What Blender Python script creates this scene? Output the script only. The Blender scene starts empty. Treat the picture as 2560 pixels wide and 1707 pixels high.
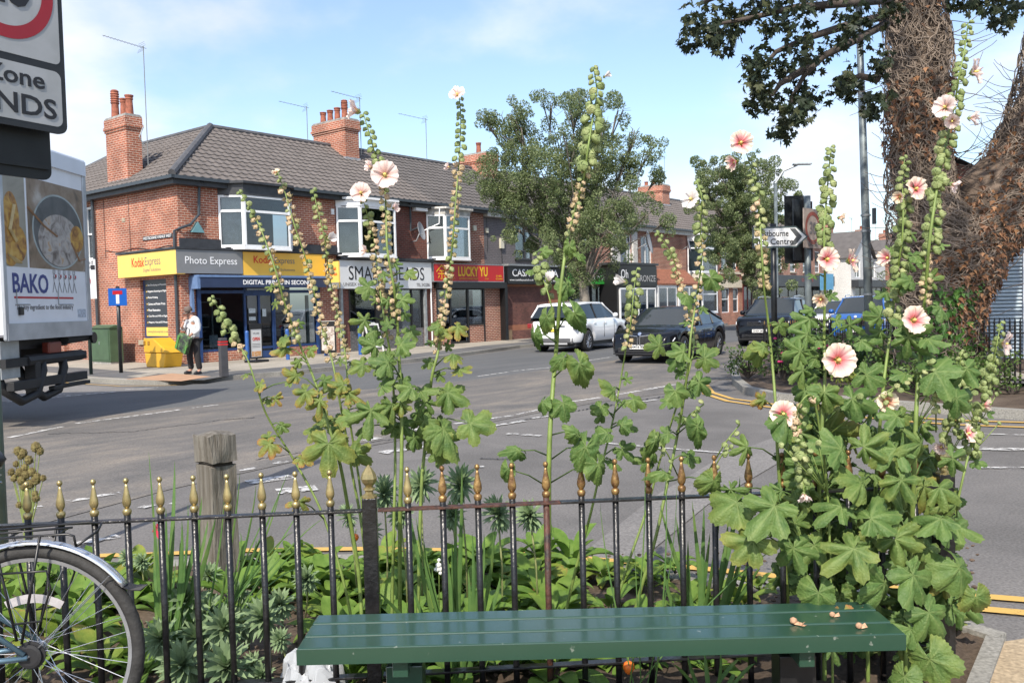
import bpy, math, random
from math import *
from mathutils import Vector as V, Matrix
random.seed(7)
C=bpy.context.scene.collection; D=bpy.data
# ---------------- camera ----------------
HC=1.7; FPX=2200.0
cam=D.objects.new("camera",D.cameras.new("camera")); C.objects.link(cam)
RC=Matrix.Rotation(pi/2-radians(2.42),3,'X')@Matrix.Rotation(radians(-1.43),3,'Z')
cam.matrix_world=Matrix.Translation((0,0,HC))@RC.to_4x4()
cam.data.sensor_width=36; cam.data.lens=FPX/2560*36; cam.data.clip_start=.05; cam.data.clip_end=3000
bpy.context.scene.camera=cam
# ---------------- sky, sun, exposure ----------------
SUN_EL=radians(46); SUN_D=V((-.25,-.968,0)).normalized()   # horizontal direction towards the sun
w=D.worlds.new("World"); bpy.context.scene.world=w; w.use_nodes=True
nt=w.node_tree; N=nt.nodes; Lk=nt.links; N.clear()
out=N.new('ShaderNodeOutputWorld'); bg=N.new('ShaderNodeBackground'); bg.inputs[1].default_value=.17
sky=N.new('ShaderNodeTexSky'); sky.sky_type='NISHITA'; sky.sun_disc=False; sky.sun_elevation=SUN_EL
sky.sun_rotation=atan2(SUN_D.x,SUN_D.y); sky.air_density=1.0; sky.dust_density=1.2; sky.ozone_density=2.2
tc=N.new('ShaderNodeTexCoord'); sep=N.new('ShaderNodeSeparateXYZ'); Lk.new(tc.outputs['Generated'],sep.inputs[0])
# project the view direction on a cloud layer
zc=N.new('ShaderNodeMath'); zc.operation='MAXIMUM'; zc.inputs[1].default_value=.0; Lk.new(sep.outputs[2],zc.inputs[0])
za=N.new('ShaderNodeMath'); za.operation='ADD'; za.inputs[1].default_value=.34; Lk.new(zc.outputs[0],za.inputs[0])
cb=N.new('ShaderNodeCombineXYZ')
for i in (0,1):
    dv=N.new('ShaderNodeMath'); dv.operation='DIVIDE'; Lk.new(sep.outputs[i],dv.inputs[0]); Lk.new(za.outputs[0],dv.inputs[1]); Lk.new(dv.outputs[0],cb.inputs[i])
mp=N.new('ShaderNodeMapping'); mp.inputs['Location'].default_value=(3.1,1.35,0); Lk.new(cb.outputs[0],mp.inputs[0])
n1=N.new('ShaderNodeTexNoise'); n1.inputs['Scale'].default_value=1.5; n1.inputs['Detail'].default_value=7; n1.inputs['Roughness'].default_value=.52; n1.inputs['Distortion'].default_value=.0; Lk.new(mp.outputs[0],n1.inputs['Vector'])
rp=N.new('ShaderNodeValToRGB'); rp.color_ramp.interpolation='EASE'; rp.color_ramp.elements[0].position=.47; rp.color_ramp.elements[1].position=.68
rp.color_ramp.elements[0].color=(.06,.06,.06,1); rp.color_ramp.elements[1].color=(.93,.93,.93,1); Lk.new(n1.outputs[0],rp.inputs[0])
n2=N.new('ShaderNodeTexNoise'); n2.inputs['Scale'].default_value=2.4; n2.inputs['Detail'].default_value=5; Lk.new(mp.outputs[0],n2.inputs['Vector'])
cc=N.new('ShaderNodeValToRGB'); cc.color_ramp.elements[0].position=.35; cc.color_ramp.elements[1].position=.65
cc.color_ramp.elements[0].color=(3.7,3.85,4.3,1); cc.color_ramp.elements[1].color=(4.5,4.6,4.95,1); Lk.new(n2.outputs[0],cc.inputs[0])
mx=N.new('ShaderNodeMix'); mx.data_type='RGBA'; Lk.new(rp.outputs[0],mx.inputs[0]); Lk.new(sky.outputs[0],mx.inputs[6]); Lk.new(cc.outputs[0],mx.inputs[7])
Lk.new(mx.outputs[2],bg.inputs[0]); Lk.new(bg.outputs[0],out.inputs[0])
sl=D.lights.new("sun","SUN"); sl.energy=3.9; sl.angle=radians(.55); sl.color=(1,.92,.80)
so=D.objects.new("sun",sl); C.objects.link(so)
so.rotation_euler=(-(SUN_D*cos(SUN_EL)+V((0,0,sin(SUN_EL))))).to_track_quat('-Z','Y').to_euler()
vs=bpy.context.scene.view_settings; vs.view_transform='Standard'; vs.look='None'; vs.exposure=.55; vs.gamma=1
# ---------------- pixel <-> place helpers (a point of the photograph at a known distance) ----------------
def ray(x,y): return RC@V(((x-1280)/FPX,-(y-853.5)/FPX,-1))
def gp(x,y,z=0.0):
    d=ray(x,y); t=(z-HC)/d.z; return V((d.x*t,d.y*t,z))
def at(x,y,Y):
    d=ray(x,y); t=Y/d.y; return V((d.x*t,Y,HC+d.z*t))
BC=gp(460,918); BA=radians(51.2); U=V((cos(BA),sin(BA),0)); NN=V((U.y,-U.x,0))
def fac(x,y,off=0.0):
    d=ray(x,y); P=BC+NN*off; t=(P-V((0,0,HC))).dot(NN)/d.dot(NN); p=V((0,0,HC))+d*t
    return ((p-BC).dot(U),p.z)
def sid(x,y,off=0.0):
    d=ray(x,y); P=BC-U*off; t=(P-V((0,0,HC))).dot(U)/d.dot(U); p=V((0,0,HC))+d*t
    return ((p-BC).dot(-NN),p.z)
# ---------------- materials ----------------
MATS={}
def mat(name,col,rough=.7,var=.15,vs_=6,bump=0,bs=60,metal=0,coat=0,col2=None,spec=.5,trans=0,alpha=1,emit=0):
    if name in MATS: return MATS[name]
    m=D.materials.new(name); m.use_nodes=True; nt=m.node_tree; N=nt.nodes; L=nt.links; b=N['Principled BSDF']
    b.inputs['Roughness'].default_value=rough; b.inputs['Metallic'].default_value=metal; b.inputs['Coat Weight'].default_value=coat; b.inputs['Coat Roughness'].default_value=.04
    b.inputs['Specular IOR Level'].default_value=spec
    c=col if len(col)==4 else (*col,1); tcn=N.new('ShaderNodeTexCoord')
    if var>0:
        n=N.new('ShaderNodeTexNoise'); n.inputs['Scale'].default_value=vs_; n.inputs['Detail'].default_value=5; L.new(tcn.outputs['Object'],n.inputs['Vector'])
        r=N.new('ShaderNodeValToRGB'); r.color_ramp.elements[0].position=.32; r.color_ramp.elements[1].position=.68
        a=col2 if col2 else tuple(max(0,k*(1-var)) for k in c[:3]); z=c[:3] if col2 else tuple(min(1,k*(1+var)) for k in c[:3])
        r.color_ramp.elements[0].color=(*a[:3],1); r.color_ramp.elements[1].color=(*z,1)
        L.new(n.outputs[0],r.inputs[0]); L.new(r.outputs[0],b.inputs['Base Color'])
    else: b.inputs['Base Color'].default_value=c
    if bump>0:
        n=N.new('ShaderNodeTexNoise'); n.inputs['Scale'].default_value=bs; n.inputs['Detail'].default_value=4; L.new(tcn.outputs['Object'],n.inputs['Vector'])
        bp=N.new('ShaderNodeBump'); bp.inputs['Strength'].default_value=bump; bp.inputs['Distance'].default_value=.01; L.new(n.outputs[0],bp.inputs['Height']); L.new(bp.outputs[0],b.inputs['Normal'])
    if trans>0:
        o=N['Material Output']; ts=N.new('ShaderNodeBsdfTranslucent'); ts.inputs[0].default_value=tuple(min(1,k*1.3) for k in c[:3])+(1,)
        ms=N.new('ShaderNodeMixShader'); ms.inputs[0].default_value=trans; L.new(b.outputs[0],ms.inputs[1]); L.new(ts.outputs[0],ms.inputs[2]); L.new(ms.outputs[0],o.inputs[0])
    MATS[name]=m; return m
def brick(name,c1,c2,mortar,bw=.225,rh=.075,ms=.011,stain=.25):
    if name in MATS: return MATS[name]
    m=D.materials.new(name); m.use_nodes=True; nt=m.node_tree; N=nt.nodes; L=nt.links; b=N['Principled BSDF']; b.inputs['Roughness'].default_value=.85
    tc=N.new('ShaderNodeTexCoord'); s=N.new('ShaderNodeSeparateXYZ'); L.new(tc.outputs['Object'],s.inputs[0])
    a=N.new('ShaderNodeMath'); L.new(s.outputs[0],a.inputs[0]); L.new(s.outputs[1],a.inputs[1]); cb=N.new('ShaderNodeCombineXYZ'); L.new(a.outputs[0],cb.inputs[0]); L.new(s.outputs[2],cb.inputs[1])
    bt=N.new('ShaderNodeTexBrick'); L.new(cb.outputs[0],bt.inputs['Vector']); bt.inputs['Scale'].default_value=1; bt.inputs['Brick Width'].default_value=bw; bt.inputs['Row Height'].default_value=rh; bt.inputs['Mortar Size'].default_value=ms; bt.inputs['Mortar Smooth'].default_value=.2; bt.inputs['Bias'].default_value=-.1
    bt.inputs['Color1'].default_value=(*c1,1); bt.inputs['Color2'].default_value=(*c2,1); bt.inputs['Mortar'].default_value=(*mortar,1)
    n=N.new('ShaderNodeTexNoise'); n.inputs['Scale'].default_value=1.1; n.inputs['Detail'].default_value=6; L.new(tc.outputs['Object'],n.inputs['Vector'])
    mr=N.new('ShaderNodeMapRange'); mr.inputs[1].default_value=.3; mr.inputs[2].default_value=.7; mr.inputs[3].default_value=1-stain; mr.inputs[4].default_value=1+stain; L.new(n.outputs[0],mr.inputs[0])
    n3=N.new('ShaderNodeTexNoise'); n3.inputs['Scale'].default_value=14; n3.inputs['Detail'].default_value=3; L.new(tc.outputs['Object'],n3.inputs['Vector'])
    mr3=N.new('ShaderNodeMapRange'); mr3.inputs[1].default_value=.3; mr3.inputs[2].default_value=.7; mr3.inputs[3].default_value=.78; mr3.inputs[4].default_value=1.2; L.new(n3.outputs[0],mr3.inputs[0])
    mm=N.new('ShaderNodeMath'); mm.operation='MULTIPLY'; L.new(mr.outputs[0],mm.inputs[0]); L.new(mr3.outputs[0],mm.inputs[1])
    vm=N.new('ShaderNodeVectorMath'); vm.operation='SCALE'; L.new(bt.outputs[0],vm.inputs[0]); L.new(mm.outputs[0],vm.inputs['Scale']); L.new(vm.outputs[0],b.inputs['Base Color'])
    bp=N.new('ShaderNodeBump'); bp.inputs['Strength'].default_value=.5; bp.inputs['Distance'].default_value=.008; bp.invert=True; L.new(bt.outputs['Fac'],bp.inputs['Height']); L.new(bp.outputs[0],b.inputs['Normal'])
    MATS[name]=m; return m
def glass(name,tint=(.6,.65,.68),tr=.35):
    if name in MATS: return MATS[name]
    m=D.materials.new(name); m.use_nodes=True; nt=m.node_tree; N=nt.nodes; L=nt.links; N.remove(N['Principled BSDF'])
    g=N.new('ShaderNodeBsdfGlossy'); g.inputs['Roughness'].default_value=.02; g.inputs[0].default_value=(.9,.92,.95,1); t=N.new('ShaderNodeBsdfTransparent'); t.inputs[0].default_value=(*tint,1)
    f=N.new('ShaderNodeFresnel'); f.inputs[0].default_value=1.5; ad=N.new('ShaderNodeMath'); ad.inputs[1].default_value=tr*.12; ad.operation='MULTIPLY_ADD'; ad.inputs[1].default_value=.75; ad.inputs[2].default_value=tr*.1; L.new(f.outputs[0],ad.inputs[0])
    ms=N.new('ShaderNodeMixShader'); L.new(ad.outputs[0],ms.inputs[0]); L.new(t.outputs[0],ms.inputs[1]); L.new(g.outputs[0],ms.inputs[2]); L.new(ms.outputs[0],N['Material Output'].inputs[0])
    MATS[name]=m; return m
# ---------------- mesh builder ----------------
class MB:
    def __init__(s): s.v=[]; s.f=[]; s.mi=[]; s.c=[]
    def add(s,vs,fs,mi=0,cs=None):
        o=len(s.v); s.v+=[tuple(p) for p in vs]; s.f+=[tuple(i+o for i in f) for f in fs]; s.mi+=[mi]*len(fs)
        if cs is not None: s.c+=cs
        return o
    def box(s,x0,x1,y0,y1,z0,z1,mi=0,M=None):
        vs=[V((x,y,z)) for x in (x0,x1) for y in (y0,y1) for z in (z0,z1)]
        if M is not None: vs=[M@p for p in vs]
        s.add(vs,[(0,1,3,2),(4,6,7,5),(0,4,5,1),(2,3,7,6),(0,2,6,4),(1,5,7,3)],mi)
    def tube(s,pts,r,n=6,mi=0,cap=True,col=None):
        pts=[V(p) for p in pts]; rr=r if isinstance(r,(list,tuple)) else [r]*len(pts); vs=[]; fs=[]; prev=None
        for i,p in enumerate(pts):
            d=(pts[min(i+1,len(pts)-1)]-pts[max(i-1,0)]); d=d.normalized() if d.length>1e-9 else V((0,0,1))
            a=prev if prev is not None else (V((0,0,1)) if abs(d.z)<.9 else V((1,0,0)))
            a=(a-d*a.dot(d)); a=a.normalized() if a.length>1e-6 else d.orthogonal().normalized(); prev=a; b=d.cross(a)
            for k in range(n): t=2*pi*k/n; vs.append(p+(a*cos(t)+b*sin(t))*rr[i])
        for i in range(len(pts)-1):
            for k in range(n): fs.append((i*n+k,i*n+(k+1)%n,(i+1)*n+(k+1)%n,(i+1)*n+k))
        if cap: fs+=[tuple(range(n))[::-1],tuple((len(pts)-1)*n+k for k in range(n))]
        s.add(vs,fs,mi,[col]*len(vs) if col is not None else None)
    def lathe(s,prof,n=16,mi=0,M=None,cap=True):
        vs=[];fs=[]
        for r,z in prof:
            for k in range(n): t=2*pi*k/n; vs.append(V((r*cos(t),r*sin(t),z)))
        for i in range(len(prof)-1):
            for k in range(n): fs.append((i*n+k,i*n+(k+1)%n,(i+1)*n+(k+1)%n,(i+1)*n+k))
        if cap: fs+=[tuple(range(n))[::-1],tuple((len(prof)-1)*n+k for k in range(n))]
        if M is not None: vs=[M@p for p in vs]
        s.add(vs,fs,mi)
    def quad(s,a,b,c,d,mi=0): s.add([a,b,c,d],[(0,1,2,3)],mi)
    def prism(s,poly,z0,z1,mi=0,M=None):
        n=len(poly); vs=[V((p[0],p[1],z0)) for p in poly]+[V((p[0],p[1],z1)) for p in poly]
        if M is not None: vs=[M@p for p in vs]
        s.add(vs,[tuple(range(n))[::-1],tuple(range(n,2*n))]+[(i,(i+1)%n,n+(i+1)%n,n+i) for i in range(n)],mi)
    def build(s,name,m,parent=None,smooth=False,loc=None,bevel=0,recalc=False,rot=None):
        me=D.meshes.new(name); me.from_pydata(s.v,[],s.f)
        for k in (m if isinstance(m,(list,tuple)) else [m]): me.materials.append(k)
        if any(s.mi): me.polygons.foreach_set('material_index',s.mi)
        if s.c and len(s.c)==len(s.v):
            ca=me.color_attributes.new('lf','FLOAT_COLOR','POINT'); ca.data.foreach_set('color',[x for c in s.c for x in (*c,1)])
        if smooth: me.polygons.foreach_set('use_smooth',[True]*len(me.polygons))
        if recalc:
            import bmesh; bm=bmesh.new(); bm.from_mesh(me); bmesh.ops.recalc_face_normals(bm,faces=bm.faces); bm.to_mesh(me); bm.free()
        me.update(); o=D.objects.new(name,me); C.objects.link(o); o.parent=parent
        if loc is not None: o.location=loc
        if rot is not None: o.rotation_euler=rot
        if bevel:
            b=o.modifiers.new('b','BEVEL'); b.width=bevel; b.segments=2; b.limit_method='ANGLE'
        return o
def tag(o,label=None,cat=None,group=None,kind=None):
    for k,v in (('label',label),('category',cat),('group',group),('kind',kind)):
        if v: o[k]=v
    return o
def thing(name,label,cat,loc=(0,0,0),rz=0,group=None):
    o=D.objects.new(name,None); C.objects.link(o); o.location=loc; o.rotation_euler=(0,0,rz); o.empty_display_size=.2
    return tag(o,label,cat,group)
def copy_tree(o,parent=None):
    c=o.copy(); C.objects.link(c); c.parent=parent
    for ch in list(o.children): copy_tree(ch,c)
    return c
def text(parent,s,m,pos,ux,uz,w_,h_,name='lettering',bold=0,ext=.002,spacing=1):
    cu=D.curves.new('t','FONT'); cu.body=s; cu.align_x='CENTER'; cu.offset=bold; cu.extrude=.001; cu.space_line=1.0; cu.space_character=spacing; cu.resolution_u=3
    ob=D.objects.new('t',cu); me=D.meshes.new_from_object(ob); D.objects.remove(ob); D.curves.remove(cu); me.name=name
    xs=[v.co.x for v in me.vertices]; ys=[v.co.y for v in me.vertices]; x0,x1,y0,y1=min(xs),max(xs),min(ys),max(ys)
    ux=V(ux); uz=V(uz); nz=ux.cross(uz); P=V(pos); sx=w_/(x1-x0); sy=h_/(y1-y0)
    for v in me.vertices: v.co=P+ux*((v.co.x-(x0+x1)/2)*sx)+uz*((v.co.y-(y0+y1)/2)*sy)+nz*(ext if v.co.z>0 else -.0005)
    me.materials.clear(); me.materials.append(m); o=D.objects.new(name,me); C.objects.link(o); o.parent=parent; return o
# common materials
black=mat('black_paint',(.012,.012,.013),.35,.3,20); white=mat('white_upvc',(.80,.81,.82),.35,.04)
grey_m=mat('galvanised',(.30,.32,.33),.45,.25,9,.1,30,metal=.3); chrome=mat('chrome',(.75,.76,.78),.15,0,metal=1)
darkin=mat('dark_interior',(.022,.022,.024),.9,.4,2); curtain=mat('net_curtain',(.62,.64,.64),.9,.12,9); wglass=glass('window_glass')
rubber=mat('rubber',(.018,.018,.018),.8,.2,40,.2,80)
# ================= GROUND =================
def sheet(name,polys,z,m,kind='structure'):
    b=MB()
    for P in polys:
        b.add([V((p[0],p[1],z)) for p in P],[tuple(range(len(P)))])
    return tag(b.build(name,m),kind=kind)
def ground_mat(name,c1,c2,c3,aniso=(1,1,1),rot=0,rough=.85):
    m=D.materials.new(name); m.use_nodes=True; nt=m.node_tree; N=nt.nodes; L=nt.links; b=N['Principled BSDF']; b.inputs['Roughness'].default_value=rough; b.inputs['Specular IOR Level'].default_value=.3
    tc=N.new('ShaderNodeTexCoord'); mp=N.new('ShaderNodeMapping'); mp.inputs['Rotation'].default_value=(0,0,rot); L.new(tc.outputs['Object'],mp.inputs[0])
    mp2=N.new('ShaderNodeMapping'); mp2.inputs['Scale'].default_value=aniso; L.new(mp.outputs[0],mp2.inputs[0])
    n1=N.new('ShaderNodeTexNoise'); n1.inputs['Scale'].default_value=.6; n1.inputs['Detail'].default_value=8; n1.inputs['Roughness'].default_value=.68; n1.inputs['Distortion'].default_value=.6; L.new(mp2.outputs[0],n1.inputs['Vector'])
    r=N.new('ShaderNodeValToRGB'); e=r.color_ramp.elements; e[0].position=.36; e[0].color=(*c1,1); e[1].position=.68; e[1].color=(*c3,1); k=e.new(.5); k.color=(*c2,1); L.new(n1.outputs[0],r.inputs[0])
    n2=N.new('ShaderNodeTexNoise'); n2.inputs['Scale'].default_value=55; n2.inputs['Detail'].default_value=3; L.new(tc.outputs['Object'],n2.inputs['Vector'])
    mr=N.new('ShaderNodeMapRange'); mr.inputs[1].default_value=.25; mr.inputs[2].default_value=.75; mr.inputs[3].default_value=.66; mr.inputs[4].default_value=1.36; L.new(n2.outputs[0],mr.inputs[0])
    vm=N.new('ShaderNodeVectorMath'); vm.operation='SCALE'; L.new(r.outputs[0],vm.inputs[0]); L.new(mr.outputs[0],vm.inputs['Scale']); L.new(vm.outputs[0],b.inputs['Base Color'])
    bp=N.new('ShaderNodeBump'); bp.inputs['Strength'].default_value=.35; bp.inputs['Distance'].default_value=.01; L.new(n2.outputs[0],bp.inputs['Height']); L.new(bp.outputs[0],b.inputs['Normal'])
    MATS[name]=m; return m
asph=ground_mat('asphalt',(.120,.114,.108),(.146,.138,.131),(.182,.171,.160))
road_far=ground_mat('asphalt_blue',(.095,.098,.10),(.112,.114,.115),(.13,.13,.128),(.25,1.5,1),-BA)
road_worn=ground_mat('asphalt_worn',(.112,.107,.102),(.148,.137,.126),(.222,.194,.162),(.8,2.4,1),-BA)
flag=ground_mat('paving_flags',(.27,.245,.205),(.33,.30,.25),(.39,.35,.295)); tarm=ground_mat('footway_tarmac',(.10,.10,.102),(.12,.12,.12),(.145,.14,.135))
kerbm=ground_mat('kerb_stone',(.19,.18,.165),(.25,.24,.215),(.30,.285,.25)); soil=ground_mat('soil',(.05,.036,.026),(.09,.066,.048),(.15,.115,.085),rough=1)
pale=ground_mat('pale_asphalt',(.165,.157,.15),(.19,.18,.17),(.22,.208,.196)); buff=ground_mat('buff_paving',(.28,.215,.14),(.36,.28,.185),(.42,.34,.23))
g=MB(); g.quad((-900,-300,0),(900,-300,0),(900,1500,0),(-900,1500,0)); tag(g.build('ground',asph),kind='structure')
# worn carriageway of the main road, following the road direction
A=[gp(-500,1035),gp(150,1052),gp(560,1005),gp(1160,953),gp(1500,906),gp(1900,845)]
Bq=[gp(1960,880),gp(1740,975),gp(1500,1005),gp(1330,1035),gp(1080,1085),gp(800,1140),gp(420,1225),gp(-300,1420)]
faredge=[gp(1900,815),gp(1400,862),gp(1300,872),gp(1040,907),gp(700,943),gp(490,958),gp(330,968),gp(150,962),gp(-200,1000),gp(-500,1030)]
sheet('main_road',[A+Bq],.006,road_worn)
sheet('main_road_lane',[[gp(1910,812),gp(2000,840)]+A[::-1][0:1]+A[::-1][1:5]+[gp(-500,1035),gp(-200,990),gp(150,966),gp(330,968),gp(490,957),gp(700,943),gp(1040,908),gp(1300,873),gp(1400,862)]],.004,road_far)
sheet('side_road_patch',[[gp(1440,1398),gp(1600,1402),gp(1770,1262),gp(1960,1150),gp(2110,1082),gp(2060,1047),gp(1800,1145),gp(1640,1240)]],.008,pale)
sheet('side_street',[[gp(150,964),gp(330,969),gp(400,974),gp(150,992),gp(-250,1030),gp(-700,1000),gp(-700,960)]],.009,pale)
# far footway: kerb face, flags, tarmac band
kl=[gp(-600,935),gp(0,948),gp(150,950),gp(250,958),gp(330,962),gp(420,963),gp(490,958),gp(560,951),gp(700,940),gp(860,924),gp(1040,905),gp(1180,887),gp(1300,870),gp(1400,861),gp(1520,848),gp(1700,828),gp(1850,808),gp(2050,786)]
def wall_line(p): return BC+U*((p-BC).dot(U))-NN*.3
inner=[BC-NN*30+U*-2.6]+[wall_line(p) for p in kl[5:]]
fw=MB(); poly=[V((p.x,p.y,.1)) for p in kl]; back=[V((p.x,p.y,.1)) for p in [BC+U*130-NN*4,BC-NN*40+U*3]]
fw.add(poly+back,[tuple(range(len(poly)+2))]); tag(fw.build('footway',flag),kind='structure')
def strip(line,w0,w1,z,zb=None):
    b=MB(); vs=[]
    for i,p in enumerate(line):
        d=(line[min(i+1,len(line)-1)]-line[max(i-1,0)]); d.z=0; d.normalize(); nn=V((-d.y,d.x,0))
        vs+=[V((p.x,p.y,z))+nn*w0,V((p.x,p.y,z))+nn*w1]
    if zb is None: b.add(vs,[(2*i,2*i+1,2*i+3,2*i+2) for i in range(len(line)-1)])
    else:
        n=len(vs); vs+=[V((p.x,p.y,zb)) for p in vs]
        fs=[]
        for i in range(len(line)-1):
            a=2*i; fs+=[(a,a+1,a+3,a+2),(n+a,n+a+2,n+a+3,n+a+1),(a,a+2,n+a+2,n+a),(a+1,n+a+1,n+a+3,a+3)]
        fs+=[(0,n,n+1,1),(len(line)*2-2,len(line)*2-1,n+len(line)*2-1,n+len(line)*2-2)]
        b.add(vs,fs)
    return b
tag(strip(kl,-.0,.15,.112,-.02).build('kerb',kerbm),kind='structure')
tag(strip(kl[6:],.15,1.55,.106).build('footway_tarmac',tarm),kind='structure')
tag(strip([gp(540,945,.1),gp(450,946,.1),gp(300,938,.1),gp(150,925,.1),gp(0,918,.1),gp(-300,905,.1)],-.75,.55,.105).build('side_footway_tarmac',tarm),kind='structure')
sheet('tactile_paving',[[gp(312,948,.112),gp(452,953,.112),gp(528,941,.112),gp(430,933,.112)]],.114,mat('tactile',(.42,.25,.15),.9,.1,4))
sheet('footway_patch',[[gp(315,941,.11),gp(350,943,.11),gp(398,934,.11),gp(370,933,.11)]],.111,flag)
# markings
wp=mat('road_paint',(.55,.54,.52),.8,.1,3); 
def wornpaint(name,c,lo,hi):
    m=D.materials.new(name); m.use_nodes=True; nt=m.node_tree; N=nt.nodes; L=nt.links; b=N['Principled BSDF']; b.inputs['Roughness'].default_value=.8; b.inputs['Base Color'].default_value=(*c,1)
    n=N.new('ShaderNodeTexNoise'); n.inputs['Scale'].default_value=9; n.inputs['Detail'].default_value=8; n.inputs['Roughness'].default_value=.75; tc=N.new('ShaderNodeTexCoord'); L.new(tc.outputs['Object'],n.inputs['Vector'])
    r=N.new('ShaderNodeValToRGB'); r.color_ramp.elements[0].position=lo; r.color_ramp.elements[1].position=hi; L.new(n.outputs[0],r.inputs[0])
    t=N.new('ShaderNodeBsdfTransparent'); ms=N.new('ShaderNodeMixShader'); L.new(r.outputs[0],ms.inputs[0]); L.new(t.outputs[0],ms.inputs[1]); L.new(b.outputs[0],ms.inputs[2]); L.new(ms.outputs[0],N['Material Output'].inputs[0]); MATS[name]=m; return m
wornw=wornpaint('worn_white_paint',(.55,.54,.52),.44,.52); worny=wornpaint('yellow_paint',(.56,.35,.09),.30,.40)
def line(pts,wd,m=None,nm='lane_marking',z=.013):
    L_=[gp(*p) for p in pts]; tag(strip(L_,-wd/2,wd/2,z).build(nm,m or wornw),kind='structure')
for pts,wd in [([(20,1096),(155,1068)],.1),([(190,1060),(360,1038),(452,1025)],.11),([(480,1021),(545,1013)],.08),([(1193,942),(1270,931)],.1),([(1277,929),(1403,917)],.1),([(1440,907),(1530,893)],.1),
  ([(1136,1061),(1281,1040)],.09),([(1292,1038),(1385,1017)],.09),([(1235,1066),(1312,1053)],.1),([(1331,1047),(1384,1040)],.1),([(1266,1086),(1300,1087)],.09),([(1306,1088),(1352,1091)],.09),
  ([(955,1134),(1060,1116)],.22),([(908,1104),(952,1095)],.14),([(983,1084),(1048,1074)],.12),([(680,1160),(720,1155)],.12),([(619,1208),(730,1193)],.22),([(692,1231),(791,1221)],.25),([(596,1178),(640,1172)],.1),
  ([(164,1256),(226,1247)],.1),([(240,1243),(300,1233)],.1),([(52,1278),(108,1268)],.1),([(352,1272),(382,1264)],.09),([(424,1263),(440,1260)],.09),([(192,1362),(296,1342)],.12),([(1484,1107),(1640,1120)],.06),([(1645,1121),(1812,1134)],.06),
  ([(1400,1010),(1500,995)],.1),([(1510,993),(1600,978)],.12),([(1610,976),(1690,962)],.12),([(1560,1012),(1640,1000)],.1),([(1060,1148),(1100,1146)],.12),
  ([(2446,1171),(2600,1171)],.06),([(2450,1086),(2600,1090)],.06),([(2376,1120),(2470,1124),(2600,1126)],.16),([(16,1006),(174,991),(291,980)],.1),([(60,981),(174,988)],.08),([(313,975),(395,969)],.08),([(1190,1170),(1210,1168)],.06)]: line(pts,wd)
line([(1753,967),(1763,986),(1819,1004),(1923,1019),(2060,1036),(2283,1056),(2386,1063),(2700,1075)],.1,worny,'yellow_line'); line([(1766,963),(1780,982),(1830,998),(1930,1011),(2060,1026),(2283,1045),(2386,1052),(2700,1062)],.1,worny,'yellow_line')
line([(-200,1440),(90,1404),(250,1392),(368,1389),(600,1379),(752,1377),(888,1375),(1100,1378),(1300,1388),(1468,1400),(1760,1425),(1980,1448),(2200,1470),(2376,1488),(2560,1503),(2800,1530)],.09,worny,'yellow_line')
line([(-200,1480),(90,1440),(250,1424),(368,1419),(600,1408),(752,1405),(888,1402),(1100,1406),(1300,1415),(1468,1427),(1760,1452),(1980,1476),(2200,1500),(2376,1519),(2560,1536),(2800,1565)],.09,worny,'yellow_line')
line([(133,955),(218,961),(300,966),(408,965),(470,962)],.06,worny,'yellow_line')
# drain cover, cracks
cr=mat('tar_crack',(.03,.03,.03),.7,.2)
def crack(pts,wd,n=40):
    L_=[]; rs=random.Random(len(pts)*7+int(pts[0][0]))
    for i in range(len(pts)-1):
        for k in range(n): t=k/n; x=pts[i][0]*(1-t)+pts[i+1][0]*t; y=pts[i][1]*(1-t)+pts[i+1][1]*t; L_.append(gp(x,y+rs.uniform(-1.2,1.2)))
    tag(strip(L_,-wd/2,wd/2,.011).build('road_crack',cr),kind='structure')
crack([(120,1086),(330,1080),(560,1050),(640,1045)],.018); crack([(1200,1074),(1300,1052),(1500,1018),(1700,985)],.03); crack([(640,1150),(900,1110),(1180,1074)],.02); crack([(1200,1147),(1290,1150)],.02)
crack([(1750,952),(1800,945),(1900,938)],.04)
for k,(x,y) in enumerate([(1800,947)]):
    p=gp(x,y); b=MB(); b.box(-.3,.3,-.25,.25,.006,.014); 
    for q in range(6): b.box(-.26+q*.09,-.22+q*.09,-.2,.2,.014,.018)
    tag(b.build('drain_cover',mat('cast_iron',(.04,.04,.042),.6,.3),loc=(p.x,p.y,0)),'dark iron drain grating in the road beside the island kerb','drain cover')
# near bed: kerb + soil mound, near paving
bk=[gp(-400,1530),gp(-60,1472),gp(90,1462),(gp(250,1446)),gp(368,1440),gp(600,1428),gp(752,1425),gp(888,1422),gp(1100,1427),gp(1300,1436),gp(1468,1448),gp(1760,1476),gp(1980,1500),gp(2200,1522),gp(2340,1545)]
tag(strip(bk,-.14,.0,.10,-.02).build('bed_kerb',kerbm),kind='structure')
rs=random.Random(3)
def mound(name,edge,front,z0,z1,m,nu=90,nv=22):
    b=MB(); vs=[]
    def samp(L_,t):
        t*=len(L_)-1; i=min(int(t),len(L_)-2); f=t-i; return L_[i].lerp(L_[i+1],f)
    for j in range(nv+1):
        for i in range(nu+1):
            a=samp(edge,i/nu); c=samp(front,i/nu); p=a.lerp(c,j/nv); q=j/nv
            vs.append(V((p.x,p.y,z0+(z1-z0)*min(1,q*1.4)+(rs.uniform(-.018,.022) if 0<j<nv else 0)+.02*sin(p.x*3.1)*sin(p.y*4.3)*(0<j<nv))))
    b.add(vs,[(j*(nu+1)+i,j*(nu+1)+i+1,(j+1)*(nu+1)+i+1,(j+1)*(nu+1)+i) for j in range(nv) for i in range(nu)])
    return tag(b.build(name,m,smooth=True),kind='structure')
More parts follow.
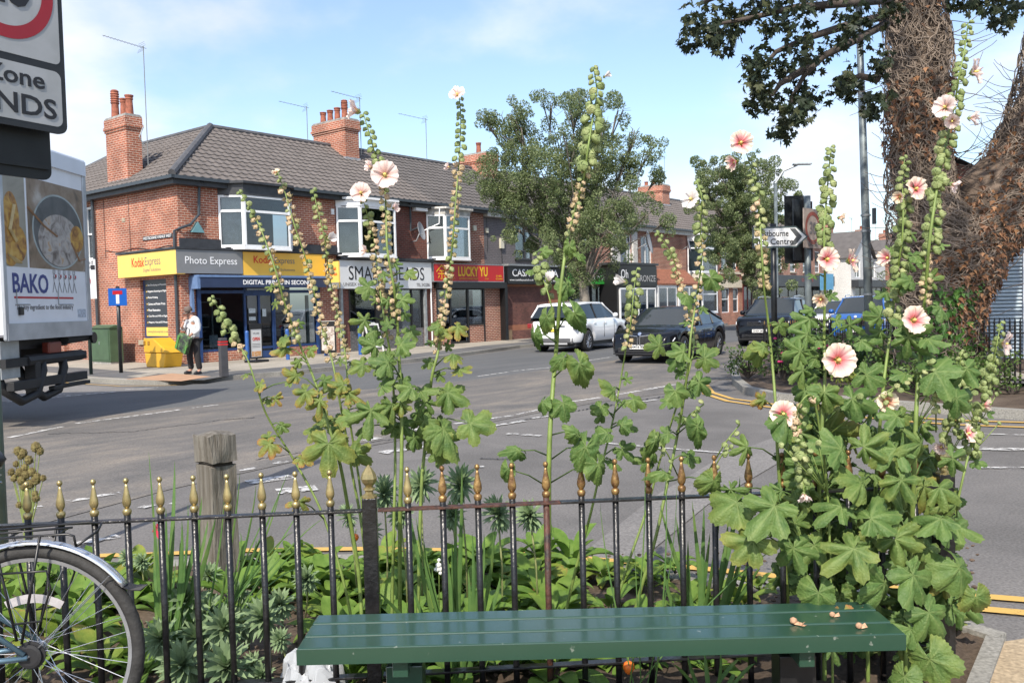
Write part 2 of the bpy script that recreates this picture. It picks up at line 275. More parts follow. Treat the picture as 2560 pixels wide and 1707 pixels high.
front=[V((-6,2.9,0)),V((-2,2.9,0)),V((0,2.6,0)),V((1.1,2.5,0)),gp(2425,1800,.2)]
mound('flower_bed_soil',[p.copy() for p in bk],front,.07,.2,soil)
GZ=.2
sheet('near_paving',[[V((-8,-3,0)),V((6,-3,0)),V((6,1.2,0)),V((2.2,1.6,0)),V((-8,2.3,0))]],.205,buff)
sheet('corner_paving',[[gp(2497,1607,.21),gp(2800,1560,.21),gp(3400,2300,.21),gp(2370,2300,.21),gp(2420,1800,.21)]],.214,buff)
tag(strip([gp(2362,1559,.2),gp(2500,1602,.2)],-.035,.05,.226,.14).build('edging_stone',kerbm),kind='structure')
tag(strip([gp(2488,1608,.2),gp(2450,1707,.2),gp(2410,1820,.2)],-.035,.035,.230,.14).build('edging_stone',kerbm),kind='structure')
# island beyond the side road
ik=[gp(1985,872),gp(1870,905),gp(1828,935),gp(1834,962),gp(1859,984),gp(1942,1003),gp(2100,1012),gp(2288,1029),gp(2560,1050),gp(2900,1085)]
tag(strip(ik,-.02,.15,.13,-.02).build('island_kerb',kerbm),kind='structure')
mound('island_soil',[p.copy() for p in ik],[gp(2080,850),gp(2100,850),gp(2110,852),gp(2120,852),gp(2150,855),gp(2200,860),gp(2300,880),gp(2400,890),gp(2700,930),gp(3000,960)],.11,.22,soil,60,16)
b=MB(); b.add([V((p.x,p.y,.2)) for p in [gp(2485,984),gp(2900,1010),gp(3400,900),gp(2560,868),gp(2420,872)]],[(0,1,2,3,4)]); tag(b.build('forecourt_paving',flag),kind='structure')

b=MB(); nq=14; q0=[gp(2330,1556,.2),gp(2492,1606,.2),gp(2410,1840,.2),gp(2230,1840,.2)]; rs=random.Random(8); vs=[]
for j in range(nq+1):
    for i in range(nq+1): p=q0[0].lerp(q0[1],i/nq).lerp(q0[3].lerp(q0[2],i/nq),j/nq); vs.append(V((p.x,p.y,.205+rs.uniform(-.012,.012))))
b.add(vs,[(j*(nq+1)+i,j*(nq+1)+i+1,(j+1)*(nq+1)+i+1,(j+1)*(nq+1)+i) for j in range(nq) for i in range(nq)]); tag(b.build('corner_soil',soil,smooth=True),kind='structure')
# ================= BUILDINGS (terrace frame: x along the street, y into the block) =================
bR=brick('red_brick',(.29,.09,.052),(.19,.058,.038),(.50,.38,.30)); bO=brick('orange_brick',(.36,.11,.058),(.24,.072,.042),(.50,.36,.28),stain=.28)
bD=brick('dark_brick',(.19,.055,.04),(.13,.042,.034),(.16,.11,.09)); bG=brick('grey_painted_brick',(.155,.14,.145),(.14,.13,.135),(.10,.09,.095),stain=.1)
bW=brick('white_painted_brick',(.66,.65,.62),(.60,.59,.57),(.50,.49,.47),stain=.08); bS=brick('shutter_bricks',(.23,.085,.06),(.15,.06,.045),(.05,.04,.04),.17,.05,.008)
bGr=brick('dark_grey_brick',(.09,.09,.10),(.07,.07,.075),(.18,.18,.18))
tileA=mat('roof_tiles',(.135,.118,.108),.85,.14,2.2,.3,50); tileB=mat('roof_tiles_dark',(.105,.095,.09),.85,.14,2.2,.3,50)
ridgem=mat('ridge_tiles',(.085,.085,.09),.7,.2,6); fasciam=mat('grey_black_fascia',(.035,.037,.042),.45,.3,5); lead=mat('lead',(.33,.34,.36),.5,.3,5)
gutter=mat('gutter',(.045,.055,.065),.35,.1,6); stone=mat('sill_stone',(.36,.31,.23),.85,.15,5,.2,60); potm=mat('terracotta',(.30,.10,.06),.8,.3,9); capm=mat('chimney_cap',(.30,.29,.27),.9,.35,8,.4,30)
yel=mat('yellow_sign',(.80,.46,.06),.35,.04,2); yel2=mat('pale_yellow_sign',(.84,.56,.13),.35,.04,2); redt=mat('red_letters',(.62,.03,.01),.5,0); greyl=mat('grey_letters',(.16,.15,.15),.5,0); whitel=mat('white_letters',(.85,.85,.85),.5,0); blackl=mat('black_letters',(.015,.015,.018),.5,0)
greys=mat('grey_sign',(.20,.205,.21),.4,.06,2); navy=mat('navy_fascia',(.025,.04,.09),.4,.1,3); bluep=mat('blue_paint',(.02,.05,.15),.35,.2,6); bluel=mat('light_blue_trim',(.13,.21,.38),.4,.1,6)
silver=mat('silver_sign',(.66,.68,.70),.4,.05,2); reds=mat('red_sign',(.50,.012,.015),.35,.08,2); yell=mat('yellow_letters',(.80,.48,.02),.5,0)
def bld(name,label,s0,cat='shop',group=None):
    r=thing(name,label,cat,BC+U*s0,BA,group); r['s0']=s0; return r
def B(b,name,m,root,**k):
    o=b.build(name,m,root,**k); 
    if root.get('s0') is not None: o.location=(-root['s0'],0,0)
    return o
def sub(b,name,m,par,**k): return b.build(name,m,par,**k)   # child of a part: inherits the part's offset
def wall(b,ax,c,a0,a1,z0,z1,holes=(),dep=.18):
    A=sorted({a0,a1,*[h[0] for h in holes],*[h[1] for h in holes]}); Z=sorted({z0,z1,*[h[2] for h in holes],*[h[3] for h in holes]})
    P=(lambda a,z,d=0:(a,c+d,z)) if ax=='x' else (lambda a,z,d=0:(c+d,a,z))
    for i in range(len(A)-1):
        for j in range(len(Z)-1):
            am=(A[i]+A[i+1])/2; zm=(Z[j]+Z[j+1])/2
            if any(h[0]<am<h[1] and h[2]<zm<h[3] for h in holes): continue
            q=[P(A[i],Z[j]),P(A[i+1],Z[j]),P(A[i+1],Z[j+1]),P(A[i],Z[j+1])]
            b.quad(*(q if ax=='x' else q[::-1]))
    for h in holes:
        for p,q in (((h[0],h[2]),(h[1],h[2])),((h[1],h[2]),(h[1],h[3])),((h[1],h[3]),(h[0],h[3])),((h[0],h[3]),(h[0],h[2]))):
            b.quad(P(*p),P(*q),P(*q,dep),P(*p,dep))
def tiles(b,O,ua,ub,a_of,L_,gauge=.325,period=.3,amp=.028,step=.028):
    """O origin at the eave, ua unit along the eave, ub unit up the slope, a_of(q)->(a0,a1), q along the slope"""
    nn=ua.cross(ub).normalized(); nc=int(round(L_/gauge)); rs=random.Random(5)
    for k in range(nc):
        q0=k*gauge-.02; q1=min(L_,(k+1)*gauge); a0,a1=a_of((q0+q1)/2/L_); n=max(2,int((a1-a0)/(period/6))); vs=[]
        for lvl,(q,h) in enumerate(((q0,-.005),(q0,step),(q1,.0))):
            for i in range(n+1):
                a=a0+(a1-a0)*i/n; ph=(a/period)%1; wv=amp*(max(0,sin(ph*2*pi))**.8 if ph<.5 else -.12*sin((ph-.5)*2*pi))
                vs.append(O+ua*a+ub*q+nn*(h+(wv if lvl else 0)))
        m=n+1; b.add(vs,[(r*m+i,r*m+i+1,(r+1)*m+i+1,(r+1)*m+i) for r in range(2) for i in range(n)])
EZ=5.87; RZ=8.38; RY=3.5
def front_roof(root,s0,s1,m,hip=False):
    b=MB(); ub=V((0,RY+.32,RZ-EZ)); L_=ub.length; ub.normalize()
    tiles(b,V((0,-.32,EZ)),V((1,0,0)),ub,(lambda f:(-.32+(RY+.32)*f,s1)) if hip else (lambda f:(s0,s1)),L_)
    lx=RY if hip else s0
    b.quad((lx,RY,RZ-.01),(s1,RY,RZ-.01),(s1,2*RY+.3,EZ),((RY if hip else s0),2*RY+.3,EZ))
    ro=B(b,'roof',m,root)
    c=MB(); c.tube([(lx,RY,RZ+.0),(s1,RY,RZ)],.11,8); 
    if hip:
        c.tube([(-.34,-.34,EZ+.05),(RY,RY,RZ+.04)],[.12,.12],8)
    sub(c,'ridge_tiles',ridgem,ro)
    c=MB(); c.box(s0 if not hip else -.38,s1-.002,-.42,-.30,EZ-.10,EZ+.0); B(c,'gutter',gutter,root); return ro
def win(root,s0,s1,z0,z1,y=.1,mull=(),tr=(),fm=None,cur=None,sill=True,fw=.06,name='window'):
    """sash window in the front wall; frame, pane and curtain"""
    b=MB(); fm=fm or white
    b.box(s0,s1,y-.03,y+.04,z0,z0+fw); b.box(s0,s1,y-.03,y+.04,z1-fw,z1); b.box(s0,s0+fw,y-.03,y+.04,z0+fw,z1-fw); b.box(s1-fw,s1,y-.03,y+.04,z0+fw,z1-fw)
    for f in mull: x=s0+(s1-s0)*f; b.box(x-.03,x+.03,y-.027,y+.037,z0+fw,z1-fw)
    for f in tr: z=z0+(z1-z0)*f; b.box(s0+fw,s1-fw,y-.024,y+.034,z-.03,z+.03)
    o=B(b,name,fm,root); g=MB(); g.box(s0+fw,s1-fw,y,y+.012,z0+fw,z1-fw); sub(g,'pane',wglass,o)
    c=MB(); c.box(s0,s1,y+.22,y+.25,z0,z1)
    sub(c,'curtain' if cur else 'room_shade_backing',cur or darkin,o)  # without a curtain, a near-black sheet stands in for the room's shade
    if sill: c=MB(); c.box(s0-.06,s1+.06,-.07,y-.032,z0-.09,z0-.002); sub(c,'sill',stone if fm is white else black,o)
    return o
def panel(bf,bg,bc,P,Q,z0,z1,mull=(),tr=(),fw=.065,curt=True):
    d=(Q-P); L_=d.length; d.normalize(); nn=V((d.y,-d.x,0)); M=Matrix((( d.x,-nn.x,0,P.x),(d.y,-nn.y,0,P.y),(0,0,1,0),(0,0,0,1)))
    bf.box(0,L_,-.03,.04,z0,z0+fw*1.4,M=M); bf.box(0,L_,-.03,.04,z1-fw,z1,M=M); bf.box(0,fw,-.032,.042,z0,z1,M=M); bf.box(L_-fw,L_,-.032,.042,z0,z1,M=M)
    for f in mull: bf.box(L_*f-fw/2,L_*f+fw/2,-.028,.038,z0+fw,z1-fw,M=M)
    for f in tr: z=z0+(z1-z0)*f; bf.box(fw,L_-fw,-.026,.036,z-fw*.6,z+fw*.6,M=M)
    bg.box(fw,L_-fw,0,.01,z0+fw,z1-fw,M=M)
    if curt: bc.box(fw,L_-fw,.10,.12,z0+fw,z1-fw,M=M)
def bay(root,s0,s1,s2,s3,z0,z1,p,top,fr=(.72,),curt=(1,0,1),topm=None,ct=None):
    bf=MB(); bg=MB(); bc=MB(); P=[V((s0,0,0)),V((s1,-p,0)),V((s2,-p,0)),V((s3,0,0))]
    for i in range(3): panel(bf,bg,bc,P[i],P[i+1],z0,z1,tr=fr,curt=curt[i])
    o=B(bf,'bay_window',white,root); sub(bg,'pane',wglass,o)
    if bc.v: sub(bc,'curtain',ct or curtain,o)
    c=MB(); c.prism([(s0-.04,.3),(s0-.02,0),(s1-.03,-p-.05),(s2+.03,-p-.05),(s3+.02,0),(s3+.04,.3)],z1+.001,top); c.prism([(s0-.14,.2),(s0-.12,-.05),(s1-.09,-p-.17),(s2+.09,-p-.17),(s3+.12,-.05),(s3+.14,.2)],top,top+.08); sub(c,'bay_top',topm or fasciam,o)
    c=MB(); c.prism([(s0-.03,.02),(s1-.03,-p-.04),(s2+.03,-p-.04),(s3+.03,.02)],z0-.06,z0-.001); sub(c,'sill',white,o)
    c=MB(); c.box(s0+.1,s3-.1,.9,.95,z0,z1); c.box(s0+.1,s3-.1,-.3,.9,z0-.02,z0+.01);  c.box(s0+.1,s3-.1,-.3,.9,z1-.01,z1+.0);sub(c,'room_shade_backing',darkin,o)  # near-black back, floor and ceiling stand in for the room's shade
    return o
def chimney(root,x0,x1,y0,y1,z0,z1,pots,m=None,corb=.08):
    b=MB(); b.box(x0,x1,y0,y1,z0,z1-.42); b.box(x0-corb*.5,x1+corb*.5,y0-corb*.5,y1+corb*.5,z1-.42,z1-.34); b.box(x0-corb,x1+corb,y0-corb,y1+corb,z1-.34,z1-.24); b.box(x0-corb*.6,x1+corb*.6,y0-corb*.6,y1+corb*.6,z1-.24,z1)
    o=B(b,'chimney',m or bO,root)
    c=MB(); c.box(x0-corb*.4,x1+corb*.4,y0-corb*.4,y1+corb*.4,z1,z1+.05); c.box(x0,x1,y0,y1,z1+.05,z1+.09); sub(c,'mortar_cap',capm,o)
    c=MB(); c.box(x0-.03,x1+.03,y0-.04,y1+.04,z0,z0+.22); sub(c,'flashing',lead,o)
    for (px,py,h,kind) in pots:
        c=MB(); M=Matrix.Translation((px,py,z1+.08)); r=.115
        if kind=='tall':
            c.lathe([(r*1.15,0),(r*1.0,h*.5),(r*1.3,h*.55)]+[(r*(1.28 if i%2 else 1.05),h*(.58+.04*i)) for i in range(9)]+[(r*1.2,h*.95),(r*.8,h)],14,M=M)
        else: c.lathe([(r*1.15,0),(r*.95,h*.75),(r*1.15,h*.8),(r*1.12,h*.84),(r*.98,h*.86),(r*1.25,h*.95),(r*1.25,h),(r*.9,h)],14,M=M)
        sub(c,'chimney_pot',potm,o,smooth=False)
    return o
def aerial(root,x,y,z0,z1,dirx,L_,n=10,r=.016,name='aerial',both=False):
    b=MB(); b.tube([(x,y,z0),(x,y,z1)],r,6); d=V((dirx[0],dirx[1],0)).normalized(); q=V((-d.y,d.x,0)); P=V((x,y,z1-.05))
    b.tube([P-d*.1,P+d*L_+V((0,0,dirx[2]*L_))],.009,4)
    for i in range(n): t=(i+.5)/n*L_; c=P+d*t+V((0,0,dirx[2]*t)); b.tube([c-q*.09,c+q*.09],.006,4); 
    for i in range(6):
        c=P+V((0,0,.05+i*.05 if i<3 else -.05-(i-3)*.05))+d*(.02+.02*abs(i)); b.tube([c-q*.22,c+q*.22],.005,4)
    return B(b,name,mat('aerial_metal',(.18,.19,.19),.5,.1),root)
def pipe(root,pts,r=.045,m=None,name='downpipe'): b=MB(); b.tube(pts,r,8); return B(b,name,m or gutter,root)
X1=V((1,0,0)); Z1=V((0,0,1)); Y_=V((0,-1,0))
def sgn(root,name,x0,x1,z0,z1,y,m,dep=.08,frame=None):
    b=MB(); b.box(x0,x1,y,y+dep,z0,z1); o=B(b,name,m,root)
    if frame: f=MB(); f.box(x0-.03,x1+.03,y-.01,y+dep-.01,z1,z1+.035); f.box(x0-.03,x1+.03,y-.01,y+dep-.01,z0-.035,z0); f.box(x0-.03,x0,y-.01,y+dep-.01,z0,z1); f.box(x1,x1+.03,y-.01,y+dep-.01,z0,z1); sub(f,'sign_frame',frame,o)
    return o
def ftext(o,s,m,xa,xb,za,zb,y,bold=0,**k): return text(o,s,m,((xa+xb)/2,y-.004,(za+zb)/2),X1,Z1,xb-xa,zb-za,bold=bold,**k)
# ---- corner photo shop ----
r=bld('corner_shop','corner shop with yellow and grey fascia signs and blue shopfront',0)
b=MB(); wall(b,'x',0,0,6.2,.0,5.8,[(.62,5.25,.1,2.86),(1.5,4.2,3.75,5.6)]); wall(b,'y',0,0,5.3,0,5.8,[(.84,2.42,.84,2.78)]); wall(b,'x',8,0,6.2,0,5.8); b.quad((0,5.3,0),(.15,5.3,0),(.15,5.3,5.8),(0,5.3,5.8)); B(b,'brick_wall',bO,r)
b=MB(); wall(b,'y',.15,5.3,12.5,0,5.8,[(5.6,6.9,3.6,5.5)]); b.quad((.15,12.5,0),(6,12.5,0),(6,12.5,5.8),(.15,12.5,5.8)); B(b,'rear_wall',bR,r)
b=MB(); b.box(.17,.23,5.62,6.88,3.62,3.7);b.box(.17,.23,5.62,6.88,5.4,5.48);b.box(.17,.23,5.62,6.88,4.5,4.56);b.box(.17,.23,5.62,5.7,3.7,5.4);b.box(.17,.23,6.2,6.26,3.7,5.4); o=B(b,'window',white,r); b=MB(); b.box(.24,.25,5.62,6.88,3.62,5.48); sub(b,'pane',wglass,o)
ro=front_roof(r,0,6.2,tileA,hip=True)
b=MB(); ub=V((RY+.32,0,RZ-EZ)); L_=ub.length; ub.normalize(); tiles(b,V((-.32,0,EZ)),V((0,-1,0)),ub,lambda f:(-12.3+3*f*f,.32-(RY+.32)*f),L_)
b.quad((RY,RY,RZ-.01),(RY,9.5,RZ-.01),(7,9.5,EZ),(7,RY,EZ)); b.add([(RY,9.3,RZ),(-.3,12.4,EZ),(7,12.4,EZ)],[(0,1,2)]); B(b,'side_roof',tileA,r)
b=MB(); b.tube([(RY,RY,RZ),(RY,9.4,RZ)],.11,8); b.tube([(RY,9.4,RZ),(-.3,12.3,EZ)],.1,8); B(b,'ridge_tiles',ridgem,r)
b=MB(); b.box(-.27,6.2,-.27,-.005,5.62,EZ-.03); b.box(-.27,-.005,-.004,12.4,5.62,EZ-.03); B(b,'eaves_fascia',fasciam,r)
b=MB(); b.box(-.42,-.30,-.42,12.3,EZ-.10,EZ); B(b,'gutter',gutter,r)
chimney(r,.10,.62,3.08,4.45,5.95,8.22,[(.34,4.2,.98,'tall'),(.4,3.72,.62,''),(.36,3.3,.66,'')],corb=.06)
aerial(r,.62,2.72,6.6,10.5,(-1,.1,.12),1.3,12)
b=MB(); b.tube([(.5,2.72,7.25),(.35,2.72,7.5),(.5,2.72,7.85)],.02,6); B(b,'aerial_bracket',grey_m,r)
pipe(r,[(1.02,-.36,5.8),(1.02,-.1,5.7),(1.02,-.09,4.55),(.88,-.09,4.42),(.12,-.09,4.08),(-.1,-.09,3.98),(-.12,.06,3.9),(-.12,.3,3.75),(-.1,.42,3.2)]) if False else None
q=[fac(497,y,.1) for y in (445,535)]; pipe(r,[(q[0][0],-.3,5.75),(q[0][0],-.1,5.6),(q[1][0],-.1,4.75),(.35,-.1,4.42),(.02,-.1,4.3),(-.08,.1,4.22),(-.09,.12,3.62)])
pipe(r,[(-.09,.12,3.0),(-.09,.14,.1)],.05); pipe(r,[(-.1,5.2,5.8),(-.1,5.2,.15)],.055)
b=MB(); bx=fac(493,568,.08); b.prism([(-.22,0),(.22,0),(0,.34)],0,.14,M=Matrix.Translation((bx[0],-.0,bx[1]-.17))@Matrix.Rotation(pi/2,4,'X')); B(b,'alarm_box',mat('teal_box',(.13,.28,.31),.5,.05),r)
b=MB(); b.box(-.02,-.004,3.2,3.4,4.75,4.86); B(b,'vent_plate',stone,r)
# side street name plate
np_=MB(); a0,za=sid(357,600,.02); a1,zb=sid(430,585,.02); np_.box(-.02,-.003,a1,a0,4.04,4.17); o=B(np_,'street_name_plate',blackl,r); text(o,'WESTBOURNE AVENUE WEST',whitel,(-.022,(a0+a1)/2,4.105),-1*V((0,1,0)),Z1,a0-a1-.06,.09)
b=MB(); b.tube([(-.01,t,3.75+.04*sin(t*3)+.05*t*.3) for t in [x*.2 for x in range(2,24)]],.012,4); b.tube([(-.01,2.9,3.6),(-.01,2.95,5.6)],.008,4); b.tube([(-.01,4.6,3.6),(-.01,4.6,5.6)],.008,4); B(b,'wall_cable',blackl,r)
# signs round the corner
b=MB(); b.box(-.30,-.01,-.30,3.25,2.88,3.62); o=B(b,'side_fascia_sign',yel2,r)
text(o,'Kodak',redt,(-.302,1.95,3.33),-1*V((0,1,0)),Z1,.78,.30,bold=.01); text(o,'Express',greyl,(-.302,1.06,3.30),-1*V((0,1,0)),Z1,.92,.34); text(o,'Digital Solutions',greyl,(-.302,1.12,3.05),-1*V((0,1,0)),Z1,1.05,.13)
b=MB(); b.box(-.36,3.1,-.36,3.45-3.45+.0,3.64,3.71) if False else b.box(-.34,6.2,-.34,-.001,3.64,3.71); b.box(-.34,-.001,0,3.3,3.64,3.70); B(b,'sign_canopy',fasciam,r)
b=MB(); b.box(.0,1.45,-.06,-.002,3.71,4.0); B(b,'rendered_band',fasciam,r); b=MB(); b.box(4.25,6.2,-.06,-.002,3.71,3.98); B(b,'rendered_band',fasciam,r)
o=sgn(r,'grey_fascia_sign',-.295,2.05,2.90,3.63,-.305,greys,.3); ftext(o,'Photo Express',whitel,.0,1.83,3.12,3.42,-.307)
o=sgn(r,'yellow_fascia_sign',2.07,5.42,2.86,3.62,-.31,yel,.3); ftext(o,'Kodak',redt,2.46,3.28,3.26,3.50,-.312,bold=.01); ftext(o,'Express',greyl,3.3,4.1,3.20,3.47,-.312); ftext(o,'Digital Solutions',greyl,3.05,4.1,2.99,3.10,-.312)
o=sgn(r,'shutter_box',.37,5.3,2.46,2.78,-.5,navy,.5); ftext(o,'DIGITAL PRINTS IN SECONDS',whitel,1.9,4.75,2.55,2.70,-.502,bold=.02)
b=MB(); b.box(.30,5.36,-.52,-.0,2.78,2.85); b.box(.27,.37,-.5,-.0,2.42,2.79); B(b,'shutter_trim',bluel,r)
b=MB(); b.box(.27,.36,-.14,-.02,1.7,2.42); B(b,'shutter_guide',bluel,r); b=MB(); b.box(.5,.62,-.1,.05,.1,2.45); b.box(5.2,5.33,-.1,.05,.1,2.45); b.box(.62,5.2,.02,.1,.42,.5)
for x in (2.25,3.35,3.42-.02): b.box(x,x+.07,.0,.09,.12,2.45)
b.box(2.32,3.38,.01,.08,.12,.35); b.box(2.32,3.38,.01,.08,2.2,2.3); b.box(.62,5.2,.0,.09,2.28,2.38); b.box(2.8,2.87,.0,.085,.12,2.2); b.box(.62,.68,.0,.09,.5,2.3); B(b,'shopfront_frame',bluep,r)
b=MB(); b.box(.62,2.25,.02,.12,.1,.42); B(b,'stall_riser',bO,r); b=MB(); b.box(3.42,5.2,.02,.12,.1,.42); B(b,'stall_riser',bO,r)
b=MB(); b.box(.62,5.2,.04,.05,.3,2.45); B(b,'shop_window_glass',wglass,r)
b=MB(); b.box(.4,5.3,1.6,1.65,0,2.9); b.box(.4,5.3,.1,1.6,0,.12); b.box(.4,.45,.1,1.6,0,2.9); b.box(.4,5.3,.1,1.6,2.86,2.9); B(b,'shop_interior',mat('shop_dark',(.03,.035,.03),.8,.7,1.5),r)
b=MB()
for z in (.8,1.2,1.6,2.0): b.box(.72,1.15,.35,.6,z,z+.02)
for z in (1.0,1.5): b.box(3.9,4.9,.5,.8,z,z+.025)
b.box(1.3,1.33,.4,.45,.5,2.1); b.box(1.62,1.65,.4,.45,.5,2.1); b.box(1.3,1.65,.4,.45,2.1,2.14); b.box(4.88,4.98,.12,.2,.5,2.2); B(b,'display_shelves',mat('shelf_white',(.45,.46,.40),.6,.15),r)
b=MB(); b.box(2.42,2.68,.005,.009,1.62,1.78); b.box(2.42,2.68,.005,.009,1.38,1.5); b.box(2.95,3.1,.005,.009,1.5,1.75); b.box(1.0,1.3,.12,.125,.55,.95); B(b,'window_notice',mat('notice_paper',(.45,.50,.52),.6,.3,20),r)
# poster window in the side wall
o_=MB(); o_.box(.10,.16,.84,2.42,.84,2.78); o=B(o_,'poster_board',bluep,r); c=MB(); c.box(.085,.10,.9,2.3,1.25,2.76); sub(c,'poster_panel',mat('slate_poster',(.035,.04,.05),.4,.05),o); c=MB(); c.box(.085,.10,.9,2.3,.96,1.245); sub(c,'poster_footer',yel2,o)
for i,s_ in enumerate(['Film Developing and Processing','Negative Scanning to Digital','Photo Printing','Canvas and Poster Prints','Photo Restoration','Cine Film and VHS to Digital','Passport, Visa and ID Photos']):
    wd=min(1.16,.043*len(s_)); text(o,s_,whitel,(.083,2.12-wd/2,2.6-i*.2),-1*V((0,1,0)),Z1,wd,.075,bold=.01); c=MB(); c.box(.078,.085,2.16,2.2,2.58-i*.2,2.62-i*.2); sub(c,'bullet_mark',yel2,o)
text(o,'www.photo-express.co.uk',greyl,(.083,1.6,1.1),-1*V((0,1,0)),Z1,1.22,.09)
b=MB(); b.box(-.05,.08,.78,2.6,.68,.84); B(b,'window_sill',stone,r)
bay(r,1.43,1.95,3.74,4.26,3.74,5.42,.6,5.78,fr=(.70,),curt=(1,0,0))
b=MB(); b.box(5.45,5.6,-.02,-.0,3.0,3.4); b.box(5.5,5.53,-.75,-.0,3.30,3.34); b.box(5.5,5.54,-.95,-.32,3.36,3.42); B(b,'sign_bracket',blackl,r)
b=MB(); b.box(5.49,5.55,-.95,-.32,2.42,3.36); o=B(b,'hanging_sign',yel2,r); c=MB(); c.box(5.488,5.552,-.95,-.32,2.40,2.62); sub(c,'sign_footer',greys,o)
text(o,'Kodak\nExpress',redt,(5.485,-.63,3.0),-1*V((0,1,0)),Z1,.48,.36,bold=.01); text(o,'Photo Express',whitel,(5.483,-.63,2.52),-1*V((0,1,0)),Z1,.5,.09)
# ---- hair salon ----
r=bld('hair_salon','red brick shop with a wide silver sign in thin black capitals',6.2)
b=MB(); wall(b,'x',0,6.2,11.05,.0,5.8,[(6.75,10.6,.1,2.4),(6.35,9.15,3.65,5.5)]); B(b,'brick_wall',bD,r); ro=front_roof(r,6.2,11.05,tileA)
b=MB(); b.box(6.2,11.05,-.27,-.005,5.62,EZ-.03); B(b,'eaves_fascia',black,r)
chimney(r,8.98,9.7,2.5,4.5,7.6,9.32,[(9.33,4.25,.5,''),(9.33,3.8,.52,''),(9.33,3.35,.55,''),(9.33,2.9,.8,'tall')],bO,.08)
aerial(r,9.0,4.9,8.0,10.2,(-1,.3,.12),1.2,8); aerial(r,9.9,2.6,8.0,10.35,(-1,.2,.1),1.3,8)
bay(r,6.27,6.87,8.62,9.2,3.62,5.42,.6,5.66,fr=(.70,),topm=white,curt=(1,0,1),ct=mat('pale_blind',(.42,.47,.48),.8,.2,2))
o=sgn(r,'fascia_sign',6.2,10.98,2.42,3.46,-.17,silver,.16); 
ftext(o,'SMART HEADS',blackl,6.62,10.55,2.74,3.25,-.172,bold=0); ftext(o,'UNISEX HAIR SALON',greyl,6.35,8.1,2.52,2.64,-.172); ftext(o,'TEL.342286',greyl,10.1,10.85,2.50,2.63,-.172)
b=MB(); b.box(6.2,11.05,-.26,-.002,3.48,3.6); B(b,'sign_canopy',fasciam,r)
b=MB(); b.box(6.75,10.6,.0,.1,.1,.85); B(b,'stall_riser',bGr,r); b=MB(); b.box(6.75,10.6,.03,.04,.85,2.4); B(b,'shop_window_glass',wglass,r)
b=MB()
for x in (6.72,8.05,9.0,9.95,10.55): b.box(x,x+.07,-.01,.08,.85,2.42)
b.box(6.72,10.6,-.012,.078,2.36,2.43); b.box(8.12,9.0,.01,.07,.12,2.35); B(b,'shopfront_frame',black,r)
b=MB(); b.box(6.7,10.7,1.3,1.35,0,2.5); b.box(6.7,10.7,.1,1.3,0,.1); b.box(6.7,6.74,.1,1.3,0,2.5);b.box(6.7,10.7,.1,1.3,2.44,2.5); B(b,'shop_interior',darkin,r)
b=MB(); b.box(6.25,6.36,-.12,-.01,.1,2.4); B(b,'shopfront_pilaster',grey_m,r); b=MB(); b.box(10.62,10.72,-.12,-.01,.1,2.4); B(b,'shopfront_pilaster',grey_m,r)
b=MB(); b.box(9.2,9.6,.045,.05,1.5,1.8); b.box(10.05,10.4,.045,.05,1.9,2.25); b.box(10.05,10.4,.045,.05,1.1,1.8); B(b,'window_notice',mat('pale_print',(.35,.37,.38),.6,.4,9),r)
b=MB(); M=Matrix.Translation((10.05,-.5,4.65))@Matrix.Rotation(radians(75),4,'X')@Matrix.Rotation(radians(25),4,'Y'); b.lathe([(.0,0),(.2,.02),(.36,.075),(.37,.08),(.36,.06),(.2,.0),(0,-.02)],20,M=M,cap=False); b.tube([(10.05,-.5,4.62),(10.05,-.3,4.3),(10.02,-.02,4.25)],.025,6); b.tube([(10.05,-.5,4.5),(9.9,-.85,4.5)],.012,4); B(b,'satellite_dish',mat('dish_grey',(.28,.29,.31),.5,.15),r,smooth=True)
pipe(r,[(9.75,-.32,5.75),(9.95,-.1,5.6),(9.95,-.09,4.7),(10.5,-.09,4.9)],.04); b=MB(); b.box(6.02,6.14,-.05,-.0,5.1,5.3); B(b,'alarm_box',white,r)
# ---- chinese takeaway ----
r=bld('chinese_takeaway','red brick takeaway with a red sign in yellow brush capitals and a black shutter box',11.05)
b=MB(); wall(b,'x',0,11.05,14.5,.0,5.8,[(11.4,14.4,.1,2.45),(11.0+.1,13.4,3.65,5.5)]); wall(b,'x',-.001,14.5,15.7,0,3.0,[]); B(b,'brick_wall',bR,r); front_roof(r,11.05,14.5,tileB)
b=MB(); b.box(11.05,14.5,-.27,-.005,5.66,EZ-.03); B(b,'eaves_fascia',fasciam,r); b=MB(); b.box(10.15,10.8,-.24,-.01,5.5,5.68); B(b,'white_soffit',white,r)
bay(r,10.95,11.4,12.87,13.5,3.62,5.4,.6,5.62,fr=(.70,),topm=mat('weathered_white',(.45,.44,.41),.6,.3,5),curt=(0,0,0))
b=MB(); b.box(11.42,12.0,-.45,-.43,3.7,4.9); b.box(12.2,12.85,-.45,-.43,3.7,4.8); 
b=MB(); b.add([(10.98,-.0,3.75),(11.4,-.5,3.75),(11.4,-.5,4.85),(10.98,0,4.85)],[(0,1,2,3)]); B(b,'wooden_blind',mat('light_wood',(.52,.40,.27),.7,.15,3),r)
o=sgn(r,'fascia_sign',11.07,15.55,2.72,3.42,-.2,reds,.18,frame=grey_m)
ftext(o,'LUCKY YU',yell,12.55,14.45,2.92,3.34,-.202,bold=.03); ftext(o,'AUTHENTIC CHINESE CUISINE',yell,12.6,13.8,2.80,2.86,-.202); ftext(o,'TO GO',yell,14.25,14.5,2.80,2.86,-.202); ftext(o,'01482\n471444',yell,14.98,15.45,2.78,3.0,-.202)
b=MB()   # the character drawn in strokes
